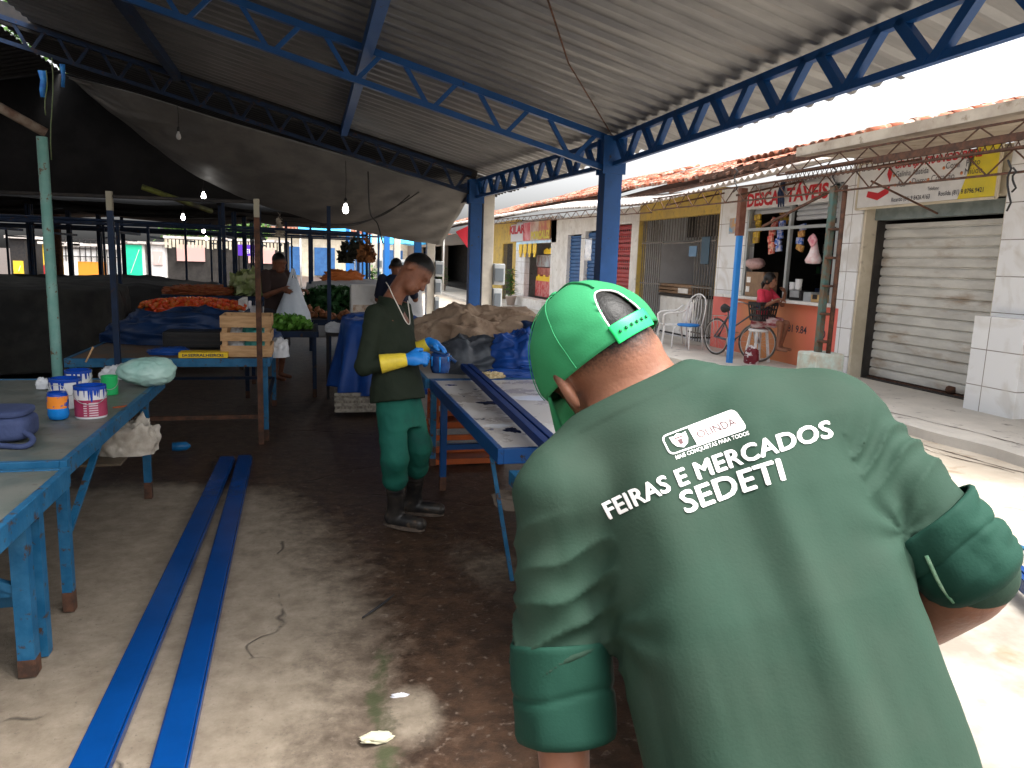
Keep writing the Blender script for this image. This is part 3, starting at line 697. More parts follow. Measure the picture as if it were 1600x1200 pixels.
# ================================================================== shop row (front plane x = 7.8)
FX = 7.8
def fy(px, py=400): return onx(px, py, FX)[1]
Rr, Up = (0, -1, 0), (0, 0, 1)
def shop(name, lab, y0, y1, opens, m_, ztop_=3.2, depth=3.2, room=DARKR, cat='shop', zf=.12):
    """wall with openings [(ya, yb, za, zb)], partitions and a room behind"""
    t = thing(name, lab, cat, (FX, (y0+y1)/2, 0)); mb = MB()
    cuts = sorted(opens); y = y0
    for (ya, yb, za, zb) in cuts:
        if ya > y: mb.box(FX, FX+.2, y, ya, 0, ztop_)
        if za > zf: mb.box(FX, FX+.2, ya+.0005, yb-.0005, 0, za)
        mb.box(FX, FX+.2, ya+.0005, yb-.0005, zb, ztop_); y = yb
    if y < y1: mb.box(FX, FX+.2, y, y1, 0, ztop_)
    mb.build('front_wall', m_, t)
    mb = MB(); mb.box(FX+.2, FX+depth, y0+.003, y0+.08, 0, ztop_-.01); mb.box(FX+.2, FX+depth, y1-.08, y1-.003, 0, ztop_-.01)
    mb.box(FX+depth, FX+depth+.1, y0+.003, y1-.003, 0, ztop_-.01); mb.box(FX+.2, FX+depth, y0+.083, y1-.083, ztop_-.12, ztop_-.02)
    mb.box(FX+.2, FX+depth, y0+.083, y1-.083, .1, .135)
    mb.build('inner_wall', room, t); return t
def shutter_mesh(y0, y1, z0, z1, x, pitch=.105, dep=.03):
    mb = MB(); G = []
    n = int((z1-z0)/pitch)
    for k in range(n+1):
        for (t_, d_) in ((0, dep), (.12, .002), (.5, 0), (.82, .006), (.97, dep)):
            z = z0+(k+t_)*pitch
            if z <= z1: G.append([[x+d_, yy, z] for yy in (y0, (y0+y1)/2, y1)])
    mb.grid(np.array(G), False); return mb
SHUT = mat('stained white steel slats', (.62, .61, .57), (.5, .49, .46), 3, rough=.45, bump=.1, c3=(.3, .22, .15), s3=2.6, lo3=.54, hi3=.74, stretch=(1, .5, 1.6))
SHUTB = mat('blue steel slats', (.03, .1, .26), (.04, .13, .32), 3, rough=.5, c3=(.1, .1, .12), s3=9, lo3=.62, hi3=.7)
SHUTR = mat('red steel slats', (.40, .05, .05), (.34, .05, .05), 3, rough=.5, c3=(.2, .1, .1), s3=9, lo3=.6, hi3=.7)
def pillar(y0, y1, x0, z1, lab, m_=TILE, base=None):
    t = thing('tiled_pillar' if m_ is TILE else 'pillar', lab, 'pillar', (x0+.1, (y0+y1)/2, 0))
    mb = MB(); mb.box(x0, FX+.21, y0, y1, .1, z1); mb.build('shaft', m_, t, bevel=.008)
    if base: mb = MB(); mb.box(base[0], x0+.05, base[1], base[2], .1, base[3]); mb.build('plinth', m_, t, bevel=.008)
# near shutter shop, right frame edge
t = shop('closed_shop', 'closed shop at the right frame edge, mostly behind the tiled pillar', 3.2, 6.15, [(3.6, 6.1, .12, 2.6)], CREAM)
shutter_mesh(3.6, 6.1, .13, 2.6, FX+.1).build('rolling_shutter', SHUT, t)
pillar(6.16, 7.02, FX-.03, 3.4, 'white tiled pillar right of the big closed shutter', base=(FX-.3, 6.32, 6.98, 1.22))
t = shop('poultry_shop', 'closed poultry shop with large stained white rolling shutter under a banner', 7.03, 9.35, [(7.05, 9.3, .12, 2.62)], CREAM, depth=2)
sh = shutter_mesh(7.05, 9.3, .15, 2.42, FX+.32, .135, .035).build('rolling_shutter', SHUT, t)
mb = MB(); mb.box(FX+.29, FX+.34, 7.05, 9.3, .123, .15); mb.lathe((FX+.31, 7.75, .19), [(.0, -.06), (.05, -.05), (.055, .05), (0, .06)], 8, (0, 1, 0)); mb.build('bottom_rail_lock', RUST, sh)
mb = MB(); mb.box(FX+.15, FX+.34, 7.05, 9.3, 2.43, 2.6); mb.build('roller_box', mat('grey green steel', (.16, .2, .2), (.22, .26, .26), 6, rough=.5), t)
mb = MB(); mb.box(FX+.004, FX+.31, 9.304, 9.348, .121, 2.6); mb.build('jamb', TILEG, t)
# banner
bn = thing('shop_banner', 'white and yellow poultry banner above the big closed shutter', 'banner', (FX-.1, 8.2, 2.6))
by0, by1, bz0, bz1 = 7.12, 9.4, 2.6, 3.2; bx = FX-.1
BW = mat('banner white', (.7, .7, .7), (.6, .6, .6), 3, rough=.5); BYEL = mat('banner yellow', (.7, .55, .03), (.6, .5, .05), 4, rough=.5)
mb = MB(); mb.box(bx, bx+.015, by0+.42, by1, bz0, bz1); mb.build('cloth', BW, bn)
mb = MB(); mb.add([(bx-.001, by0, bz0), (bx-.001, by0+.52, bz0), (bx-.001, by0+.3, bz1), (bx-.001, by0, bz1), (bx+.016, by0, bz0), (bx+.016, by0+.52, bz0), (bx+.016, by0+.3, bz1), (bx+.016, by0, bz1)],
      [(0, 1, 2, 3), (7, 6, 5, 4), (0, 4, 5, 1), (1, 5, 6, 2), (2, 6, 7, 3), (3, 7, 4, 0)]); mb.build('yellow_corner', BYEL, bn)
mb = MB()
for a0, a1 in (((by0-.02, bz0-.02), (by1+.02, bz0-.02)), ((by0-.02, bz1+.02), (by1+.02, bz1+.02)), ((by1+.02, bz0-.03), (by1+.02, bz1+.03)), ((by0-.02, bz0-.03), (by0-.02, bz1+.03))):
    mb.bar((bx+.01, a0[0], a0[1]), (bx+.01, a1[0], a1[1]), .03)
mb.build('frame', CREAM, bn)
REDT = mat('red lettering', (.5, .02, .03), rough=.6); BLKT = mat('dark lettering', (.04, .04, .06), rough=.6); ORT = mat('orange bullet', (.7, .25, .1), rough=.6)
mb = MB(); writing(mb, 'GRANJA/FRANGO REAL', (bx, 8.05, 3.08), Rr, Up, .13, .004, width=1.38, off=.004, slant=.2); mb.build('heading', REDT, bn)
mb = MB()
writing(mb, 'Galinha Abatida', (bx, 8.42, 2.965), Rr, Up, .11, .0, width=.56, off=.004); writing(mb, 'Coxa   Peito', (bx, 7.62, 2.985), Rr, Up, .11, 0, width=.5, off=.004)
writing(mb, 'Asa', (bx, 8.58, 2.83), Rr, Up, .11, 0, off=.004, width=.15); writing(mb, 'Dorso', (bx, 8.27, 2.845), Rr, Up, .11, 0, off=.004, width=.25)
writing(mb, 'Coração', (bx, 7.9, 2.855), Rr, Up, .11, 0, off=.004, width=.36); writing(mb, 'Miúdo', (bx, 7.45, 2.885), Rr, Up, .11, 0, off=.004, width=.25)
writing(mb, 'Telefone', (bx, 8.03, 2.74), Rr, Up, .07, 0, off=.004, width=.18)
writing(mb, 'Ricardo (81) 9 8426.4163', (bx, 8.4, 2.64), Rr, Up, .08, .001, off=.004, width=.66); writing(mb, 'Rosilda (81) 9 8796.9421', (bx, 7.6, 2.66), Rr, Up, .08, .001, off=.004, width=.66)
mb.build('lettering', BLKT, bn)
mb = MB()
for yy, zz in ((8.73, 2.99), (8.69, 2.86), (8.43, 2.87), (8.13, 2.88), (7.62, 2.91), (7.9, 3.0)): mb.lathe((bx-.003, yy, zz), [(.0, 0), (.022, .001), (.0, .003)], 8, (-1, 0, 0), False)
mb.build('bullets', ORT, bn)
mb = MB()   # plain rooster-like mark and red ribbon
mb.add([(bx-.004, y_, z_) for y_, z_ in ((9.22, 2.74), (9.0, 2.68), (8.8, 2.76), (8.78, 2.86), (9.0, 2.78), (9.2, 2.82))], [(0, 5, 4, 3, 2, 1)])
mb.add([(bx-.004, y_, z_) for y_, z_ in ((8.8, 2.9), (8.76, 3.05), (8.83, 3.15), (8.86, 3.02))], [(0, 3, 2, 1)])
mb.lathe((bx-.004, 9.02, 3.12), [(.0, 0), (.035, .001), (0, .002)], 8, (-1, 0, 0), False); mb.build('rooster_mark', REDT, bn)
pillar(9.355, 9.665, FX-.02, 3.4, 'white tiled pillar between the snack stall and the big closed shutter')
# snack stall
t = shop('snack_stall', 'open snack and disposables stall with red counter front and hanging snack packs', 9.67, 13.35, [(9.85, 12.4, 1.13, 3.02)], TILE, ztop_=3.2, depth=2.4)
def front_mat():
    m = bpy.data.materials.new('red to ochre painted wall'); m.use_nodes = True; nt = m.node_tree; N = nt.nodes; L = nt.links
    ge = N.new('ShaderNodeNewGeometry'); sp = N.new('ShaderNodeSeparateXYZ'); L.new(ge.outputs['Position'], sp.inputs[0])
    no = N.new('ShaderNodeTexNoise'); no.inputs['Scale'].default_value = 2.5; L.new(ge.outputs['Position'], no.inputs['Vector'])
    a = N.new('ShaderNodeMath'); a.operation = 'MULTIPLY_ADD'; a.inputs[1].default_value = .5; L.new(no.outputs['Fac'], a.inputs[0]); L.new(sp.outputs[1], a.inputs[2])
    r = N.new('ShaderNodeValToRGB'); mr = N.new('ShaderNodeMapRange'); mr.inputs[1].default_value = 9.8; mr.inputs[2].default_value = 13.7
    L.new(a.outputs[0], mr.inputs[0]); L.new(mr.outputs[0], r.inputs[0])
    e = r.color_ramp.elements; e[0].color = (.75, .15, .12, 1); e[0].position = .05; e[1].color = (.74, .16, .13, 1); e[1].position = .85
    for p_, c_ in ((.3, (.62, .2, .09, 1)), (.55, (.62, .27, .09, 1)), (.7, (.58, .2, .1, 1))): q = e.new(p_); q.color = c_
    L.new(r.outputs[0], N['Principled BSDF'].inputs['Base Color']); N['Principled BSDF'].inputs['Roughness'].default_value = .6; return m
FM = front_mat()
mb = MB(); mb.box(FX-.012, FX-.001, 9.67, 13.35, .12, 1.12); p_ = mb.build('painted_front', FM, t)
mb = MB(); writing(mb, '81 9.84', (FX-.012, 10.62, .66), Rr, Up, .17, .003, off=.003, width=.5); writing(mb, '-40', (FX-.012, 10.02, .64), Rr, Up, .17, .003, off=.003, width=.22)
mb.lathe((FX-.014, 10.97, .71), [(.055, 0), (.07, .0), (.07, .003), (.055, .003), (.055, 0)], 16, (-1, 0, 0), False); mb.build('phone_number', BLKT, p_)
mb = MB(); mb.box(FX-.16, FX+.22, 9.75, 13.0, 1.135, 1.185); mb.build('counter_slab', WHITEP, t, bevel=.005)
FRM = mat('grey aluminium frame', (.4, .42, .42), rough=.4, metal=.5)
mb = MB()
for yy in (9.9, 11.1, 12.35): mb.box(FX+.0, FX+.06, yy-.03, yy+.03, 1.19, 3.0)
mb.box(FX+.001, FX+.059, 9.93, 12.32, 2.36, 2.41); mb.build('window_frame', FRM, t)
shutter_mesh(11.13, 12.32, 2.66, 3.0, FX+.1, .08).build('half_shutter', mat('pale steel slats', (.45, .47, .5), rough=.5), t)
shutter_mesh(9.93, 11.07, 2.5, 3.0, FX+.1, .08).build('half_shutter', MATS['pale steel slats'], t)
sg = thing('shop_sign', 'long white DESCARTÁVEIS sign with red letters over the snack stall', 'sign', (FX-.1, 11.1, 2.72))
mb = MB(); mb.box(FX-.1, FX-.06, 9.95, 12.35, 2.74, 3.06); mb.build('board', BW, sg)
mb = MB(); writing(mb, 'DESCA', (FX-.1, 12.28, 2.79), Rr, Up, .31, .012, 'LEFT', width=.95, off=.004); writing(mb, 'R', (FX-.1, 11.28, 2.8), Rr, Up, .16, .006, 'LEFT', off=.004)
writing(mb, 'TÁVEIS', (FX-.1, 11.1, 2.8), Rr, Up, .31, .012, 'LEFT', width=1.05, off=.004); mb.build('lettering', REDT, sg)
mb = MB(); 
for q in range(3): mb.tube([(FX-.16, 11.12+.03*q, 3.12), (FX-.17, 11.14+.04*q, 2.95), (FX-.15, 11.1+.07*q, 2.72)], [.02, .03, .012], 6)
tag(mb.build('rag', TARPN), 'dark blue rag knotted over the DESCARTÁVEIS sign', 'rag')
mb = MB(); mb.box(FX-.006, FX-.002, 12.62, 12.98, 2.33, 2.62)
pz = mb.build('poster', mat('poster paper', (.6, .35, .15), (.2, .4, .6), 9, rough=.6)); tag(pz, 'small colourful poster on the tiled column left of the snack stall', 'poster')
# back shelf of the stall with goods
sh_ = thing('shelf_unit', 'dark shelf of small goods at the back of the snack stall', 'shelf', (FX+2, 11, 0))
mb = MB()
for z in (1.2, 1.6, 2.0, 2.4): mb.box(FX+1.9, FX+2.3, 9.9, 12.9, z, z+.03)
mb.build('board', DARKI, sh_)
rs_ = np.random.RandomState(2); pal = [mat('pack %d' % i, c, rough=.5) for i, c in enumerate(((.25, .2, .1), (.08, .12, .25), (.3, .05, .04), (.3, .3, .28), (.05, .15, .07)))]
mb = MB()
for z in (1.235, 1.635, 2.035):
    y = 9.95
    while y < 12.8:
        w_ = rs_.uniform(.06, .16); mb.m = rs_.randint(5); mb.box(FX+1.95, FX+2.15, y, y+w_-.01, z, z+rs_.uniform(.1, .26)); y += w_+rs_.choice([0, .03, .1])
mb.build('packs', pal, sh_)['kind'] = 'stuff'
# hanging snack strips
def strip_packs(px, y0, y1, cols, lab, w_=.13, X=FX+.12):
    p = onx(px, y0, X); q = onx(px+(3 if px > 1200 else 0), y1, X); n = max(3, int((p[2]-q[2])/.095))
    t = thing('snack_strip', lab, 'snack strip', p, 'snack packs hanging in the stall window'); rs_ = np.random.RandomState(px)
    for k in range(n):
        z = p[2]-(k+.5)*(p[2]-q[2])/n; mb = MB(); h_ = (p[2]-q[2])/n*.56
        cy = p[1]+rs_.uniform(-.02, .02)
        a_ = rs_.uniform(-.35, .35); ww = w_*.62*rs_.uniform(.8, 1.1); mb.obox((X+rs_.uniform(-.03, .03), cy, z), (1, 0, 0), (0, math.cos(a_), math.sin(a_)), (0, -math.sin(a_), math.cos(a_)), .018, ww, h_*.85); mb.ell((X-.012, cy, z), (.03, ww*.8, h_*.7), 10, 6)
        mb.build('pack', cols[k % len(cols)], t)
PY = mat('yellow snack foil', (.7, .5, .05), (.35, .2, .05), 18, rough=.25); PR = mat('red snack foil', (.6, .06, .05), (.7, .4, .3), 16, rough=.25)
PB = mat('blue snack foil', (.03, .12, .5), (.5, .5, .6), 16, rough=.25); PO = mat('ochre snack foil', (.6, .35, .1), (.3, .12, .04), 16, rough=.25)
strip_packs(1186, 335, 380, [PY], 'yellow snack packs, leftmost strip in the stall window')
strip_packs(1209, 340, 397, [PR], 'red snack packs strip, second from the left in the stall window')
strip_packs(1222, 345, 393, [PB], 'blue snack packs strip beside the red one, left window')
strip_packs(1227, 332, 350, [PO, PY], 'ochre snack packs above the blue strip', w_=.16, X=FX+.3)
strip_packs(1255, 350, 392, [PB, PO], 'blue and ochre snack packs in the right half of the stall window')
p = onx(1272, 395, FX+.05); bb = thing('candy_bag', 'clear bag of pink candy hanging at the right of the stall window', 'bag', p+np.array([0, 0, -.18]))
CLP = mat('pinkish clear film', (.8, .55, .58), (.9, .8, .82), 10, rough=.2, bump=.3, bscale=40)
mb = MB(); mb.lathe(p, [(.02, .24), (.04, .15), (.08, 0), (.135, -.12), (.11, -.17), (0, -.18)], 16); mb.build('film', CLP, bb)
mb = MB(); mb.ell(p+np.array([-.05, 0, .2]), (.04, .09, .1), 10, 6, lambda V: 1+.3*vn(V*3, 2)); mb.build('pink_pack', mat('pink pack', (.7, .2, .28), (.8, .5, .55), 14, rough=.4), bb)
# counter goods
def cbox(nm, lab, cat, px0, px1, py0, py1, X, dx, m_, fn=None):
    a = onx(px0, py1, X); b_ = onx(px1, py1, X); c_ = onx(px0, py0, X)
    t = thing(nm, lab, cat, (X, a[1], 1.186)); mb = MB(); mb.box(X, X+dx, b_[1], a[1], 1.186, c_[2]); mb.build('body', m_, t, bevel=.01)
    if fn: fn(t, X, b_[1], a[1], 1.186, c_[2])
    return t
KRAFT = mat('brown cardboard', (.28, .18, .11), (.22, .14, .09), 8, rough=.8)
cbox('cardboard_box', 'brown cardboard box on the left end of the snack counter', 'box', 1163, 1190, 424, 462, FX-.1, .3, KRAFT,
     lambda t, X, a, b, z0, z1: (lambda mb: (mb.box(X-.004, X-.0005, b-.16, b-.04, z0+.25, z0+.35), mb.box(X-.004, X-.0005, b-.14, b-.03, z0+.08, z0+.18), mb.build('paper_label', WHITEP, t)))(MB()))
p = onx(1180, 414, FX); mb = MB(); mb.ell(p+np.array([0, 0, .02]), (.13, .2, .09), 14, 8, lambda V: 1+.35*ridge(V*1.7, 3)); tag(mb.build('plastic_bag', mat('dusty pink film', (.5, .32, .3), (.4, .25, .24), 8, rough=.4)), 'crumpled pinkish bag on top of the cardboard box on the counter', 'bag')
def cof(t, X, a, b, z0, z1):
    mb = MB(); mb.box(X-.02, X, a+.05, b-.05, z0+.05, z0+.16); mb.build('control_panel', GREY, t)
cbox('coffee_machine', 'black coffee machine on the snack counter under white cups', 'coffee machine', 1232, 1251, 453, 467, FX-.02, .25, DARKI, cof)
for i, px in enumerate((1238, 1247)):
    p = onx(px, 454, FX+.05); t = thing('cup_stack', 'stack of white cups on the coffee machine, %s one' % ('left, shorter' if i == 0 else 'right, taller'), 'cups', p, 'cup stacks on the coffee machine')
    mb = MB(); mb.lathe(p, [(.05, 0), (.055, .04), (.05, .045), (.057, .09), (.052, .095), (.058, .14+.05*i), (.0, .141+.05*i)], 14); mb.build('cups', WHITEPL, t)
cbox('steel_tray', 'grey steel box on the snack counter, right of the coffee machine', 'box', 1254, 1266, 456, 470, FX, .25, GREY)
cbox('wooden_holder', 'light wooden holder at the right end of the snack counter', 'holder', 1266, 1279, 460, 474, FX-.06, .2, mat('light wood', (.55, .36, .16), rough=.6),
     lambda t, X, a, b, z0, z1: (lambda mb: (mb.box(X-.01, X, a+.05, b-.05, z0+.05, z0+.12), mb.build('handle_slot', DARKI, t)))(MB()))
# barred bar
BARS = mat('rusty grey bars', (.12, .11, .1), (.2, .18, .16), 20, rough=.7)
t = shop('barred_bar', 'dim bar behind rusty upright bars under a yellow fascia', 13.36, 17.1, [(13.37, 17.09, .12, 2.75)], YELLOWW, ztop_=3.25, depth=2.6, room=ROOM)
mb = MB(); y = 13.55
while y < 17:
    if not (14.35 < y < 15.9): mb.tube([(FX+.06, y, .14), (FX+.06, y, 2.74)], .011, 6, False)
    y += .11
for z in (.3, 1.25, 2.2): mb.box(FX+.045, FX+.075, 13.52, 14.4, z, z+.03); mb.box(FX+.045, FX+.075, 15.85, 16.98, z, z+.03)
mb.box(FX+.045, FX+.075, 14.4, 15.85, 2.18, 2.21)
mb.build('bars', BARS, t)
mb = MB(); y = 13.55
while y < 17: mb.tube([(FX+.08, y, 2.25), (FX+.08, y, 2.74)], .009, 5, False); y += .13
mb.build('transom_bars', BARS, t)
mb = MB(); mb.box(FX+2.52, FX+2.58, 13.5, 16.9, 1.22, 1.27); mb.build('tile_band', CLAY, t)
mb = MB(); mb.box(FX+1.2, FX+1.25, 13.6, 16.9, 2.4, 3.0); mb.build('dark_panel', DARKR, t)
p0 = onx(1032, 500, FX+.35); p1 = onx(1088, 500, FX+.35)
fz = thing('chest_freezer', 'old white chest freezer behind the bars of the bar', 'freezer', (FX+.5, (p0[1]+p1[1])/2, .135))
mb = MB(); mb.box(FX+.3, FX+.85, p1[1], p0[1], .17, 1.0); mb.build('cabinet', WHITEP, fz, bevel=.02)
mb = MB(); mb.box(FX+.27, FX+.87, p1[1]-.03, p0[1]+.03, 1.003, 1.06); mb.build('lid', DARKI, fz, bevel=.01)
mb = MB(); mb.box(FX+.32, FX+.83, p1[1]+.04, p0[1]-.04, .136, .168); mb.build('foot_base', DARKI, fz)
cr = thing('bottle_crate', 'brown crate with a paper notice on top of the chest freezer', 'crate', (FX+.5, p1[1]+.5, 1.062))
mb = MB()
for k in range(3): mb.box(FX+.35, FX+.37, p1[1]+.3, p0[1]+.2, 1.065+k*.08, 1.12+k*.08); mb.box(FX+.75, FX+.77, p1[1]+.3, p0[1]+.2, 1.065+k*.08, 1.12+k*.08)
for yy in (p1[1]+.3, p0[1]+.2): mb.box(FX+.371, FX+.749, yy-.01, yy+.01, 1.065, 1.28)
mb.build('slats', KRAFT, cr); mb = MB(); mb.box(FX+.33, FX+.345, p1[1]+.45, p1[1]+.9, 1.09, 1.2); mb.build('paper_notice', WHITEP, cr)
for px, lab in ((1083, 'blue notice on the back wall of the bar'), (1103, 'dark blue notice taped to the bars of the bar')):
    q = onx(px, 400, FX+(.05 if px > 1090 else .04)); mb = MB(); z_ = 1.9 if px < 1090 else 1.75
    mb.box(FX+.02, FX+.035, q[1]-.16, q[1]+.16, z_, z_+(.22 if px < 1090 else .55)); tag(mb.build('notice', mat('notice blue %d' % px, (.12, .22, .35) if px < 1090 else (.04, .08, .12), rough=.5)), lab, 'notice')
pillar(17.1, 17.5, FX-.02, 3.1, 'narrow white pillar between the barred bar and the red shutter', WHITEP)
# shutters
t = shop('shuttered_shop', 'closed shop with a perforated red shutter beside the barred bar', 17.5, 19.1, [(17.52, 18.75, .12, 2.72)], WHITEP, ztop_=3.1, depth=1.5)
s1 = shutter_mesh(17.52, 18.75, .15, 2.72, FX+.1, .11).build('rolling_shutter', SHUTR, t)
mb = MB()
for k in range(7):
    for j in range(9): mb.lathe((FX+.098, 17.64+j*.125, 1.62+k*.16-.02), [(0, 0), (.028, .001), (0, .004)], 8, (-1, 0, 0), False)
mb.build('vent_holes', DARKI, s1)
t = shop('shuttered_shop', 'white walled shop with two blue rolling shutters behind the shelter column', 19.1, 24.0, [(fy(948), fy(913), .12, 2.62), (fy(907), fy(886), .12, 2.55)], WHITEP, ztop_=3.1, depth=1.5)
shutter_mesh(fy(948), fy(913), .15, 2.62, FX+.1, .11).build('rolling_shutter', SHUTB, t)
shutter_mesh(fy(907), fy(886), .15, 2.55, FX+.1, .11).build('rolling_shutter', SHUTB, t)
for i, (px, w_, h_) in enumerate(((919, .33, .55), (934, .2, .5), (944, .22, .45))):
    q = onx(px, 385, FX-1.0); mb = MB(); mb.grid(np.array([[[FX-1.0+.02*math.sin(a*3+b), q[1]+w_*1.4*(b/4-.5), q[2]+.2-h_*a/5] for b in range(5)] for a in range(6)]))
    o = mb.build('paper_sheet', mat('hung paper', (.8, .8, .82), (.55, .58, .65), 8, rough=.7)); sm = o.modifiers.new('t', 'SOLIDIFY'); sm.thickness = .003
    tag(o, ['left and longest', 'middle', 'right and partly hidden'][i]+' of the white papers pinned on a string before the blue shutters', 'paper', 'papers on the string')
mb = MB(); mb.tube([onx(905, 372, FX-1.0), onx(930, 374, FX-1.0), onx(960, 369, FX-1.0)], .008, 5); tag(mb.build('string', DARKI), 'string carrying the white papers before the blue shutters', 'string')
# butcher
y0, y1 = 24.0, fy(806)
t = shop('butcher_shop', 'bright open butcher shop with meat display and red signs', y0, y1, [(fy(868), fy(820), .4, 2.35)], TILE, ztop_=3.2, depth=3, room=WHITEP)
mb = MB(); mb.box(FX-.5, FX-.005, fy(872), fy(812), .121, .42); mb.build('step', WHITEP, t)
dc = thing('meat_display', 'glass meat counter with red front and yellow price tags in the butcher shop', 'display case', (FX+.7, (y0+y1)/2, .14))
mb = MB(); mb.box(FX+.4, FX+1.2, fy(866), fy(822), .45, 1.05); mb.build('red_front', mat('red butcher front', (.6, .03, .04), (.7, .3, .28), 7, rough=.4), dc)
mb = MB(); mb.box(FX+.45, FX+1.1, fy(866)+.05, fy(822)-.05, 1.06, 1.5); mb.build('meat', mat('meat', (.32, .05, .04), (.5, .2, .16), 5, rough=.4), dc)
mb = MB(); mb.box(FX+.4, FX+1.15, fy(866)+.03, fy(822)-.03, 1.53, 1.95); mb.build('glass_top', mat('case glass', (.45, .5, .5), (.3, .2, .2), 3, rough=.1), dc)
mb = MB()
for k in range(14):
    yy = fy(866)+.15+k*(fy(822)-fy(866)-.3)/14; mb.box(FX+.37, FX+.395, yy, yy+.2, 1.02, 1.18+.06*(k % 3 == 0)); 
    if k < 9: mb.box(FX+.3, FX+.33, yy, yy+.22, 1.98, 2.14+.05*(k % 2))
mb.build('price_tags', mat('yellow tags', (.9, .6, .03), rough=.5), dc)
for k in range(4):
    yy = fy(838)-.1+k*.62; mb = MB(); mb.box(FX-.05, FX-.03, yy, yy+.42, 2.0, 2.34); mb.box(FX-.052, FX-.028, yy+.1, yy+.3, 1.86, 1.999)
    tag(mb.build('hanging_tag', MATS['yellow tags']), 'yellow price tag hung at the top of the butcher opening, number %s from the right' % ['first', 'second', 'third', 'fourth'][k], 'price tag', 'yellow tags over the butcher opening')
sg = thing('butcher_sign', 'butcher sign with red panels and pork pictures above the open shop', 'sign', (FX-.1, fy(831), 2.4))
ys_ = [fy(x) for x in (801, 820, 831, 844, 862)]
for i, c_ in enumerate((mat('sign pale', (.6, .6, .62), rough=.5), mat('sign red', (.55, .04, .05), (.7, .3, .3), 3, rough=.5), mat('sign meat', (.5, .25, .2), (.7, .6, .5), 2, rough=.5), mat('sign red two', (.5, .1, .06), (.6, .35, .1), 3, rough=.5))):
    mb = MB(); mb.box(FX-.1, FX-.07, ys_[i+1], ys_[i], 2.45, 3.1); mb.build('panel', c_, sg)
mb = MB(); writing(mb, 'KILAR', (FX-.1, (ys_[0]+ys_[1])/2, 2.75), Rr, Up, .42, .02, width=2.2, off=.01); mb.build('lettering', REDT, sg)
mb = MB(); writing(mb, 'PORCALIZ', (FX-.1, (ys_[3]+ys_[4])/2+.4, 2.5), Rr, Up, .35, .02, width=2.2, off=.02); mb.build('lettering', BYEL, sg)
# beyond
t = shop('yellow_shop', 'pale yellow walled shop with barred door beyond the butcher', y1, y1+8, [(y1+.5, y1+2.1, .12, 2.4), (y1+5.2, y1+7, .12, 2.4)], YELLOWW, ztop_=3.3, depth=3)
mb = MB()
for k in range(10): mb.tube([(FX+.05, y1+.55+k*.16, .14), (FX+.05, y1+.55+k*.16, 2.38)], .014, 5, False); mb.tube([(FX+.05, y1+5.25+k*.18, .14), (FX+.05, y1+5.25+k*.18, 2.38)], .014, 5, False)
mb.build('bars', BARS, t)
y2 = y1+8
shop('dark_shop', 'low dark shop fronts at the far end of the row', y2, y2+30, [(y2+1, y2+8, .12, 2.5), (y2+9, y2+18, .12, 2.5)], mat('brown plaster', (.2, .16, .13), rough=.8), ztop_=3.1, depth=3)
# roofs over the row
def wavesheet(y0, y1, x0, x1, z0f, z1f, pitch, amp, m_, nm, lab, cat, seed=0, thick=.012, nx=3):
    yy = np.arange(y0, y1, pitch/6); G = []
    for k in range(nx):
        t_ = k/(nx-1); x = x0+(x1-x0)*t_
        e = .05*vn(np.stack([np.floor(yy/.9)*2.1, yy*0, yy*0+seed], -1), seed) if k == 0 else 0
        z = np.array([z0f(v) for v in yy])*(1-t_)+np.array([z1f(v) for v in yy])*t_
        G.append(np.stack([np.full_like(yy, x)+e, yy, z+amp*np.cos(2*math.pi*yy/pitch)], -1))
    mb = MB(); mb.grid(np.array(G)[::-1]); o = mb.build(nm, m_); sm = o.modifiers.new('t', 'SOLIDIFY'); sm.thickness = thick
    tag(o, lab, cat); return o
ez = lambda y: float(np.interp(y, [9.3, 11, 14.5, 21, 30, 45], [3.12, 3.04, 2.92, 3.2, 3.3, 3.4]))
wavesheet(9.3, 45, 6.55, 7.75, ez, lambda y: ez(y)+.3, .18, .028, ASB, 'corrugated_awning', 'whitewashed corrugated awning along the front of the shop row', 'awning', 3)
def sl(x0, x1, y0, y1, z0, z1, th, m_, nm, lab):
    mb = MB(); G = np.array([(x0, y0, z0), (x1, y0, z1), (x1, y1, z1), (x0, y1, z0)]); 
    mb.add(list(G)+list(G+np.array([0, 0, th])), [(0, 1, 2, 3), (7, 6, 5, 4), (0, 4, 5, 1), (1, 5, 6, 2), (2, 6, 7, 3), (3, 7, 4, 0)]); return tag(mb.build(nm, m_), lab, 'roof')
sl(6.5, 8.2, 1.5, 9.25, 3.22, 3.3, .12, mat('stained canopy slab', (.5, .44, .36), (.36, .3, .24), 2, rough=.85, c3=(.2, .15, .1), s3=6, lo3=.58, hi3=.7), 'canopy_slab', 'beige canopy slab above the big closed shutter')
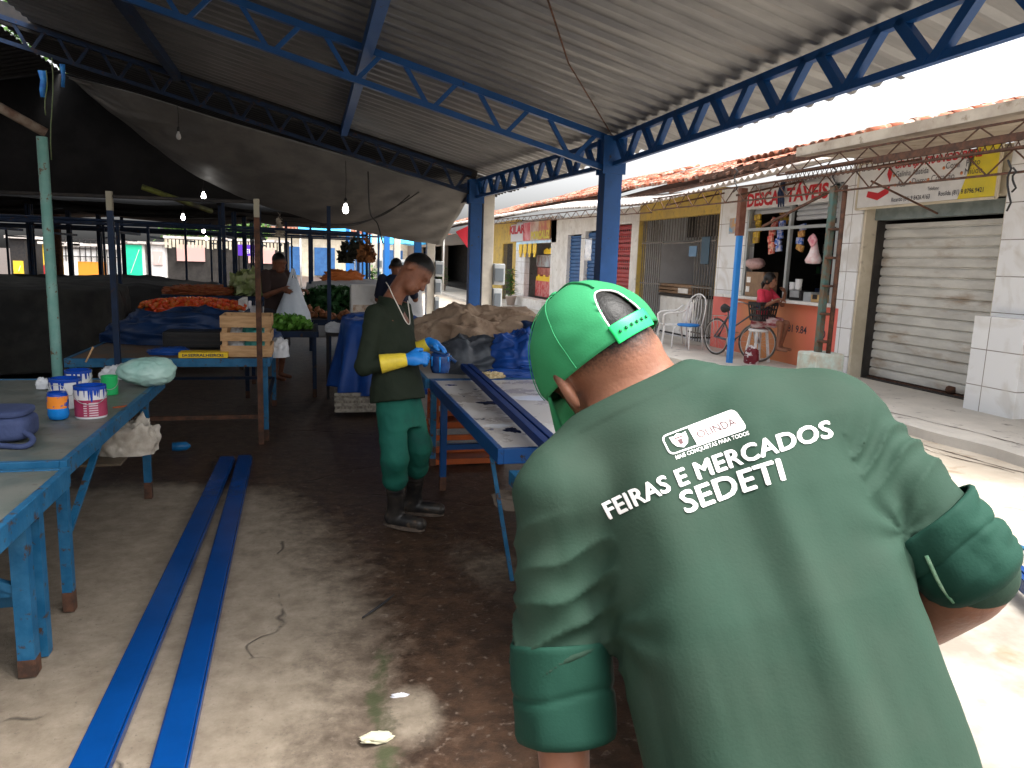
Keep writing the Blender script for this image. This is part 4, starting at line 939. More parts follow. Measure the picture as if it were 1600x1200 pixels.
def clay(y0, y1, x0, z0, x1, z1, lab, seed):
    t = thing('tile_roof', lab, 'roof', (x0, (y0+y1)/2, z0)); rs_ = np.random.RandomState(seed)
    mb = MB(); y = y0; L_ = math.hypot(x1-x0, z1-z0); d = np.array([(x1-x0)/L_, 0, (z1-z0)/L_]); up = np.array([-d[2], 0, d[0]])
    while y < y1:
        s_ = 0
        sag = .07*vn(np.array([y*.35, 1, seed]), seed)
        while s_ < min(L_, 2.6):
            c = np.array([x0, y, z0+sag])+d*(s_+rs_.uniform(-.03, .03))+up*rs_.uniform(-.008, .012); G = []
            for a_, r_ in ((0, .1), (.42, .082)):
                G.append([c+d*a_+np.array([0, 1, 0])*r_*math.cos(q)+up*r_*.8*math.sin(q) for q in np.linspace(0, math.pi, 6)])
            mb.grid(np.array(G)); s_ += .36
        y += .2+rs_.uniform(-.01, .02)
    o = mb.build('tiles', CLAY, t); sm = o.modifiers.new('t', 'SOLIDIFY'); sm.thickness = .012; sm.offset = -1
    sl_ = MB(); G = np.array([(x0+.1, y0, z0-.08), (x1, y0, z1-.08), (x1, y1, z1-.08), (x0+.1, y1, z0-.08)]); 
    sl_.add(list(G)+list(G-np.array([0, 0, .06])), [(3, 2, 1, 0), (4, 5, 6, 7), (1, 5, 4, 0), (2, 6, 5, 1), (3, 7, 6, 2), (0, 4, 7, 3)]); sl_.build('boards', RUST, t)
clay(9.2, 12.6, 7.6, 3.62, 10.5, 4.35, 'broken edge of orange clay tile roof above the snack stall', 3)
clay(12.6, 19, 7.5, 3.42, 10.5, 4.3, 'orange clay tile roof above the barred bar', 4)
clay(19, 44, 7.5, 3.55, 10.5, 4.5, 'long orange clay tile roof over the butcher and far shops', 5)
mb = MB(); rs_ = np.random.RandomState(8)
for k in range(9):
    yy = 9.8+k*.45; mb.bar((7.35, yy, 3.3+rs_.uniform(-.05, .1)), (7.7, yy+rs_.uniform(-.1, .1), 3.55), .05, .05)
mb.bar((7.5, 9.3, 3.45), (7.45, 13.6, 3.4), .06, .1); mb.bar((7.35, 9.4, 3.36), (7.3, 14.6, 3.2), .03, .03)
tag(mb.build('roof_battens', RUST), 'rotting brown battens under the clay tile edge above the snack stall', 'battens')
# rusty lattice frame in front of the shops
lt = thing('rusty_lattice', 'long rusty lattice girder running along the front of the shops', 'lattice girder', (6.45, 9, 2.7))
def lattice(y0, y1, x, zb, zt, n, zb2=None, zt2=None):
    zb2 = zb if zb2 is None else zb2; zt2 = zt if zt2 is None else zt2; mb = MB()
    mb.bar((x, y0, zb), (x, y1, zb2), .022); mb.bar((x, y0, zt), (x, y1, zt2), .022)
    for k in range(n):
        a_ = k/n; b_ = (k+.5)/n; c_ = (k+1)/n; L1 = lambda t_: (x, y0+(y1-y0)*t_, zb+(zb2-zb)*t_); L2 = lambda t_: (x+.0, y0+(y1-y0)*t_, zt+(zt2-zt)*t_)
        mb.bar(L1(a_), L2(b_), .012); mb.bar(L2(b_), L1(c_), .012)
    return mb
lattice(3.4, 13.6, 6.45, 2.62, 2.84, 19, 2.74, 2.96).build('girder', RUST, lt)
lattice(3.4, 9.6, 6.46, 2.93, 3.1, 12, 3.0, 3.17).build('girder', RUST, lt)
lattice(13.6, 27, 6.45, 2.7, 2.88, 20, 3.0, 3.15).build('girder', RUST, lt)
mb = MB()
G0 = []
for k in range(60):
    yy = 3.9+k*.09
    mb.bar((6.4, yy, 2.86), (6.4, yy+.07, 2.98), .007); mb.bar((6.4, yy+.07, 2.86), (6.4, yy, 2.98), .007)
mb.bar((6.4, 3.9, 2.86), (6.4, 9.3, 2.89), .02); mb.bar((6.4, 3.9, 2.985), (6.4, 9.3, 3.0), .03)
mb.box(6.38, 6.42, 4.5, 7.6, 2.93, 2.99)
mb.build('mesh_panel', RUST, lt)
mb = MB(); mb.bar((6.47, 8.3, 2.72), (6.5, 9.9, 2.3), .03); mb.bar((6.47, 7.7, 2.75), (7.3, 7.5, 2.4), .02); 
mb.bar((6.45, 8.05, 2.9), (7.7, 8.3, 3.15), .03); mb.bar((6.45, 10.6, 2.8), (7.7, 10.7, 3.1), .03); mb.bar((6.45, 13, 2.8), (7.7, 13.1, 3.1), .03)
mb.build('brace', RUST, lt)
for i, (px, y0_, y1_) in enumerate(((1575, 250, 330), (1583, 262, 300), (1302, 262, 292), (1148, 262, 300))):
    mb = MB(); pts = [onx(px+3*math.sin(k*1.7)+(k % 2)*2, y0_+(y1_-y0_)*k/6, 6.4) for k in range(7)]; mb.tube(pts, .01, 5)
    tag(mb.build('hanging_wire', wire), ['long loose wire beside the right end of the poultry banner', 'short loose wire beside the right end of the poultry banner', 'short wire hanging from the girder over the teal post', 'short wire hanging from the girder over the blue pole'][i], 'wire')
# teal rusty post on concrete block
bp_ = thing('rusty_post', 'rusty teal twin pipe post standing in a pale concrete block', 'post', (6.5, 8.3, 0))
mb = MB(); mb.box(6.28, 6.72, 8.12, 8.52, 0, .62); mb.build('concrete_block', mat('teal washed concrete', (.45, .55, .52), (.4, .36, .3), 5, rough=.9, bump=.4), bp_, bevel=.03)
mb = MB(); mb.box(6.43, 6.5, 8.3, 8.38, .62, 2.75); mb.build('pipe', mat('teal rusty paint', (.06, .13, .12), (.13, .08, .05), 8, rough=.7), bp_)
mb = MB(); mb.tube([(6.5, 8.18, .62), (6.52, 8.2, 1.5), (6.47, 8.14, 2.74)], .03, 8); mb.build('pipe', RUST, bp_)
mb = MB()
for k in range(5): mb.lathe((6.47, 8.27, .75+k*.36), [(.075, 0), (.08, .015), (.075, .03)], 8)
mb.build('wire_tie', RUST, bp_)
# blue pole
pp = onx(1153, 400, 6.75); bl = thing('blue_pole', 'slim pole with bright blue lower part and rusty top before the snack stall', 'pole', (pp[0], pp[1], .12))
mb = MB(); mb.box(pp[0]-.04, pp[0]+.04, pp[1]-.04, pp[1]+.04, .12, 2.2); mb.build('lower_pole', mat('bright blue paint', (.02, .2, .62), (.03, .22, .6), 4, rough=.5), bl)
mb = MB(); mb.box(pp[0]-.06, pp[0]+.05, pp[1]-.055, pp[1]+.05, 2.2, 2.95); mb.build('upper_pole', mat('brown rusty paint', (.13, .05, .035), (.2, .09, .06), 6, rough=.7), bl)
# chairs
def armchair(p, rz):
    t = thing('plastic_armchair', 'white plastic armchair beside the freezer in front of the barred bar', 'chair', (0, 0, 0))
    mb = MB(); G = [[[x, y, .42+.015*math.cos(x*6)-.02*(y+.22)] for x in np.linspace(-.24, .24, 9)] for y in np.linspace(-.22, .24, 7)]; mb.grid(np.array(G)); s_ = mb.build('seat', WHITEPL, t); q = s_.modifiers.new('t', 'SOLIDIFY'); q.thickness = .012
    for sx in (-1, 1):
        for y0_, y1_ in ((.22, .27), (-.2, -.28)):
            mb = MB(); mb.bar((sx*.22, y0_, .42), (sx*.27, y1_, 0), .045, .03); mb.build('leg', WHITEPL, t)
        mb = MB(); mb.tube(catmull([(sx*.24, .24, .42), (sx*.28, .26, .6), (sx*.29, .12, .66), (sx*.28, -.1, .68), (sx*.25, -.24, .8)], 14), .02, 6); mb.build('arm', WHITEPL, t)
    mb = MB()
    for k in range(7): x = -.18+k*.06; mb.bar((x, -.22, .42), (x*1.1, -.3, .84-.25*x*x), .028, .012)
    mb.tube(catmull([(-.24, -.23, .45), (-.25, -.28, .7), (-.17, -.31, .84), (0, -.32, .87), (.17, -.31, .84), (.25, -.28, .7), (.24, -.23, .45)], 24), .018, 6); mb.build('backrest', WHITEPL, t)
    t.location = tuple(p); t.rotation_euler = (0, 0, rz); return t
def metalchair(p, rz):
    t = thing('metal_chair', 'white metal chair with tall looped back and blue seat', 'chair', (0, 0, 0)); W = WHITEPL
    mb = MB(); mb.lathe((0, 0, .44), [(.0, 0), (.2, 0), (.22, .02), (.2, .045), (0, .05)], 20); mb.build('seat', mat('blue seat vinyl', (.02, .2, .6), rough=.4), t)
    for sx in (-1, 1):
        mb = MB(); mb.tube(catmull([(sx*.17, .16, .43), (sx*.19, .2, .35), (sx*.2, .22, 0)], 8), .013, 6); mb.build('leg', W, t)
        mb = MB(); mb.tube([(sx*.17, -.17, .45), (sx*.2, -.24, 0)], .013, 6); mb.build('leg', W, t)
    mb = MB(); mb.tube(catmull([(-.17, -.17, .43), (-.21, -.2, .7), (-.17, -.25, .95), (0, -.28, 1.05), (.17, -.25, .95), (.21, -.2, .7), (.17, -.17, .43)], 30), .013, 6)
    for x in (-.09, -.03, .03, .09): mb.tube(catmull([(x*.6, -.18, .46), (x*1.3, -.22, .72), (x*.4, -.27, 1.03)], 12), .006, 5)
    mb.build('backrest', W, t); t.location = tuple(p); t.rotation_euler = (0, 0, rz); return t
armchair((7.05, 13.55, .12), rad(75)); metalchair((6.98, 12.8, .12), rad(115))
# bicycle
def bicycle(pr, pf):
    pr, pf = np.array(pr), np.array(pf); d = nrm(pf-pr); u = np.array([0, 0, 1.]); s_ = np.cross(d, u); R_ = .33
    t = thing('bicycle', 'old bicycle with black front basket parked by the red stall counter', 'bicycle', (pr+pf)/2)
    L_ = np.linalg.norm(pf-pr); P = lambda a, z, o=0: pr+d*a+u*z+s_*o
    BK = mat('bicycle black', (.02, .02, .022), rough=.4); CH = mat('bicycle chrome', (.5, .5, .5), rough=.3, metal=.8); TY = mat('tyre rubber', (.045, .042, .04), (.12, .11, .1), 8, rough=.8)
    for nm_, c_, ax in (('wheel', P(0, R_), s_), ('wheel', P(L_, R_), nrm(s_+d*.5))):
        e = np.cross(ax, u); mb = MB(); mb.tube([c_+R_*.96*(e*math.cos(a)+u*math.sin(a)) for a in np.linspace(0, 2*math.pi, 37)], .017, 6); wh = mb.build('wheel', TY, t)
        mb = MB(); mb.tube([c_+R_*.9*(e*math.cos(a)+u*math.sin(a)) for a in np.linspace(0, 2*math.pi, 33)], .008, 5)
        for k in range(16): a = k*math.pi/8; mb.tube([c_+ax*.02*(-1)**k, c_+R_*.9*(e*math.cos(a)+u*math.sin(a))], .0018, 4)
        mb.tube([c_-ax*.04, c_+ax*.04], .02, 8); mb.build('spokes', CH, wh)
    FR = mat('bicycle frame paint', (.09, .1, .12), rough=.35); mb = MB()
    bb_, st, hd, hb = P(.42, .28), P(.28, .72), P(L_-.2, .78), P(L_-.13, .62)
    for a, b in ((bb_, P(0, R_, .05)), (bb_, P(0, R_, -.05)), (st, P(0, R_, .05)), (st, P(0, R_, -.05)), (bb_, P(.25, .82)), (bb_, hb), (P(.36, .5), hd), (hd+u*.05, hb)): mb.tube([a, b], .014, 6)
    mb.build('frame', FR, t); mb = MB(); mb.tube([hb, P(L_, R_, .05)], .012, 6); mb.tube([hb, P(L_, R_, -.05)], .012, 6); mb.build('fork', CH, t)
    mb = MB(); mb.lathe(P(.22, .85), [(0, -.13), (.05, -.12), (.085, -.06), (.05, .03), (.02, .13), (0, .14)], 10, d); mb.build('saddle', BK, t)
    mb = MB(); mb.tube(catmull([P(L_-.38, 1.0, .27), P(L_-.2, 1.0, .24), P(L_-.16, .95, .05), P(L_-.16, .95, -.05), P(L_-.2, 1.0, -.24), P(L_-.38, 1.0, -.27)], 24), .011, 6); mb.tube([hd, P(L_-.18, .95)], .012, 6); mb.build('handlebar', CH, t)
    mb = MB(); c_ = P(L_+.06, .86)
    for zz, q in ((-.14, .8), (-.06, .87), (.04, .94), (.13, 1)):
        pts = [c_+d*.14*q*i+s_*.19*q*j+u*zz for i, j in ((-1, -1), (1, -1), (1, 1), (-1, 1), (-1, -1))]
        for a, b in zip(pts[:-1], pts[1:]): mb.bar(a, b, .014, .055 if zz > .1 else .03)
    for i in np.linspace(-1, 1, 6):
        for j in (-1, 1): mb.bar(c_+d*.112*i+s_*.152*j-u*.14, c_+d*.14*i+s_*.19*j+u*.13, .012, .02)
    for j in np.linspace(-1, 1, 7):
        for i in (-1, 1): mb.bar(c_+d*.112*i+s_*.152*j-u*.14, c_+d*.14*i+s_*.19*j+u*.13, .012, .03)
    mb.obox(c_-u*.142, d, s_, u, .11, .15, .006); mb.build('basket', BK, t)
    mb = MB(); mb.bar(P(-.1, .7), P(.22, .72), .09, .012); mb.tube([P(-.08, .7, .04), P(0, R_, .05)], .006, 5); mb.tube([P(-.08, .7, -.04), P(0, R_, -.05)], .006, 5); mb.build('rear_rack', CH, t)
    mb = MB(); mb.lathe(P(.42, .28, .05), [(0, 0), (.09, 0), (.09, .008), (0, .008)], 16, s_); mb.bar(P(.42, .28, .08), P(.5, .14, .08), .02); mb.bar(P(.42, .28, -.08), P(.34, .42, -.08), .02)
    mb.obox(P(.5, .13, .12), d, s_, u, .045, .05, .012); mb.obox(P(.34, .43, -.12), d, s_, u, .045, .05, .012); mb.build('crankset', CH, t)
    mb = MB(); mb.ell(c_+u*.1, (.12, .12, .06), 10, 6, lambda V: 1+.3*vn(V*3, 4)); mb.build('blue_bag_in_basket', TARPB, t)
bicycle((7.12, 12.0, .12), (7.3, 10.98, .12))
rg = np.array([7.42, 11.05, .12])
# street posts beyond the shelter: white concrete posts with meter boxes and blue posts
def wpost(x, y, lab, boxes=3, h=2.95, s=.19):
    t = thing('concrete_post', lab, 'post', (x, y, 0), 'white posts with meter boxes along the street'); mb = MB(); mb.box(x-s/2, x+s/2, y-s/2, y+s/2, 0, h); mb.build('shaft', mat('cream concrete', (.62, .58, .5), (.5, .46, .4), 3, rough=.8), t, bevel=.01)
    for k in range(boxes):
        mb = MB(); z = 1.62-.42*k; mb.box(x+s/2+.002, x+s/2+.2-.04*k, y-.16, y+.1, z-.36, z); b_ = mb.build('meter_box', GREY, t, bevel=.015)
        mb = MB(); mb.box(x+s/2+.02, x+s/2+.17-.04*k, y-.175, y-.162, z-.3, z-.08); mb.build('cover', mat('smoky cover', (.12, .14, .16), rough=.3), b_)
    mb = MB(); mb.tube([(x+s/2+.08, y-.03, .01), (x+s/2+.08, y-.03, 1.2-.4*(boxes-2))], .02, 6); mb.build('conduit', WHITEP, t)
wpost(2.93, 12.55, 'white post with meter boxes right behind the far shelter column')
wpost(2.75, 17.6, 'second white post with meter boxes along the street')
wpost(2.55, 22.8, 'third white post with meter boxes, behind the standing worker'); wpost(2.35, 28.5, 'farthest white post with meter boxes')
for i, (x, y) in enumerate(((2.45, 17.6), (2.25, 22.8), (2.0, 28.5), (1.6, 33))):
    mb = MB(); mb.box(x-.08, x+.08, y-.08, y+.08, 0, 2.95); tag(mb.build('blue_post', mat('mid blue paint', (.02, .16, .5), rough=.5)), ['nearest blue street post behind the standing worker', 'second blue street post', 'third blue street post', 'farthest blue street post'][i], 'post', 'blue posts along the street')
# potted plants
def plant(x, y, h, lab, seed):
    t = thing('potted_plant', lab, 'plant', (x, y, .12), 'potted plants in front of the shops'); rs_ = np.random.RandomState(seed)
    mb = MB(); mb.lathe((x, y, .12), [(.13, 0), (.19, .3), (.21, .3), (.2, .34), (0, .33)], 14); mb.build('pot', mat('pale pot', (.5, .42, .38), rough=.7), t)
    mb = MB()
    for k in range(150):
        a = rs_.uniform(0, 6.28); zb = .4+rs_.uniform(0, h*.65); l = rs_.uniform(.25, .45); el = rs_.uniform(-.3, 1.0)
        o = np.array([x, y, zb]); dd = np.array([math.cos(a), math.sin(a), 0]); sd_ = np.array([-dd[1], dd[0], 0])*.035
        p1 = o+dd*l*.5*math.cos(el)+np.array([0, 0, l*.5*math.sin(el)]); p2 = p1+dd*l*.5+np.array([0, 0, -l*.12])
        mb.add([o, p1-sd_, p2, p1+sd_], [(0, 1, 2, 3)])
    mb.build('foliage', mat('plant leaves', (.04, .13, .02), (.1, .22, .05), 8, rough=.45), t); mb = MB(); mb.tube([(x, y, .4), (x+.02, y, .4+h*.7)], .02, 6); mb.build('stem', KRAFT, t)
q = onx(798, 470, 7.0); plant(7.0, q[1], 1.45, 'tall potted plant by the barred door left of the butcher', 3)
q = onx(709, 460, 6.6); plant(6.6, 38, 1.3, 'potted plant far down the street left of the blue column', 5)
q = onx(617, 405, 2.2); plant(1.9, 24, 1.35, 'bushy potted plant between the blue posts, left of the worker head', 6)
# far street end
CY = mat('cyan awning cloth', (.04, .35, .65), (.06, .45, .75), 3, rough=.6)
for i, (x0, x1, y0, z0) in enumerate(((2.6, 6.8, 44, 2.55), (3.2, 6.4, 36, 2.75), (-.5, 2.0, 38, 2.8))):
    t = thing('street_canopy', ['wide cyan canopy at the end of the street', 'nearer cyan canopy over the street', 'cyan canopy behind the worker head'][i], 'canopy', ((x0+x1)/2, y0+1.5, 0)); mb = MB()
    mb.grid(np.array([[[x0+(x1-x0)*u, y0+3*v, z0+.5*(1-abs(2*v-1))-.1*math.sin(u*3.14*3)**2] for u in np.linspace(0, 1, 13)] for v in (0, .25, .5, .75, 1)])); c_ = mb.build('cloth', CY, t); sm = c_.modifiers.new('t', 'SOLIDIFY'); sm.thickness = .01
    for xx in (x0+.1, x1-.1):
        for yy in (y0+.1, y0+2.9): mb = MB(); mb.tube([(xx, yy, 0), (xx, yy, z0)], .04, 6); mb.build('pole', WHITEP, t)
mb = MB(); a, b, c_ = ony(712, 362, 15.5), ony(738, 350, 15.5), ony(734, 392, 15.5)
mb.add([a, b, c_, a+np.array([0, .01, 0]), b+np.array([0, .01, 0]), c_+np.array([0, .01, 0])], [(0, 2, 1), (3, 4, 5), (0, 1, 4, 3), (1, 2, 5, 4), (2, 0, 3, 5)]); tag(mb.build('red_pennant', mat('red cloth', (.6, .03, .05), rough=.7)), 'red triangular cloth hanging beside the far shelter column', 'cloth')
t = thing('street_house', 'low pale building closing the far end of the street', 'building', (3, 62, 0))
mb = MB(); mb.box(-6, 14, 62, 66, 0, 3.4); mb.build('wall', CREAM, t); mb = MB(); mb.box(-6.3, 14.3, 61.6, 66.5, 3.41, 3.8); mb.build('roof', CLAY, t)
for k in range(7): mb = MB(); mb.box(-5+k*2.7, -3.4+k*2.7, 61.9, 61.99, .1, 2.3); mb.build('door', SHUTB, t)
# ================================================================== stall tables
def table(nm, lab, x0, x1, y0, y1, z, legs, rimm, topm, th=.07, skew=0, shelf=None, brace=True, group=None, legw=.045):
    t = thing(nm, lab, 'table', ((x0+x1)/2, (y0+y1)/2, 0), group)
    mb = MB(); mb.box(x0+.032, x1-.032, y0+.032, y1-.032, z-.03, z-.006); mb.build('table_top', topm, t)
    mb = MB(); mb.box(x0, x0+.03, y0, y1, z-th, z); mb.box(x1-.03, x1, y0, y1, z-th, z); mb.box(x0+.0305, x1-.0305, y0, y0+.03, z-th, z-.001); mb.box(x0+.0305, x1-.0305, y1-.03, y1, z-th, z-.001)
    mb.build('rim', rimm, t, bevel=.003)
    for (lx, ly) in legs:
        mb = MB(); w_ = legw/2; mb.box(lx-w_, lx+w_, ly-w_, ly+w_, 0, z-th-.002); lg = mb.build('leg', rimm, t)
        mb = MB(); mb.box(lx-w_-.001, lx+w_+.001, ly-w_-.001, ly+w_+.001, .0, .09+.03*math.sin(lx*9+ly*7)); mb.build('rusty_foot', RUST, lg)
    return t
# left near table
lx0, lx1 = -2.3, -1.04
t1 = table('stall_table', 'worn blue stall table carrying the paint cans', lx0, -1.02, 3.5, 5.8, .74, [(-1.06, 5.28), (-1.08, 3.62), (-2.2, 5.6), (-2.2, 3.7)], BLUEW, FORMICA, .075)
mb = MB(); mb.box(-2.2, -1.06, 5.26, 5.3, .33, .37); mb.box(-2.2, -2.16, 3.7, 5.26, .33, .37); mb.build('crossbar', BLUEW, t1)
mb = MB(); mb.box(-1.82, -1.1, 4.75, 5.25, .372, .385); mb.build('lower_shelf', mat('old dark board', (.07, .055, .04), (.12, .09, .06), 6, rough=.8), t1)
mb = MB(); mb.bar((-1.07, 4.25, .67), (-1.1, 3.66, .3), .03, .02); mb.build('brace', BLUEW, t1)
t0 = table('stall_table', 'worn blue stall table in the near left corner of the frame', lx0, -1.0, 1.6, 3.47, .72, [(-1.07, 3.07), (-1.07, 1.75), (-2.2, 3.2), (-2.2, 1.75)], BLUEW, FORMICA, .085, legw=.06)
mb = MB(); mb.bar((-1.07, 3.22, 0), (-1.07, 3.22, .63), .055, .055); mb.build('leg', BLUEW, t0)
mb = MB(); mb.box(-2.2, -1.1, 3.05, 3.09, .33, .38); mb.box(-2.2, -1.1, 3.16, 3.2, .24, .29); mb.build('crossbar', BLUEW, t0)
mb = MB(); mb.bar((-1.1, 3.06, .36), (-1.55, 3.02, .6), .03, .03); mb.build('brace', BLUEW, t0)
# pole behind the left table
pl = thing('tent_pole', 'pale teal pole with a sloping rusty arm behind the paint table', 'pole', (-1.83, 6.2, 0))
mb = MB(); mb.tube([(-1.83, 6.2, 0), (-1.83, 6.2, 2.42)], .036, 10); mb.build('upright', TEAL, pl)
mb = MB(); mb.tube([ony(72, 208, 6.2), ony(0, 168, 6.1), ony(-120, 110, 5.9)], .034, 8); mb.build('arm', mat('rusty pale pipe', (.2, .17, .14), (.1, .06, .045), 8, rough=.8), pl)
# rear left table with posts
t2 = table('stall_table', 'blue stall table carrying the wooden crate', -1.95, -.34, 6.78, 8.55, .75, [(-.385, 6.84), (-.385, 8.45), (-1.9, 6.84), (-1.9, 8.45)], BLUEW, mat('brown worn board', (.16, .09, .05), (.1, .09, .075), 3, rough=.6, bump=.1), .075)
mb = MB(); mb.box(-1.9, -.4, 6.83, 6.86, .2, .235); mb.build('crossbar', RUST, t2)
mb = MB(); mb.box(-1.9, -.4, 8.42, 8.46, .3, .33); mb.box(-.4, -.37, 6.9, 8.4, .3, .33); mb.build('crossbar', DKBLUE, t2)
for px, x_, lab in ((405, -.42, 'dark thin stall post in front of the wooden crate'), (172, -1.53, 'dark thin stall post right of the pale teal pole')):
    t = thing('stall_post', lab, 'post', (x_, 6.7, 0), 'posts of the stall frame'); mb = MB(); mb.box(x_-.022, x_+.022, 6.68, 6.724, .0 if px > 300 else 0, 1.95); mb.build('lower_post', DKBLUE if px < 300 else RUST, t)
    mb = MB(); mb.box(x_-.022, x_+.022, 6.68, 6.724, 1.951, 2.1); mb.build('pale_tip', mat('pale post tip', (.3, .28, .22), rough=.7), t)
mb = MB(); mb.tube([ony(-60, 298, 6.72), ony(405, 316, 6.72)], .016, 6); tag(mb.build('stall_rail', DARKI), 'thin dark rail joining the stall posts overhead', 'rail')
mb = MB(); mb.tube([ony(222, 292, 9), ony(236, 297, 9), ony(330, 330, 10)], .03, 8); tag(mb.build('bamboo_pole', mat('dull bamboo', (.12, .14, .03), (.03, .03, .02), 4, rough=.6)), 'greenish bamboo pole end poking out below the tarpaulin', 'pole')
# extra dark frame posts deeper in
rs_ = np.random.RandomState(11)
fr = [(x_, y_) for y_ in (10.2, 13.4, 17, 21, 25) for x_ in (-8.2, -5.1, -3.1, -1.6, -.6, .3)]
labs = ['left', 'mid left', 'middle', 'mid right', 'right', 'far right']; rws = ['row by the tomato stall', 'row behind the tomatoes', 'third row inside', 'fourth row inside', 'deepest row']
for k, (x_, y_) in enumerate(fr):
    if k in (2, 3, 4) : continue
    x2 = x_+rs_.uniform(-.3, .3); mb = MB(); mb.box(x2-.025, x2+.025, y_-.025, y_+.025, 0, rs_.uniform(2.0, 2.6)); mb.box(x2-.024, x2+.024, y_, y_+1.6, 1.9, 1.94)
    tag(mb.build('frame_post', DKBLUE), 'dark stall frame post, %s one of the %s' % (labs[k % 6], rws[k//6]), 'post', 'dark frame posts inside the market')
for k, (y_, z_) in enumerate(((9.8, 1.95), (13.4, 2.05), (17, 2.1))):
    mb = MB(); mb.tube([(-9, y_, z_), (-3, y_, z_+.03), (.6, y_, z_)], .018, 6); tag(mb.build('stall_rail', DKBLUE), 'dark cross rail, %s one inside the market' % ['nearest', 'middle', 'farthest'][k], 'rail', 'rails inside the market')
# ---------- crumpled cloth, tarps
def heap(nm, lab, cat, c, rx, ry, h, m_, seed, n=90, amp=.25, fr=2.2, flat=.6, rot=0, over=0, skirt=.0, top=.55, grp=None):
    """crumpled bundle: closed displaced dome resting on a surface"""
    u = np.linspace(0, 2*math.pi, n, endpoint=False); v = np.linspace(0, 1, n//2)
    U, Vv = np.meshgrid(u, v); r = np.sin(Vv*math.pi/2)**.8; zz = np.cos(Vv*math.pi/2)**flat
    D = np.stack([r*np.cos(U), r*np.sin(U), zz], -1)
    Wp = D*fr+1.1*np.stack([fbm(D*1.6, seed+30, 2), fbm(D*1.6+9, seed+31, 2), fbm(D*1.6+19, seed+32, 2)], -1)
    ra_ = (1-2*np.abs(vn(Wp*np.array([1.25, .5, 1.0]), seed))**.75)*.6+(1-2*np.abs(vn(Wp*np.array([.6, 1.6, 1.5])+5, seed+3))**.75)*.45+.28*ridge(Wp*2.2, seed+6, 2)
    k = 1+amp*ra_*(.35+.65*np.minimum(1, (zz+.15)))+amp*.35*fbm(D*fr*.6, seed+9)
    P = D*k[..., None]*np.array([rx, ry, h]); P[..., 2] = np.maximum(P[..., 2], 0)
    P[-1, :, 2] = 0
    ca, sa = math.cos(rot), math.sin(rot); x_ = P[..., 0]*ca-P[..., 1]*sa; y_ = P[..., 0]*sa+P[..., 1]*ca
    P = np.stack([x_, y_, P[..., 2]], -1)+np.array(c)
    P = np.concatenate([P, P[:, :1]], 1); mb = MB(); mb.grid(P[:, ::-1]); 
    o = mb.build(nm, m_, org=c); tag(o, lab, cat, grp); return o
def drape(nm, lab, cat, c, rx, ry, zt, zb, m_, seed, flare=.15, folds=9, amp=.05, topamp=.12, n=140, grp=None, rot=0, sq=3.0):
    u = np.linspace(0, 2*math.pi, n); rows = []
    def prof(a): return (np.abs(np.cos(a))**sq+np.abs(np.sin(a))**sq)**(-1/sq)
    for t_ in np.linspace(0.02, 1, 14):
        rr = prof(u)*t_; D = np.stack([rr*np.cos(u), rr*np.sin(u), np.full(n, seed*.37)], -1)
        z = zt*1.0-(.25*t_**3)*(zt-zb)*.3+topamp*ridge(D*2.0, seed, 3)*(1-.4*t_); rows.append(np.stack([rr*rx*np.cos(u), rr*ry*np.sin(u), z], -1))
    last = rows[-1]
    for s_ in np.linspace(.06, 1, 18):
        f = amp*s_*(np.sin(u*folds+3*vn(np.stack([u*1.5*0+np.cos(u)*2, np.sin(u)*2, u*0+seed], -1), seed))+.7*vn(np.stack([np.cos(u)*6, np.sin(u)*6, u*0+s_*1.3], -1), seed+2))
        k = 1+flare*s_+f/min(rx, ry)+.02*fbm(np.stack([np.cos(u)*9, np.sin(u)*9, u*0+s_*9], -1), seed+5)
        P = last.copy(); P[:, 0] *= k; P[:, 1] *= k; P[:, 2] = last[:, 2]+(zb-last[:, 2])*s_+ (.02*np.sin(u*5+seed) if s_ == 1 else 0); rows.append(P)
    G = np.array(rows); G[:, -1] = G[:, 0]
    ca, sa = math.cos(rot), math.sin(rot); x_ = G[..., 0]*ca-G[..., 1]*sa; y_ = G[..., 0]*sa+G[..., 1]*ca
    G = np.stack([x_+c[0], y_+c[1], G[..., 2]], -1); mb = MB(); mb.grid(G[:, ::-1]); o = mb.build(nm, m_, org=(c[0], c[1], zb)); tag(o, lab, cat, grp)
    sm = o.modifiers.new('t', 'SOLIDIFY'); sm.thickness = .004; return o
drape('covered_stall', 'stall covered by a crinkled bright blue tarp behind the standing worker', 'covered stall', (.78, 8.35), .44, .5, 1.02, .22, TARPB, 4, .22, 7, .05, .07)
mb = MB(); c_ = onz(552, 622, 0)
sty = thing('foam_crate', 'dirty white slatted crate on the floor under the blue tarped stall', 'crate', (.55, 7.85, 0))
mb = MB(); mb.box(.25, .95, 7.8, 8.2, .04, .24); mb.build('body', mat('dirty foam', (.3, .27, .22), (.15, .13, .11), 14, rough=.8, bump=.4, stretch=(3, 3, 1)), sty)
mb = MB()
for z in (.05, .11, .17, .22): mb.box(.24, .96, 7.785, 7.798, z, z+.03)
mb.build('slats', mat('dirty slats', (.36, .33, .28), (.2, .18, .15), 20, rough=.8), sty)
drape('covered_stall', 'large stall under a dusty grey tarp at the left, behind the teal pole', 'covered stall', (-4.2, 11.0), 1.75, 1.6, 1.2, .2, TARPD, 7, .05, 9, .05, .09)
drape('covered_stall', 'round topped stall under a black tarp at the far left edge', 'covered stall', (-4.1, 7.8), .95, .9, 1.05, .1, TARPK, 9, .08, 7, .05, .06)
drape('covered_stall', 'dark tarped stall between the grey tarp and the tomatoes', 'covered stall', (-3.2, 15.5), 1.5, 1.4, 1.1, .2, TARPK, 12, .05, 9, .05, .1)
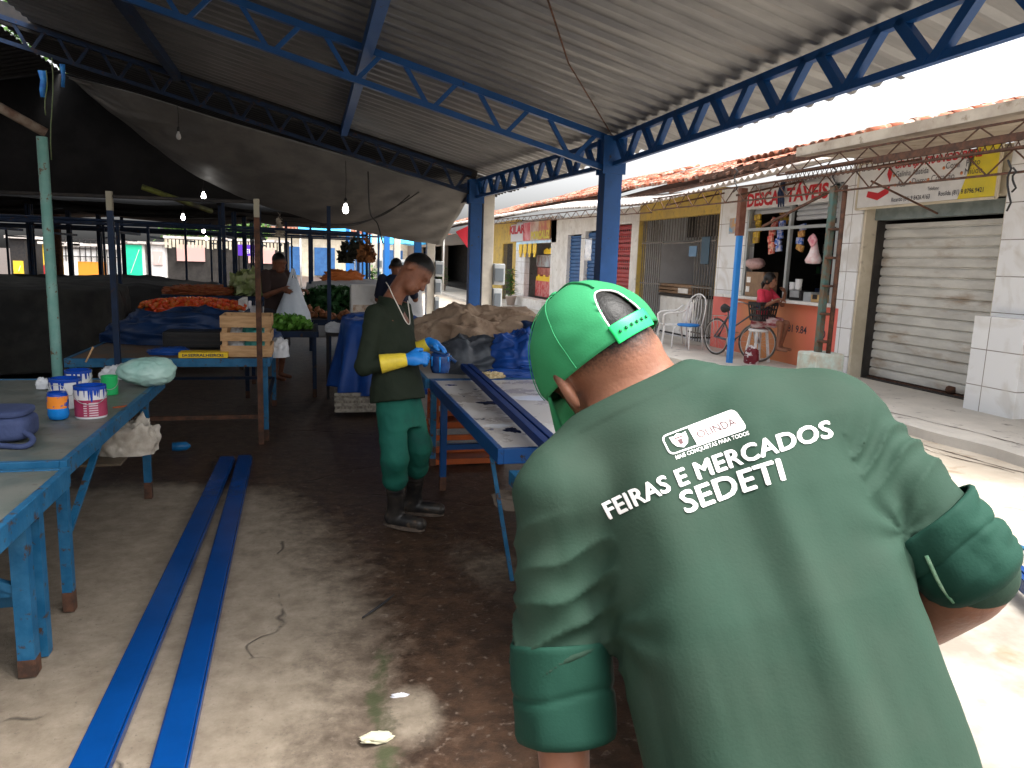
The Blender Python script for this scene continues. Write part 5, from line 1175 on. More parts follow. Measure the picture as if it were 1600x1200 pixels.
drape('covered_stall', 'low dark tarped heap below the green panel', 'covered stall', (-6.3, 19), 2.2, 1.6, .95, .2, TARPD, 14, .05, 9, .05, .12)
drape('covered_stall', 'dark tarped heap below the red and yellow kiosk', 'covered stall', (-8.9, 18.5), 1.6, 2, .9, .2, TARPK, 15, .05, 9, .05, .1)
drape('covered_stall', 'stall covered in whitish sheets behind the leafy greens', 'covered stall', (.95, 13.6), 1.0, .8, 1.2, .3, mat('dull white sheet', (.45, .46, .48), (.35, .36, .38), 4, rough=.6), 17, .05, 9, .05, .09)
# goods on the rear left table
heap('blue_tarp_pile', 'dark blue tarp crumpled in a heap behind the wooden crate', 'tarp', (-1.15, 8.1, .747), .78, .38, .30, TARPN, 5, amp=.22, fr=1.9, flat=.8)
cs = thing('black_case', 'black ribbed case on the rear table in front of the dark blue tarp', 'case', (-1.02, 7.55, .747)); mb = MB(); mb.box(-1.32, -.74, 7.45, 7.75, .747, .91); mb.build('shell', mat('black plastic', (.015, .015, .016), rough=.45), cs, bevel=.02)
mb = MB()
for z in (.78, .82, .86): mb.box(-1.28, -.78, 7.44, 7.449, z, z+.015)
mb.build('ribs', DARKI, cs)
heap('blue_cloth', 'small dark blue cloth on the rear table left of the yellow box', 'cloth', (-1.2, 7.1, .747), .17, .1, .05, TARPB, 8, n=40, amp=.3)
# wooden crate
ca_ = ony(347, 553, 6.86); cb_ = ony(422, 553, 6.86)
cr = thing('wooden_crate', 'pale wooden slatted crate on the rear blue table', 'crate', ((ca_[0]+cb_[0])/2, 7.05, .747)); x0, x1, y0, y1, z0 = ca_[0], cb_[0], 6.87, 7.3, .749
for (a, b) in ((0, .1), (.14, .215), (.26, .36)):
    mb = MB(); mb.box(x0, x1, y0, y0+.012, z0+a, z0+b); mb.build('slat', WOOD, cr, bevel=.002)
    mb = MB(); mb.box(x0, x1, y1-.012, y1, z0+a, z0+b); mb.build('slat', WOOD, cr)
    mb = MB(); mb.box(x0-.013, x0-.001, y0, y1, z0+a, z0+b); mb.build('slat', WOOD, cr)
    mb = MB(); mb.box(x1+.001, x1+.013, y0, y1, z0+a, z0+b); mb.build('slat', WOOD, cr)
for (xx, yy) in ((x0, y0+.013), (x1-.045, y0+.013), (x0, y1-.045), (x1-.045, y1-.045)):
    mb = MB(); mb.box(xx+.001, xx+.044, yy, yy+.03, z0, z0+.362); mb.build('corner_post', WOOD, cr)
mb = MB(); mb.box(x0+.003, x1-.003, y0+.013, y1-.013, z0+.002, z0+.012); mb.build('bottom', WOOD, cr)
heap('green_bag', 'teal plastic bag inside the wooden crate', 'bag', ((x0+x1)/2+.06, 7.08, z0+.014), .1, .13, .27, mat('teal film', (.04, .3, .28), (.08, .4, .36), 6, rough=.3), 3, n=40, amp=.2)
heap('white_bag', 'white plastic bag inside the wooden crate beside the teal one', 'bag', ((x0+x1)/2-.08, 7.08, z0+.014), .08, .12, .2, WHITEBAG, 6, n=40, amp=.2)
# yellow box with writing
ya, yb_ = ony(279, 556, 6.8), ony(356, 556, 6.8)
yb = thing('yellow_box', 'long flat yellow printed box on the rear table edge', 'box', ((ya[0]+yb_[0])/2, 6.85, .75)); mb = MB(); mb.box(ya[0], yb_[0], 6.79, 6.95, .751, .798); mb.build('carton', mat('yellow carton', (.75, .5, .02), rough=.5), yb, bevel=.003)
mb = MB(); writing(mb, 'DA', (ya[0]+.05, 6.79, .764), (1, 0, 0), (0, 0, 1), .03, .001); writing(mb, 'SERRALHEIRO', ((ya[0]+yb_[0])/2+.01, 6.79, .763), (1, 0, 0), (0, 0, 1), .034, .001, width=.26); writing(mb, 'RS', (yb_[0]-.05, 6.79, .763), (1, 0, 0), (0, 0, 1), .03, .001); mb.build('printing', BLKT, yb)
heap('white_bag', 'small dirty white bag tied at the right corner of the rear table', 'bag', (-.3, 7.45, .68), .1, .12, .15, WHITEBAG, 11, n=40, amp=.3)
# left table goods
PAINTB = mat('spilt blue paint', (.006, .05, .33), rough=.25)
def can(px, py, r, h, lab, body, drips=True, label=None, band=None, tilt=0, z=.735, seed=1):
    p = onz(px, py, z); t = thing('paint_can', lab, 'paint can', p, 'paint cans on the left table'); n = 48
    mb = MB(); mb.lathe(p, [(r*.98, 0), (r, .006), (r, h-.008), (r*1.02, h-.004), (r*1.02, h), (r*.9, h), (r*.89, h-.02), (0, h-.025)], n); mb.build('tin', body, t)
    vd = nrm(p-Cw); vd[2] = 0; an0 = math.atan2(-vd[1], -vd[0]); rs_ = np.random.RandomState(seed)
    def wrap(a0, a1, z0, z1, m_, nm, off=.0012, wob=None):
        mb = MB(); A = np.linspace(a0, a1, 60); lo = z0 if wob is None else wob(A)
        G = [[p+np.array([(r+off)*math.cos(an0+a), (r+off)*math.sin(an0+a), (lo if np.isscalar(lo) else lo[i])*(1-tt)+z1*tt]) for i, a in enumerate(A)] for tt in (0, .5, 1)]
        mb.grid(np.array(G)[::-1] if False else np.array(G)); return mb.build(nm, m_, t)
    if band: wrap(-math.pi, math.pi, h*.55, h*.97, band, 'top_band', .0008)
    if label: wrap(-2.2, 1.9, .012, h*.6, label, 'label', .0016)
    if label:
        mb = MB()
        for k in range(5): a = .55; 
        for k in range(6):
            for cc in (.35, .75):
                a_ = an0-cc*.0+(.15 if cc > .5 else -.35); zz = h*.5-k*h*.075
                q = p+np.array([(r+.003)*math.cos(a_), (r+.003)*math.sin(a_), zz]); tn = np.array([-math.sin(a_), math.cos(a_), 0])
                mb.obox(q, tn, (0, 0, 1), (math.cos(a_), math.sin(a_), 0), .022 if cc > .5 else .008, .003, .0006)
        mb.build('small_print', mat('pale label print', (.6, .45, .5), rough=.5), t)
    if drips:
        def wob(A):
            d = np.zeros_like(A)+h*.9
            for q in range(26):
                c_ = rs_.uniform(-3.1, 3.1); w_ = rs_.uniform(.03, .09); l = rs_.uniform(.08, .42)*h; d = np.minimum(d, h*.92-l*np.clip(1-((A-c_)/w_)**2, 0, 1)**.3)
            return d
        mb = MB(); A = np.linspace(-math.pi, math.pi, 260); lo = wob(A); G = [[p+np.array([(r+.0025)*math.cos(an0+a), (r+.0025)*math.sin(an0+a), lo[i]*(1-tt)+(h+.001)*tt]) for i, a in enumerate(A)] for tt in (0, 1)]
        mb.grid(np.array(G)); mb.build('paint_drips', PAINTB, t)
        mb = MB(); mb.lathe(p, [(r*1.03, h-.006), (r*1.035, h+.002), (r*.88, h+.003), (r*.87, h-.018), (0, h-.02)], n, cap=False); mb.build('painted_rim', PAINTB, t)
    mb = MB(); mb.tube(catmull([p+np.array([(r+.004)*math.cos(an0+a), (r+.004)*math.sin(an0+a), h*.78-.055*math.sin((a+1.5)/3*math.pi)]) for a in np.linspace(-1.5, 1.5, 8)], 20), .002, 5); mb.build('wire_handle', FRM, t)
    return t
SILV = mat('tin silver', (.6, .6, .6), (.5, .5, .5), 4, rough=.35, metal=.7); MAR = mat('maroon label', (.28, .02, .07), (.34, .05, .1), 7, rough=.45)
WLAB = mat('white label', (.7, .7, .72), rough=.45)
can(143, 651, .078, .175, 'big paint can with maroon label and blue drips on the left table', WLAB, label=MAR, seed=3)
can(104, 636, .08, .17, 'big white paint can with blue drips, behind the blue and orange bottle', WLAB, seed=5)
can(124, 616, .075, .155, 'big white paint can, rearmost of the group on the left table', WLAB, seed=8)
can(172, 616, .048, .12, 'small bright green can behind the maroon paint can', mat('green can', (.02, .42, .12), rough=.4), drips=False, seed=9)
p = onz(92, 655, .735); bt = thing('cut_bottle', 'cut plastic bottle of blue paint with an orange label on the left table', 'bottle', p)
OR = mat('orange label', (.8, .25, .03), (.01, .08, .35), 13, rough=.4, lo=.5, hi=.53)
mb = MB(); mb.lathe(p, [(.03, 0), (.045, .006), (.052, .03), (.05, .06), (.05, .075)], 24); mb.build('bottom', mat('sky blue liquid', (.01, .2, .6), rough=.15), bt)
mb = MB(); mb.lathe(p, [(.0515, .065), (.0515, .13)], 24, cap=False); mb.build('label', OR, bt)
mb = MB(); mb.lathe(p, [(.05, .13), (.046, .15), (.044, .15), (.0, .12)], 24, cap=False); mb.build('rim', PAINTB, bt)
mb = MB(); mb.tube(catmull([p+np.array([-.05, 0, .14]), p+np.array([-.02, -.01, .185]), p+np.array([.03, -.01, .18]), p+np.array([.05, 0, .14])], 12), .0018, 5); mb.build('wire_handle', FRM, bt)
q = onz(135, 585, .74); mb = MB(); mb.tube([q+np.array([0, .0, .09]), q+np.array([.05, .02, .2])], .007, 6); tag(mb.build('brush_handle', WOOD), 'light wooden brush handle sticking out of the rear paint can', 'brush')
# teal bag on the table corner
BAGT = mat('pale green film', (.30, .52, .46), (.42, .62, .56), 4, rough=.25, bump=.25, bscale=18)
p = onz(228, 604, .74)
def stuffed(V):
    k = 1+.09*ridge(V*2.6+.8*fbm(V*2, 3)[:, None], 21, 3)+.05*fbm(V*5, 4)
    k = k+.75*np.clip(-(V@nrm((.85, .2, -.1)))-.55, 0, 1)**1.3-.0+.5*np.clip(V@nrm((.75, 0, .65))-.75, 0, 1)
    return k
mb = MB(); mb.ell(p+np.array([.02, .05, .092]), (.155, .13, .098), 72, 44, stuffed)
mb.v = [(x, y, max(z, .742)) for x, y, z in mb.v]
tag(mb.build('plastic_bag', BAGT), 'pale green stuffed plastic bag at the corner of the left table', 'bag')
p2 = onz(190, 592, .74); heap('white_bag', 'translucent white bag behind the green stuffed bag', 'bag', p2+np.array([0, .05, 0]), .14, .1, .085, WHITEBAG, 22, n=50, amp=.25)
p2 = onz(68, 607, .74); heap('clear_film', 'scrap of clear film left of the paint cans', 'film', p2, .04, .03, .06, WHITEBAG, 25, n=30, amp=.3)
q = onz(176, 637, .736); mb = MB(); mb.bar(q, q+np.array([.07, .03, .004]), .012, .008); tag(mb.build('red_stick', mat('red brown stick', (.3, .07, .02), rough=.6)), 'short reddish stick lying right of the maroon can', 'stick')
# navy lunch bag
NAV = mat('navy canvas', (.035, .05, .12), (.05, .07, .16), 5, rough=.75, bump=.3, bscale=60)
p = onz(5, 690, .735); nb = thing('navy_bag', 'navy blue canvas bag lying on the left table at the frame edge', 'bag', p)
def soft(c, hx, hy, hz, fn=None, n=26, pw=4.5):
    u = np.linspace(-math.pi, math.pi, n*2); v = np.linspace(-math.pi/2, math.pi/2, n)
    def sp(a): return np.sign(np.cos(a))*np.abs(np.cos(a))**(2/pw), np.sign(np.sin(a))*np.abs(np.sin(a))**(2/pw)
    cu, su = sp(u); cv, sv_ = sp(v); G = np.stack([np.outer(cv, cu)*hx, np.outer(cv, su)*hy, np.outer(sv_, np.ones_like(u))*hz], -1)
    G = G*(1+.04*fbm(G*9, 3))[..., None]; mb = MB(); mb.grid(G+np.array(c)); return mb
soft(p+np.array([-.05, .05, .065]), .17, .12, .062).build('body', NAV, nb)
soft(p+np.array([-.06, .06, .135]), .165, .12, .02).build('lid', NAV, nb)
mb = MB(); mb.tube(catmull([p+np.array([.08, -.02, .06]), p+np.array([.15, -.08, .03]), p+np.array([.14, -.16, .012]), p+np.array([.03, -.14, .015]), p+np.array([-.08, -.13, .02])], 24), .014, 6); mb.build('strap', NAV, nb)
# cloth on lower shelf
p = onz(200, 705, .385); heap('dirty_cloth', 'dirty white cloth bundle on the lower shelf of the left table', 'cloth', p+np.array([.0, .0, 0]), .17, .14, .2, mat('dirty white cloth', (.5, .46, .40), (.36, .32, .27), 7, rough=.9, bump=.3), 31, amp=.4, fr=1.7, flat=.8)
q = onz(281, 705, 0); mb = MB(); mb.lathe(q+np.array([-.06, 0, .04]), [(0, 0), (.035, .002), (.04, .05), (.036, .11), (.015, .14), (0, .145)], 14, (1, .1, 0)); tag(mb.build('blue_bottle', mat('blue bottle', (.01, .12, .3), rough=.3)), 'small blue bottle lying on the dark floor beyond the left table', 'bottle')
q = onz(278, 600, .1); heap('orange_rag', 'orange rag on the floor under the rear table', 'rag', onz(278, 612, .0)+np.array([0, 0, .3]), .09, .06, .04, mat('orange cloth', (.4, .07, .02), rough=.8), 33, n=30, amp=.4)
# ---------- steel beams on the floor
def channel(nm, lab, a, b, w_, h_, m_, grp=None, flat=True):
    a, b = np.array(a, float), np.array(b, float); mb = MB(); mb.bar(a, b, w_, h_); d = nrm(b-a); s_ = nrm(np.cross(d, (0, 0, 1)))
    for q in (-1, 1): mb.bar(a+s_*q*(w_/2+.004)-np.array([0, 0, h_*.12]), b+s_*q*(w_/2+.004)-np.array([0, 0, h_*.12]), .0075, h_*.7)
    o = mb.build(nm, m_, bevel=.003); tag(o, lab, 'steel beam', grp); return o
bl0, bl1 = onz(355, 713, .05), onz(128, 1215, .05); dirL = nrm(bl1-bl0); channel('steel_beam', 'freshly painted blue beam on the floor, the left one of two', (bl0[0], bl0[1], .027), np.array([bl1[0], bl1[1], .027])+dirL*1.8, .105, .048, BLUEN, 'painted beams on the floor')
br0, br1 = onz(383, 711, .05), onz(258, 1215, .05); dirR = nrm(br1-br0); channel('steel_beam', 'freshly painted blue beam on the floor, the right one of two', (br0[0], br0[1], .027), np.array([br1[0], br1[1], .027])+dirR*1.8, .1, .048, BLUEN, 'painted beams on the floor')
# ---------- right tables
TTOP = mat('paint spotted pale board', (.42, .38, .35), (.52, .50, .49), 3, rough=.18, r2=.5, bump=.05, c3=(.03, .04, .09), s3=7, lo3=.64, hi3=.67)
t3 = table('work_table', 'blue rimmed wet work table in front of the standing worker', .89, 2.15, 3.45, 5.62, .74, [(.92, 5.15), (1.25, 3.55), (2.1, 5.5), (2.1, 3.5)], BLUE, TTOP, .08)
mb = MB(); mb.box(.9, 2.08, 5.13, 5.17, .3, .34); mb.build('crossbar', BLUE, t3)
mb = MB(); mb.bar((.9, 3.62, .66), (1.0, 3.5, .02), .02, .02); mb.build('brace', BLUEW, t3)
t4 = table('work_table', 'blue rimmed work table under the beige and blue tarp bundle', .86, 2.35, 5.66, 7.4, .735, [(.95, 7.3), (2.3, 7.3), (2.3, 5.75), (.95, 5.8)], BLUEW, mat('grey board', (.3, .28, .26), (.36, .34, .33), 4, rough=.5), .075)
t5 = table('work_table', 'low pale work table with rust and paint stains under the bending worker', .93, 2.62, .6, 3.38, .65, [(1.1, 3.2), (2.55, 3.2), (.98, .7), (2.55, .7)], BLUEW,
      mat('white stained table board', (.36, .33, .29), (.22, .19, .155), 3, rough=.5, bump=.15, c3=(.34, .12, .05), s3=2.3, lo3=.56, hi3=.7), .07)
mb = MB(); mb.box(1.0, 2.5, 2.75, 3.15, .2, .22); mb.build('lower_shelf', mat('old board', (.12, .08, .06), rough=.8), t5)
heap('rag', 'grey rag sagging on the shelf of the low work table', 'rag', onz(785, 790, .222)+np.array([.05, 0, 0]), .1, .1, .07, mat('grey rag', (.25, .2, .16), rough=.9), 41, n=40, amp=.35)
# paint splashes on tables
def blot(c, r, m_, nm, lab, seed, z=.0015, sq=(1, 1)):
    mb = MB(); n = 40; c = np.array(c, float); A = np.linspace(0, 2*math.pi, n, endpoint=False)
    rr = r*(.6+.6*np.abs(vn(np.stack([np.cos(A)*2.3, np.sin(A)*2.3, A*0+seed], -1), seed)))
    V = [c+np.array([0, 0, z])]+[c+np.array([rr[i]*math.cos(a)*sq[0], rr[i]*math.sin(a)*sq[1], z]) for i, a in enumerate(A)]
    mb.add(V, [(0, i+1, (i+1) % n+1) for i in range(n)]); o = mb.build(nm, m_); tag(o, lab, 'stain'); return o
WETW = mat('wet white puddle', (.8, .82, .86), rough=.05); DKP = mat('dark wet paint', (.01, .012, .03), rough=.12)
for i, (px, py, r, m_, sq) in enumerate(((822, 622, .11, WETW, (1.5, 1)), (764, 630, .06, DKP, (1.4, 1)), (775, 666, .07, WETW, (1.5, .8)), (800, 672, .05, DKP, (1, 1.6)), (705, 602, .03, PAINTB, (1.5, 1)), (830, 700, .03, DKP, (1, 1)))):
    blot(onz(px, py, .734), r, m_, 'paint_puddle', 'wet %s spot on the work table, %s' % ('white' if m_ is WETW else 'dark paint', ['nearest the cap visor', 'left of the table beam, halfway', 'left of the beam, nearer the camera', 'touching the beam, near end', 'beside the paint pot', 'at the near table corner'][i]), 50+i, sq=sq)
rs_ = np.random.RandomState(5)
for i in range(7):
    p = (rs_.uniform(1.5, 2.4), rs_.uniform(.8, 1.5), .614); blot(p, .008+.008*rs_.rand(), PAINTB, 'paint_drop', 'tiny blue paint drop on the low pale work table', 70+i)['group'] = 'paint drops on the low table'
# beam on the work table + spare beam
a_, b_ = onz(722, 566, .80), onz(858, 692, .80); d_ = nrm(b_-a_)
def twin(nm, lab, a, b, w_, m_):
    a, b = np.array(a), np.array(b); d = nrm(b-a); s_ = nrm(np.cross(d, (0, 0, 1))); t = thing(nm, lab, 'steel beam', (a+b)/2)
    mb = MB(); mb.bar(a-s_*w_*.27, b-s_*w_*.27, w_*.42, .045); mb.bar(a+s_*w_*.27, b+s_*w_*.27, w_*.42, .045); mb.bar(a-np.array([0, 0, .012]), b-np.array([0, 0, .012]), w_*.9, .02); mb.build('channel', m_, t, bevel=.003)
twin('steel_beam', 'dark blue twin channel beam lying along the work table', a_-d_*.1, b_+d_*1.0, .1, mat('dark glossy blue paint', (.0025, .02, .11), (.004, .026, .13), 4, rough=.5, spec=.12))
s0 = onz(1583, 893, .70); s1 = onz(1640, 940, .70); dd = nrm(s1-s0); 
twin('steel_beam', 'short blue beam end showing right of the bending worker elbow', s0-dd*.5, s0+dd*.7, .06, BLUEN)
# tarp bundle on the second table
heap('canvas_bundle', 'crumpled beige canvas bundle behind the standing worker hands', 'canvas', (1.5, 6.75, .73), .6, .48, .45, TARPC, 13, n=150, amp=.17, fr=2.6, flat=.38, rot=-.15)
heap('canvas_bundle', 'beige canvas fold hanging over the dark tarp, right part of the bundle', 'canvas', (1.85, 6.45, .9), .36, .2, .24, TARPC, 15, n=90, amp=.2, fr=2.2, flat=.5, rot=-.2)
heap('black_tarp', 'dark grey plastic crumpled in front of the beige canvas', 'tarp', (1.36, 6.12, .73), .33, .24, .27, mat('dark grey plastic', (.035, .04, .05), (.06, .07, .085), 5, rough=.4, bump=.2), 16, n=90, amp=.2, fr=1.9, flat=.7)
heap('blue_tarp', 'bright blue tarp crumpled on top of the dark tarp bundle', 'tarp', (1.72, 6.02, .73), .28, .24, .3, TARPB, 18, n=100, amp=.24, fr=2.0, flat=.7)
heap('navy_tarp', 'navy tarp fold rising at the right end of the bundle', 'tarp', (2.15, 6.35, .73), .38, .38, .42, TARPN, 19, n=90, amp=.22, fr=1.6, flat=.6)
heap('blue_tarp', 'flat blue tarp edge spread toward the table front', 'tarp', (1.95, 5.78, .735), .5, .12, .075, TARPB, 20, n=80, amp=.35, fr=2.4, flat=.8)
heap('garlic_pile', 'small pile of pale garlic cloves on the work table edge', 'garlic', (1.38, 5.66, .742), .1, .05, .035, mat('garlic', (.6, .5, .3), (.4, .3, .16), 30, rough=.7), 23, n=50, amp=.5, fr=5)
# orange crates under table
def pcrate(c, sx, sy, sz, m_, lab, rot=0):
    t = thing('plastic_crate', lab, 'crate', c); mb = MB(); x, y, z = c
    for k in range(3):
        z0 = z+.01+k*sz/3; 
        mb.box(x-sx, x+sx, y-sy, y-sy+.02, z0, z0+sz*.14); mb.box(x-sx, x+sx, y+sy-.02, y+sy, z0, z0+sz*.14); mb.box(x-sx, x-sx+.02, y-sy+.02, y+sy-.02, z0, z0+sz*.14); mb.box(x+sx-.02, x+sx, y-sy+.02, y+sy-.02, z0, z0+sz*.14)
    mb.build('side_rails', m_, t); mb = MB()
    for q in (-1, 1):
        for r_ in (-1, 1): mb.box(x+q*sx-.024*(q > 0)-.001, x+q*sx+.024*(q < 0)+.001, y+r_*sy-.024*(r_ > 0)-.001, y+r_*sy+.024*(r_ < 0)+.001, z, z+sz)
    mb.build('corner_posts', m_, t); mb = MB(); mb.box(x-sx+.021, x+sx-.021, y-sy+.021, y+sy-.021, z, z+.012); mb.build('bottom', m_, t)
    return t
OC = mat('orange crate plastic', (.42, .09, .02), (.3, .07, .02), 5, rough=.6)
pcrate((1.25, 6.0, 0), .3, .22, .3, OC, 'orange slatted crate on the floor under the work tables, lower one'); pcrate((1.27, 6.02, .305), .3, .22, .28, OC, 'orange slatted crate stacked on top under the work tables')
# ---------- produce stalls deeper in
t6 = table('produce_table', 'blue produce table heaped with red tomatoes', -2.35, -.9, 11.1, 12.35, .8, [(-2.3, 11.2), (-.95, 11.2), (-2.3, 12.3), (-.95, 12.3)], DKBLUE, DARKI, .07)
TOM = [mat('tomato red', (.6, .05, .012), (.66, .12, .02), 5, rough=.25), mat('tomato orange red', (.62, .11, .015), (.5, .2, .03), 6, rough=.25)]
core = heap('tomato_heap', 'dense bed of red tomatoes filling the heap', 'tomatoes', (-1.62, 11.75, .78), .66, .54, .15, TOM[0], 61, n=50, amp=.1, flat=.5); core['kind'] = 'stuff'
protos = []
for k in range(2):
    mb = MB(); mb.lathe((0, 0, 0), [(0, 0), (.024, .004), (.036, .02), (.037, .034), (.028, .048), (.012, .052), (0, .049)], 10); me_ = mb.build('tomato', TOM[k], org=(0, 0, 0)); protos.append(me_)
rs_ = np.random.RandomState(9); n_ = 0
for k in range(310):
    u_, v_ = rs_.uniform(-1, 1), rs_.uniform(-1, .9)
    if u_*u_*.85+v_*v_*.8 > 1: continue
    zz = .79+.155*max(0, 1-.95*(u_*u_*.8+v_*v_*.9))**.5
    o = protos[k % 2] if n_ < 2 and k < 2 else protos[k % 2].copy()
    if o.name not in COL.objects: COL.objects.link(o)
    o.location = (-1.62+.7*u_, 11.75+.58*v_, zz); o.rotation_euler = (rs_.uniform(0, 1), rs_.uniform(0, 1), rs_.uniform(0, 6)); tag(o, 'ripe red tomato in the heap on the blue produce table', 'tomato', 'tomatoes heaped on the blue produce table'); n_ += 1
for i, (px, r_, lab) in enumerate(((352, .2, 'white foam tray wall at the right end of the tomatoes'),)):
    mb = MB(); mb.box(-1.0, -.93, 11.5, 12.3, .8, .98); tag(mb.build('foam_tray', WHITEP), lab, 'tray')
def leaves(nm, lab, cat, c, rx, ry, h, m_, n, seed, s_=.05):
    rs_ = np.random.RandomState(seed); d = rs_.normal(size=(n, 3)); d /= np.linalg.norm(d, axis=1)[:, None]; d[:, 2] = np.abs(d[:, 2]); p = d*rs_.uniform(.55, 1, (n, 1))*np.array([rx, ry, h])+np.array(c)
    a = rs_.normal(size=(n, 3)); a /= np.linalg.norm(a, axis=1)[:, None]; b = np.cross(a, rs_.normal(size=(n, 3))); b /= np.linalg.norm(b, axis=1)[:, None]
    V = np.stack([p-a*s_, p+b*s_*.6+[0, 0, .01], p+a*s_, p-b*s_*.6], 1).reshape(-1, 3); V[:, 2] = np.maximum(V[:, 2], c[2]); o = mesh_np(nm, V, np.arange(4*n).reshape(-1, 4), m_, None, False); tag(o, lab, cat, kind='stuff'); return o
LG = mat('lettuce leaves', (.07, .22, .02), (.14, .32, .05), 10, rough=.5); DG = mat('dark kale leaves', (.015, .06, .015), (.03, .1, .03), 10, rough=.5)
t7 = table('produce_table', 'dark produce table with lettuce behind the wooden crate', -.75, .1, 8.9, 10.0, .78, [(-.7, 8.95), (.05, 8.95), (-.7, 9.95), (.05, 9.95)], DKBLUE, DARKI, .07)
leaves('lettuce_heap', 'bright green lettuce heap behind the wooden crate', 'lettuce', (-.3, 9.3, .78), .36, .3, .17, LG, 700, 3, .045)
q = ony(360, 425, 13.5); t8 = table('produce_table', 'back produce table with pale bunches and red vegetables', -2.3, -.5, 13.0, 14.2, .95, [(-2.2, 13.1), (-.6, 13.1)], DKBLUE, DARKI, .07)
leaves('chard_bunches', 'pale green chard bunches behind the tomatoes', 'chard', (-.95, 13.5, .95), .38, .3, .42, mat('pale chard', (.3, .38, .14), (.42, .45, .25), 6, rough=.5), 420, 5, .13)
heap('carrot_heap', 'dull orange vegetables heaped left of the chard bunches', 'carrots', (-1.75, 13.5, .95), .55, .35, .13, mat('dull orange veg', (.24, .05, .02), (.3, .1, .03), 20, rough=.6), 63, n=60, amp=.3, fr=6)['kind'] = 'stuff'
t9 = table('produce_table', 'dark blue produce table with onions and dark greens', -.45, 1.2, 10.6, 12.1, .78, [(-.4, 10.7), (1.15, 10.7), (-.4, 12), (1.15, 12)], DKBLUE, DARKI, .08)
leaves('kale_heap', 'dark green leafy heap behind the onions', 'greens', (.35, 11.6, .8), .62, .38, .42, DG, 1300, 8, .07)
ON = mat('onion skin', (.28, .1, .04), (.38, .16, .07), 9, rough=.4); mb = MB(); mb.lathe((0, 0, 0), [(0, 0), (.03, .01), (.046, .03), (.042, .06), (.02, .08), (.005, .1)], 10); on0 = mb.build('onion', ON, org=(0, 0, 0)); rs_ = np.random.RandomState(3)
for k in range(60):
    o = on0 if k == 0 else on0.copy()
    if k: COL.objects.link(o)
    o.location = (-.38+1.5*rs_.rand(), 10.7+.42*rs_.rand(), .775+.1*(k % 3 == 0)*rs_.rand()+.0); o.rotation_euler = (rs_.uniform(-.6, .6), rs_.uniform(-.6, .6), 0); tag(o, 'brown onion in the row at the front of the greens table', 'onion', 'onions in front of the dark greens')
for i, (px, y_, lab, m_) in enumerate(((541, 11.9, 'orange vegetables piled on the whitish sheets', mat('orange squash', (.5, .14, .03), rough=.5)),)):
    q = ony(535, 425, 13.6); heap('squash_pile', lab, 'squash', (q[0], 13.5, 1.22), .32, .2, .16, m_, 65, n=50, amp=.4, fr=4)
# white shop box with picture print
q0, q1 = ony(549, 455, 10.2), ony(592, 455, 10.2)
bx_ = thing('display_box', 'white display box with a food picture beside the standing worker back', 'box', ((q0[0]+q1[0])/2, 10.4, .0)); mb = MB(); mb.box(q0[0], q1[0], 10.2, 10.6, .75, 1.28); mb.build('body', WHITEP, bx_)
mb = MB(); mb.box(q0[0]+.02, q1[0]-.02, 10.18, 10.198, .78, 1.02); mb.build('picture', mat('food picture', (.4, .22, .12), (.7, .6, .5), 12, rough=.4), bx_)
mb = MB(); mb.box(q0[0]+.02, q1[0]-.02, 10.22, 10.58, 0, .749); mb.build('stand', DARKI, bx_)
heap('white_bag', 'white bag on a stool left of the blue tarped stall', 'bag', (.32, 8.9, .78), .14, .12, .1, WHITEBAG, 71, n=40, amp=.25)
mb = MB(); mb.box(.18, .46, 8.78, 9.02, .74, .775)
for a in (.2, .44):
    for b in (8.8, 9.0): mb.box(a-.015, a+.015, b-.015, b+.015, 0, .7395)
tag(mb.build('stool', DARKI), 'dark stool with a white bag, left of the blue tarped stall', 'stool')
for i, (px, py, Y_, m_, lab) in enumerate(((572, 392, 13, mat('brown dried bunch', (.12, .05, .02), (.3, .12, .04), 12, rough=.8), 'brown dried bunch hanging left of the worker head'), (557, 390, 13.4, mat('dark bunch', (.04, .04, .03), rough=.8), 'dark bunch hanging beside the brown one'), (540, 395, 15, MATS['dark bunch'], 'dark hanging goods far behind, left of the bunches'))):
    q = ony(px, py, Y_); leaves('hanging_bunch', lab, 'bunch', q+np.array([0, 0, -.2]), .15, .12, .42, m_, 160, 20+i, .07)
q = ony(437, 355, 10); leaves('garlic_braid', 'pale garlic braid hanging on a post inside the market', 'garlic', q+np.array([0, 0, -.12]), .05, .05, .3, mat('pale garlic braid', (.4, .36, .3), rough=.7), 60, 31, .04)
# floor litter
q = onz(590, 1155, 0); heap('paper_scrap', 'crumpled pale yellow paper scrap on the wet floor', 'scrap', q+np.array([0, 0, .0]), .05, .022, .012, mat('yellowish paper', (.6, .56, .4), rough=.8), 81, n=30, amp=.6, fr=2)
q = onz(625, 1088, 0); heap('paper_scrap', 'small white scrap on the floor above the yellow one', 'scrap', q, .03, .01, .008, mat('white scrap', (.6, .6, .65), rough=.8), 82, n=24, amp=.6, fr=2)
q = onz(597, 945, 0.004); mb = MB(); mb.tube([q+np.array([-.1, -.12, .004]), q+np.array([-.02, -.03, .006]), q+np.array([.04, .05, .005]), q+np.array([.07, .1, .004])], [.004, .007, .006, .002], 5); tag(mb.build('floor_crack', DARKI, org=(0, 0, 0)), kind='structure')
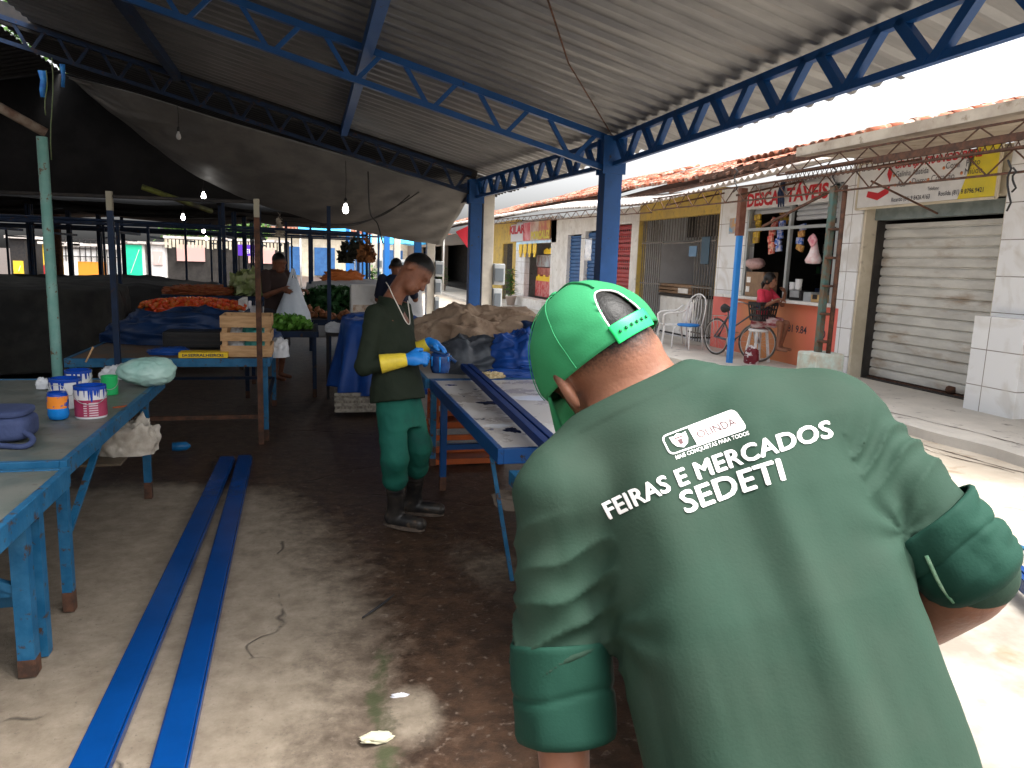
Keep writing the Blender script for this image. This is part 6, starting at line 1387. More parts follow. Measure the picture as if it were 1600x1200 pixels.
# ================================================================== people
def skin_mat(name, c, c2, hair=(.003, .0025, .002)):
    m = mat(name, c, c2, 14, rough=.48, bump=.12, bscale=160)
    nt = m.node_tree; N = nt.nodes; L = nt.links; b = N['Principled BSDF']
    a = N.new('ShaderNodeAttribute'); a.attribute_name = 'hair'; no = N.new('ShaderNodeTexNoise'); no.inputs['Scale'].default_value = 260
    tc = N.new('ShaderNodeTexCoord'); L.new(tc.outputs['Object'], no.inputs['Vector'])
    ad = N.new('ShaderNodeMath'); ad.operation = 'MULTIPLY_ADD'; L.new(no.outputs['Fac'], ad.inputs[0]); ad.inputs[1].default_value = .5; L.new(a.outputs['Fac'], ad.inputs[2])
    r = N.new('ShaderNodeMapRange'); r.inputs[1].default_value = .35; r.inputs[2].default_value = 1.05; L.new(ad.outputs[0], r.inputs[0])
    old = b.inputs['Base Color'].links[0].from_socket; x = N.new('ShaderNodeMix'); x.data_type = 'RGBA'
    L.new(r.outputs[0], x.inputs[0]); L.new(old, x.inputs[6]); x.inputs[7].default_value = hair+(1,); L.new(x.outputs[2], b.inputs['Base Color'])
    b.inputs['Specular IOR Level'].default_value = .25; b.inputs['Subsurface Weight'].default_value = .06; b.inputs['Subsurface Scale'].default_value = .01
    return m
SKIN = skin_mat('warm brown skin', (.25, .112, .068), (.2, .088, .054))
SKIND = skin_mat('deep brown skin', (.19, .075, .042), (.14, .055, .03))
def cloth_mat(name, c, c2, rough=.75, bump=.08, bscale=260, **k): return mat(name, c, c2, 5, rough=rough, bump=bump, bscale=bscale, spec=.12, **k)
SHIRT = cloth_mat('dark green jersey', (.021, .046, .032), (.0175, .040, .027), c3=(.027, .046, .033), s3=3, lo3=.45, hi3=.7)
CUFF = cloth_mat('deep green cuff', (.0085, .037, .026), (.010, .043, .029))
CAPM = cloth_mat('bright green cap cloth', (.028, .195, .08), (.033, .215, .092), rough=.9, bscale=320)
def head_sdf(P, c, f, n, s=1.0, ears=True, face=True):
    """c skull centre, f face direction, n crown direction"""
    f = nrm(f); n = nrm(np.array(n)-f*(np.array(n)@f)); r = np.cross(f, n); c = np.array(c, float); A = lambda a, b, z: c+r*a*s+f*b*s+n*z*s
    F_ = elli(P, A(0, -.012, .02), r, f, n, (.077*s, .098*s, .093*s))
    F_ = smin(F_, elli(P, A(0, .035, -.055), r, f, n, (.056*s, .062*s, .072*s)), .04*s)
    F_ = smin(F_, cone(P, A(-.028, .06, -.1), A(.028, .06, -.1), .03*s, .03*s), .03*s)
    if face:
        F_ = smin(F_, cone(P, A(0, .088, -.005), A(0, .112, -.045), .009*s, .015*s), .014*s)
        F_ = smin(F_, cone(P, A(-.04, .082, .012), A(.04, .082, .012), .012*s, .012*s), .02*s)
        for q in (-1, 1): F_ = smax(F_, -elli(P, A(q*.032, .098, -.008), r, f, n, (.017*s, .012*s, .010*s)), .012*s)
        for q in (-1, 1): F_ = smin(F_, elli(P, A(q*.032, .078, -.008), r, f, n, (.014*s, .013*s, .012*s)), .003*s)
        F_ = smin(F_, cone(P, A(-.02, .094, -.072), A(.02, .094, -.072), .009*s, .009*s), .010*s)
        F_ = smin(F_, cone(P, A(-.017, .092, -.085), A(.017, .092, -.085), .009*s, .009*s), .008*s)
        F_ = smax(F_, -cone(P, A(-.026, .107, -.078), A(.026, .107, -.078), .003*s, .003*s), .004*s)
    if ears:
        for q in (-1, 1):
            e = elli(P, A(q*.088, -.01, -.014), nrm(r*q*.9+f*.5), nrm(f*.9-r*q*.5-n*.15), nrm(n+f*.15), (.010*s, .021*s, .037*s))
            e = smax(e, -elli(P, A(q*.100, .0, -.008), nrm(r*q*.9+f*.5), nrm(f*.9-r*q*.5), n, (.009*s, .010*s, .021*s)), .008*s)
            F_ = smin(F_, e, .012*s)
    return F_, r
def put_attr(o, name, vals):
    a_ = o.data.attributes.new(name, 'FLOAT', 'POINT'); a_.data.foreach_set('value', np.asarray(vals, np.float32))
def body(nm, fn, lo, hi, h, m_, parent, sm=2, post=None):
    P, F = surf(fn, lo, hi, h); P = smooth_np(P, F, sm)
    if post is not None: N_ = normals(P, F); P = P+post(P, N_)
    return mesh_np(nm, P, F, m_, parent), P, F
# ------------------------------------------------ bending worker in the foreground
def cam_v(x, y, z): return Rw*x+Uw*y+Fw*z           # direction given as right, up, away
hipc = at(1262, 1290, .93); shc = at(1088, 700, 1.10); nkc = at(990, 614, 1.14)
A_ = nrm(shc-hipc); Ls = at(880, 785, 1.07)-0; Rs = at(1300, 674, 1.09)-0
Lt = Rs-Ls; Lt = nrm(Lt-A_*(Lt@A_)); Dt = np.cross(A_, Lt)          # Dt points out of the back or the chest
if Dt@Fw > 0: pass
def stn(px, py, d, w_, dp):
    q = at(px, py, d)-hipc; return (q@A_, q@Lt, q@Dt, w_, dp)
TS = [stn(1285, 1400, .90, .212, .15), stn(1255, 1215, .94, .202, .142), stn(1188, 965, 1.00, .200, .135), stn(1137, 800, 1.06, .203, .128), stn(1108, 705, 1.09, .186, .108), stn(1040, 645, 1.115, .135, .088), stn(1001, 603, 1.14, .072, .070), stn(983, 575, 1.16, .050, .056)]
HEADC = at(936, 562, 1.175); HF = cam_v(-.33, -.40, .86); HN = cam_v(-.54, .81, .15)
HF = nrm(HF); HN = nrm(HN-HF*(HN@HF)); HR = np.cross(HF, HN)
Le, Lw = at(874, 1065, 1.05), at(890, 1330, 1.0)
Re, Rw_ = at(1515, 898, .99), at(1368, 1012, 1.19)
Lw2 = Lw+nrm(Lw-Le)*.01
GZ = 0.0
hipL, hipR = hipc-A_*.05-Lt*.09, hipc-A_*.05+Lt*.09
fwdb = nrm(np.array([Fw[0], Fw[1], 0])); sdb = np.array([fwdb[1], -fwdb[0], 0])
ftL = np.array([hipL[0], hipL[1], .09])-fwdb*.06-sdb*.06; ftR = np.array([hipR[0], hipR[1], .09])-fwdb*.1+sdb*.08
knL = (hipL+ftL)/2+fwdb*.05; knR = (hipR+ftR)/2+fwdb*.05
worker = thing('person', 'person in green cap and green work shirt bending forward, back to the camera', 'person', ((ftL+ftR)/2)*np.array([1, 1, 0]))
def f_skin(P):
    f, _ = head_sdf(P, HEADC, HF, HN, 1.02)
    f = smin(f, cone(P, HEADC-HN*.06-HF*.035, nkc-A_*.03, .056, .062), .035)
    f = smin(f, cone(P, HEADC-HF*.06-HN*.03, nkc+A_*.01, .042, .055), .035)
    f = smin(f, section(P, hipc, A_, Lt, [(t-.0, a, b, w_*.84, d_*.8) for t, a, b, w_, d_ in TS]), .03)
    f = smin(f, cone(P, Ls, Le, .05, .041), .04); f = smin(f, cone(P, Rs, Re, .05, .043), .04)
    f = smin(f, cone(P, Le, Lw, .042, .028), .015); f = smin(f, cone(P, Re, Rw_, .05, .03), .015)
    f = smin(f, cone(P, Re+(Rw_-Re)*.12, Re+(Rw_-Re)*.45, .052, .046), .02)
    f = hand(P, f, Lw, nrm(Lw-Le), sdb*-1+np.array([0, 0, .2]), fwdb, curl=.5); f = hand(P, f, Rw_, nrm(Rw_-Re), np.array([0, 0, 1.]), fwdb, curl=.5)
    f = smin(f, cone(P, hipL, knL, .08, .052), .05); f = smin(f, cone(P, hipR, knR, .08, .052), .05)
    f = smin(f, cone(P, knL, ftL, .05, .035), .02); f = smin(f, cone(P, knR, ftR, .05, .035), .02)
    for q in (ftL, ftR): f = smin(f, cone(P, q-np.array([0, 0, .04]), q+fwdb*.16-np.array([0, 0, .055]), .04, .03), .02)
    return f
allp = np.array([HEADC+[.15, .15, .15], HEADC-[.2, .2, .2], ftL-[.15, .15, .1], ftR-[.15, .15, .1], Re+.13, Le-.13, ftL+fwdb*.3, ftR+fwdb*.3, Lw-.2, Rw_+[.2, .25, 0]])
bo, P_, F_ = body('body', f_skin, allp.min(0), allp.max(0), .0042, SKIN, worker, 2)
q = P_-HEADC; hn, hf = q@HN, q@HF; hr = q@HR
hairv = np.clip((hn-.35*hf+.012)/.045, 0, 1)*(np.linalg.norm(q, axis=1) < .14)
put_attr(bo, 'hair', hairv*.9)
NV = at(940, 620, 1.0)
def sleeve_folds(P, a, b, amp, fr, seed, w0=.1, rad_=.12):
    d = nrm(b-a); L_ = np.linalg.norm(b-a); t = (P-a)@d; r = np.linalg.norm(P-a-t[:, None]*d, axis=1)
    up_ = nrm(np.cross(d, Fw)); x = (P-a)@up_
    k = np.clip(t/w0, 0, 1)*np.clip((L_-t)/.04+.3, 0, 1)*np.clip((rad_-r)/.03, 0, 1)
    ph = t*fr+x*fr*.45+1.6*vn(P*9, seed)
    w_ = 1-np.abs(np.sin(ph*math.pi))**.8*1.0
    return amp*k*(w_*1.5-.6)*(.6+.4*vn(P*14, seed+3)), k
ax_l, ax_r = at(948, 985, .98), at(1393, 838, 1.0)
Rcuf = Re+(Rw_-Re)*.16; Lcut = at(884, 1146, 1.03)
def f_shirt(P):
    f = section(P, hipc, A_, Lt, TS, 2.25)
    arms = cone(P, Ls, Le+(Ls-Le)*.18, .067, .066)
    r_ = cone(P, Rs, Re+(Rs-Re)*.34, .075, .073)
    f = smin(f, arms, .03); f = smin(f, r_, .03); f = smin(f, cone(P, at(985, 668, 1.13), at(895, 765, 1.08), .066, .07), .04); f = smin(f, cone(P, at(1085, 650, 1.12), at(1262, 664, 1.10), .078, .080), .05)
    # lower rolled sleeves
    f2 = cone(P, Le+(Ls-Le)*.15, Lcut, .0655, .0625)
    dl = nrm(Lcut-Le); f2 = smax(f2, ((P-Lcut)@dl), .006); f = smin(f, f2, .008)
    f3 = cone(P, Re+(Rs-Re)*.42, Re+(Rs-Re)*.04, .066, .058); f3 = smin(f3, elli(P, Re+cam_v(.0, .005, 0), nrm(Rw), nrm(Uw), nrm(Fw), (.056, .052, .052)), .02)
    cdir = nrm(cam_v(-.18, -.93, .3)); cpt = at(1492, 932, .99); f3 = smax(f3, (P-cpt)@cdir, .008); f = smin(f, f3, .006)
    # cut ends: hem, neck, cuffs
    f = np.maximum(f, -(cone(P, Lcut-dl*.035, Lcut+dl*.1, .05, .052)))
    nrmn = nrm(A_*.93+cam_v(-.30, .12, -.22)); np0 = at(990, 604, 1.11)
    f = smax(f, (P-np0)@nrmn, .006)
    # forearm opening on the right sleeve
    cdir = nrm(cam_v(-.18, -.93, .3)); cpt = at(1492, 932, .99)
    return f
def p_shirt(P, N):
    t = (P-hipc)@A_; x = (P-hipc)@Lt; lowt = np.clip((.42-t)/.4, 0, 1)
    inT = np.clip(((.235-np.abs(x-.0))/.03), 0, 1)
    # long drapes falling from the shoulder blades
    u = x*14+t*-2.2+1.4*vn(np.stack([x*5, t*3, x*0], -1), 7)
    gx = (P-hipc)@nrm(Rw)+.22*(P-hipc)@nrm(Uw); u = gx*40+1.8*vn(np.stack([gx*7, P[:, 2]*3.5, gx*0], -1), 7)
    fold = .5+.5*np.sin(u); fold = fold**1.6
    lowt = np.clip((.56-t)/.45, 0, 1); d = .025*lowt**1.0*(fold-.4)*(.45+.55*np.clip(.5+1.2*vn(np.stack([gx*5, P[:, 2]*2, gx*0], -1), 17), 0, 1))*inT+.004*lowt*fbm(np.stack([x*22, t*5, x*0], -1), 3)
    d += .0022*fbm(P*9, 5, 3)
    # hollow of the spine
    d -= .008*np.exp(-((x-.0)/.05)**2)*np.clip((t-.2)/.2, 0, 1)*np.clip((.62-t)/.1, 0, 1)
    d += .007*np.exp(-((np.abs(x)-.1)/.055)**2)*np.exp(-((t-.44)/.1)**2)
    a, ka = sleeve_folds(P, Ls, Le, .008, 21, 21, .06); b, kb = sleeve_folds(P, Rs, Re, .0095, 17, 25, .05)
    d += a*(x < -.16)+b*(x > .17)
    # seam at shoulder and creases radiating from the armpits
    for ap, sg in ((ax_l, 1), (ax_r, -1)):
        q = P-ap; rr = np.linalg.norm(q, axis=1); an = np.arctan2(q@A_, q@Lt*sg)
        d += .0045*np.exp(-(rr/.10)**2)*np.sin(an*6+2.5*vn(P*9, 12))*np.clip(rr/.06, 0, 1)**2
    # collar band and neck creases
    tn = (P-at(990, 604, 1.11))@nrm(A_*.93+cam_v(-.30, .12, -.22))
    d += .0022*np.clip((tn+.028)/.004, 0, 1)
    d += .004*np.exp(-((tn+.055)/.018)**2)*np.sin(x*30+4)
    return N*d[:, None]
lo = np.minimum(np.minimum(hipc, Ls), Lcut)-.32; hi = np.maximum(np.maximum(nkc, Re), Rs)+.2
lo[2] = .72
so_, SP, SF = body('shirt', f_shirt, lo, hi, .0045, SHIRT, worker, 3, p_shirt)
# rolled cuffs as their own pieces
def ring(c, d, r0, r1, L_, m_, nm, seed, sq=1.0, th=.004, up=None, wr=.004, dome=0):
    d = nrm(d); a = nrm(np.cross(d, Fw)); b = np.cross(d, a); n = 72; rows = []
    A = np.linspace(0, 2*math.pi, n)
    prof = [(-.003, 0), (.0, .0)]+[(.001, t_) for t_ in np.linspace(.02, .94, 26)]+[(-.001, .985)]+([] if dome else [(-.006, 1.0), (-.012, .97)])
    for off, t in prof:
        r = r0+(r1-r0)*t+off-.0035*np.exp(-((t-.5-.05*np.sin(A*2+seed))/.035)**2)+.0025*np.sin(t*19+np.sin(A*2+seed)*1.7)*np.clip(np.sin(A+seed), 0, 1)*(t < .95)+wr*fbm(np.stack([np.cos(A)*2.2, np.sin(A)*2.2+t*1.5, A*0+seed], -1), seed)+.0016*np.sin(A*3+t*7+seed)*t
        rows.append(c+d*(L_*t)+np.outer(r*np.cos(A), a)+np.outer(r*sq*np.sin(A), b))
    if dome:
        for k in range(1, 9):
            q = k/8*math.pi/2; r = r1*math.cos(q)*.97+.001; rows.append(c+d*(L_+dome*math.sin(q))+np.outer(r*np.cos(A), a)+np.outer(r*sq*np.sin(A), b))
    mb = MB(); mb.grid(np.array(rows)[:, ::-1]); o = mb.build(nm, m_, worker); s_ = o.modifiers.new('t', 'SOLIDIFY'); s_.thickness = .003; return o
dl = nrm(Lcut-Le); c0 = at(874, 1003, 1.055); ring(c0, Lcut+dl*.0-c0, .0685, .0660, np.linalg.norm(Lcut-c0)+.006, CUFF, 'rolled_cuff', 3)
ca = at(1446, 812, 1.01); cb = at(1524, 895, .985)
ring(ca, cb-ca, .0695, .0640, np.linalg.norm(cb-ca)*.97, CUFF, 'rolled_cuff', 8, wr=.006, dome=.03)
mb = MB(); pts = []
bv = BVHTree.FromPolygons([Vector(v) for v in SP], [tuple(f) for f in SF])
def hit(bvh, px, py, off=.0015, dflt=1.0):
    d = ray(px, py); dn = d/np.linalg.norm(d); r = bvh.ray_cast(Vector(Cw), Vector(dn))
    if r[0] is None: return None
    return np.array(r[0])-dn*off
# trousers and boots
TR = cloth_mat('green work trousers', (.012, .16, .10), (.015, .19, .12)); BOOT = mat('black rubber boot', (.012, .012, .013), (.035, .03, .026), 8, rough=.35, c3=(.09, .06, .04), s3=16, lo3=.6, hi3=.7)
def f_tr(P):
    f = cone(P, hipL, knL, .1, .078); f = smin(f, cone(P, hipR, knR, .1, .078), .04); f = smin(f, cone(P, knL, ftL+(knL-ftL)*.5, .078, .075), .02); f = smin(f, cone(P, knR, ftR+(knR-ftR)*.5, .078, .075), .02)
    f = smin(f, section(P, hipc, A_, Lt, [(-.16, 0, 0, .16, .12), (0.05, 0, 0, .18, .125)]), .05); return f
lo = np.minimum(ftL, ftR)-.2; hi = np.maximum(hipL, hipR)+.25; body('trousers', f_tr, lo, hi, .008, TR, worker, 2, lambda P, N: N*(.006*ridge(P*np.array([9, 9, 5]), 4))[:, None])
def boots(ft, kn, fw, h=.008, par=None):
    def f(P):
        g = cone(P, ft+(kn-ft)*.72, ft+np.array([0, 0, .03]), .064, .05); g = smin(g, cone(P, ft-np.array([0, 0, .045])-fw*.02, ft+fw*.17-np.array([0, 0, .05]), .046, .042), .03)
        g = smin(g, cone(P, ft-fw*.03-np.array([0, 0, .03]), ft+np.array([0, 0, .02]), .045, .05), .02)
        g = np.maximum(g, -(P[:, 2]-.004)); top = ft+(kn-ft)*.72; d_ = nrm(kn-ft); g = np.maximum(g, (P-top)@d_); return g
    a = np.minimum(ft, kn)-.15; b = np.maximum(ft, kn)+.1; a[2] = -.03; a -= abs(fw)*.15; b += abs(fw)*.2
    o, P, F = body('boot', f, a, b, h, BOOT, par, 1, lambda P, N: N*(.0025*np.sin(P[:, 2]*180)*np.clip((P[:, 2]-.17)/.03, 0, 1)*np.exp(-((P[:, 2]-.27)/.06)**2))[:, None])
    mb = MB(); c_ = ft+fw*.06; c_ = np.array([c_[0], c_[1], .0]); sd_ = np.array([fw[1], -fw[0], 0])
    pts = []; A = np.linspace(0, 2*math.pi, 28, endpoint=False); V = []
    for z in (.001, .022):
        for a_ in A: V.append(c_+fw*(.145*math.cos(a_))*(1.0)+sd_*(.05+.006*math.cos(a_))*math.sin(a_)+np.array([0, 0, z]))
    n = 28; mb.add(V, [tuple(range(n))[::-1], tuple(n+k for k in range(n))]+[(k, (k+1) % n, n+(k+1) % n, n+k) for k in range(n)]); mb.build('sole', mat('muddy sole', (.06, .045, .035), (.12, .09, .07), 20, rough=.8), o)
boots(ftL, knL, fwdb, .008, worker); boots(ftR, knR, fwdb, .008, worker)
# cap: crown shell, adjuster strap, visor
CC = HEADC+HN*.008; ra, rb, rc = .100, .118, .118
cap = MB(); nu, nv = 120, 34
def capP(ph, el, k=1.0):
    x = np.cos(el)*np.sin(ph)*ra*k; y = np.cos(el)*np.cos(ph)*rb*k; z = np.sin(el)*rc*k*(1+.0)
    b_ = .0035*np.cos(6*ph+.5)*np.cos(el)**1.2; 
    w_ = 1+.032*vn(np.array([x*14, y*14, z*22]), 5)+.014*vn(np.array([x*38, y*38, z*60]), 9)
    return CC+(HR*x+HF*y+HN*z)*w_
# ph = 0 is the front, pi the back
ARW, ARH = .33, .62
V = []; idx = {}; Fc = []
els = np.linspace(-.12, math.pi/2, nv); phs = np.linspace(-math.pi, math.pi, nu, endpoint=False)
def inarch(ph, el):
    dp = (abs(ph)-math.pi)
    return (dp/ARW)**2+((el-.0)/ARH)**2 < 1 and el > -.2
GX = [[capP(ph, el) for el in els] for ph in phs]
# snap vertices close to the arch onto it for a clean edge
for i, ph in enumerate(phs):
    for j, el in enumerate(els):
        dp = math.pi-abs(ph); q = math.hypot(dp/ARW, max(el, 0)/ARH)
        if .8 < q < 1.12 and el > -.02:
            dp2, el2 = dp/q, max(el, 0)/q
            GX[i][j] = capP(math.copysign(math.pi-dp2, ph if ph else 1), el2 if el > 0 else el)
for i in range(nu):
    for j in range(nv-1):
        pm = phs[i]+math.pi/nu; em = (els[j]+els[j+1])/2
        dp = math.pi-abs(math.remainder(pm, 2*math.pi))
        if math.hypot(dp/ARW, max(em, 0)/ARH) < .965: continue
        k = [(i, j), ((i+1) % nu, j), ((i+1) % nu, j+1), (i, j+1)]
        for c_ in k:
            if c_ not in idx: idx[c_] = len(V); V.append(GX[c_[0]][c_[1]])
        Fc.append([idx[c_] for c_ in k])
capt = mesh_np('cap', np.array(V), np.array(Fc), CAPM, worker); s_ = capt.modifiers.new('t', 'SOLIDIFY'); s_.thickness = .0028; s_.offset = 1
LIN = cloth_mat('white cap binding', (.75, .75, .74), (.65, .65, .64))
mb = MB(); mb.tube([capP(math.pi-ARW*1.0*math.cos(a) if math.cos(a) > 0 else -math.pi-ARW*math.cos(a), ARH*1.0*math.sin(a), 1.0)-nrm(capP(math.pi, .3)-CC)*.001 for a in np.linspace(0, math.pi, 26)], .0016, 6); mb.build('white_binding', LIN, capt)
# stitched seams between panels
mb = MB()
for ph in (-2.1, -1.05, 0, 1.05, 2.1): mb.tube([capP(ph, e)+nrm(capP(ph, e)-CC)*.0026 for e in np.linspace(-.1, 1.5, 30)], .0009, 5, False)
mb.tube([capP(math.pi, e)+nrm(capP(math.pi, e)-CC)*.002 for e in np.linspace(ARH+.06, 1.5, 16)], .0016, 5, False)
mb.lathe(CC+HN*rc, [(.008, 0), (.008, .004), (0, .007)], 12, HN); mb.build('seam', CAPM, capt)
G = []
for i, ph in enumerate(np.linspace(math.pi-ARW*1.12, math.pi+ARW*1.12, 22)):
    G.append([capP(ph, e, 1.012) for e in (-.17, -.16, -.05, .06, .07)])
mb = MB(); mb.grid(np.array(G)); st_ = mb.build('adjuster_strap', mat('green strap plastic', (.01, .5, .13), rough=.35), capt); s_ = st_.modifiers.new('t', 'SOLIDIFY'); s_.thickness = .0025; s_.offset = 1
mb = MB()
for k in range(6):
    ph = math.pi-ARW*.8+k*ARW*1.6/5; c_ = capP(ph, -.05, 1.0); nn = nrm(c_-CC); mb.lathe(c_+nn*.005, [(.0, 0), (.0028, .0005), (0, .0014)], 8, nn)
mb.build('snap_stud', mat('dark stud', (.01, .09, .04), rough=.4), capt)
G = []
for r_ in np.linspace(0, 1, 8):
    G.append([CC+HR*(.099*math.sin(a))*(1-.1*r_)+HF*(rb*math.cos(a)*.9+.085*r_*math.cos(a*.7)+.004)-HN*(.014+.040*r_*r_*math.cos(a)+.085*r_*abs(math.sin(a))**2) for a in np.linspace(-1.25, 1.25, 22)])
mb = MB(); mb.grid(np.array(G)); vs = mb.build('visor', CAPM, capt); s_ = vs.modifiers.new('t', 'SOLIDIFY'); s_.thickness = .004
# print on the back of the shirt
PRINT = mat('white shirt print', (.78, .76, .75), rough=.6); PRD = mat('dark print', (.10, .045, .05), rough=.7)
def onshirt(name, items, m_, off, par):
    """items: list of (V2, F) already in photo pixels; lay them on the shirt surface"""
    Vs = []; Fs = []
    for V2, F2 in items:
        bm = bmesh.new(); vs_ = [bm.verts.new((v[0], v[1], 0)) for v in V2]
        for f in F2:
            try: bm.faces.new([vs_[i] for i in f])
            except ValueError: pass
        bmesh.ops.triangulate(bm, faces=bm.faces[:])
        for _ in range(4):
            le = [e for e in bm.edges if e.calc_length() > 7]
            if not le: break
            bmesh.ops.subdivide_edges(bm, edges=le, cuts=1, use_grid_fill=False); bmesh.ops.triangulate(bm, faces=[f for f in bm.faces if len(f.verts) > 3])
        bm.verts.index_update(); b0 = len(Vs); ok = True; loc = []
        for v in bm.verts:
            h_ = hit(bv, v.co.x, v.co.y, off); loc.append(h_)
        for h_ in loc: Vs.append(h_ if h_ is not None else np.zeros(3))
        for f in bm.faces:
            ii = [v.index for v in f.verts]
            if all(loc[i] is not None for i in ii): Fs.append([b0+i for i in ii])
        bm.free()
    return mesh_np(name, np.array(Vs), np.array(Fs), m_, par, smooth=True)
def textpx(s, base, cap_px, bold, space=1.0):
    """base: quadratic through three px points; text stretched along it"""
    V, F = text_verts(s, 1.0, bold, 'LEFT', space); V = V.copy(); V[:, 0] -= V[:, 0].min(); W_ = V[:, 0].max(); ch = .73
    P0, P1, P2 = [np.array(p, float) for p in base]; t = V[:, 0]/W_
    B = lambda t: P0*((1-t)*(1-2*t))[:, None]+P1*(4*t*(1-t))[:, None]+P2*(t*(2*t-1))[:, None]
    tg = (B(np.clip(t+.01, 0, 2))-B(t-.01)); tg /= np.linalg.norm(tg, axis=1)[:, None]; upv = np.stack([tg[:, 1], -tg[:, 0]], -1)
    return B(t)+upv*(V[:, 1]/ch*cap_px)[:, None], F
items = [textpx('FEIRAS E MERCADOS', ((953, 811), (1113, 741), (1302, 682)), 28, 0, 1.04), textpx('SEDETI', ((1073, 802), (1148, 774), (1227, 749)), 36, 0, 1.03), textpx('MAIS CONQUISTAS PARA TODOS', ((1057, 718), (1113, 698), (1171, 679)), 6.5, .005)]
def shifted(it, dx, dy): return [(V_+np.array([dx, dy]), F_2) for V_, F_2 in it]
pr = onshirt('printed_lettering', items, PRINT, .0012, so_)
for k_, (dx, dy) in enumerate(((1.6, .4), (-1.6, -.4), (.3, .9), (-.3, -.9))): onshirt('lettering_layer', shifted(items[:2], dx, dy), PRINT, .0015+.0003*k_, so_)
tl, tr_, br_, bl_ = [np.array(v, float) for v in ((1032, 682), (1147, 638), (1169, 670), (1047, 712))]
def bp(u, v): return (tl*(1-u)+tr_*u)*(1-v)+(bl_*(1-u)+br_*u)*v
def rrect(u0, u1, v0, v1, ru, rv, cs=(1, 1, 1, 1)):
    out = []
    for (cu, cv, a0, k) in ((u0+ru, v0+rv, math.pi, cs[0]), (u1-ru, v0+rv, 1.5*math.pi, cs[1]), (u1-ru, v1-rv, 0, cs[2]), (u0+ru, v1-rv, .5*math.pi, cs[3])):
        if k:
            for q in np.linspace(0, math.pi/2, 5): out.append((cu+ru*math.cos(a0+q), cv+rv*math.sin(a0+q)))
        else: out.append((cu-ru if math.cos(a0+.1) < 0 else cu+ru, cv-rv if math.sin(a0+.8) < 0 else cv+rv))
    return out
o_ = rrect(0, 1, 0, 1, .07, .24); i_ = rrect(.02, .98, .07, .93, .055, .2); n = len(o_)
ringV = [bp(u, v) for u, v in o_+i_]; ringF = [(k, (k+1) % n, n+(k+1) % n, n+k) for k in range(n)]
rt = [bp(u, v) for u, v in ([(.36, .03)]+rrect(.36, .995, .02, .98, .06, .22)[5:15]+[(.36, .97)])]
cres = [bp(u, v) for u, v in ((.09, .18), (.15, .22), (.2, .14), (.25, .22), (.31, .18), (.3, .5), (.27, .7), (.2, .84), (.13, .7), (.1, .5))]
onshirt('printed_badge', [(ringV, ringF), (rt, [tuple(range(len(rt)))]), (cres, [tuple(range(len(cres)))])], PRINT, .0016, so_)
V, F = text_verts('OLINDA', 1.0, 0, 'LEFT'); V[:, 0] -= V[:, 0].min(); V[:, 0] /= V[:, 0].max(); 
V2 = [bp(.42+.5*x, .68-.36*y/.73) for x, y, _ in V]
c2 = [[bp(u, v) for u, v in q] for q in (((.14, .3), (.26, .3), (.26, .36), (.14, .36)), ((.17, .42), (.23, .42), (.22, .66), (.18, .66)))]
onshirt('printed_dark_marks', [(V2, F)]+[(q, [(0, 1, 2, 3)]) for q in c2], PRD, .0026, so_)
# pale seam and paint flecks on the right cuff
CUB = [o for o in worker.children if o.name.startswith('rolled_cuff')][-1]
bpy.context.view_layer.update()
me_ = CUB.data; vb = BVHTree.FromPolygons([v.co+CUB.matrix_world.translation for v in me_.vertices], [tuple(p.vertices) for p in me_.polygons])
pts = [hit(vb, x, y, .0035) for x, y in ((1447, 868), (1455, 885), (1462, 900), (1470, 915), (1482, 932), (1490, 941))]; pts = [p for p in pts if p is not None]
if len(pts) > 2: mb = MB(); mb.tube(pts, .0028, 6); mb.build('pale_seam', mat('pale seam thread', (.09, .2, .12), (.2, .3, .2), 60, rough=.8), CUB)

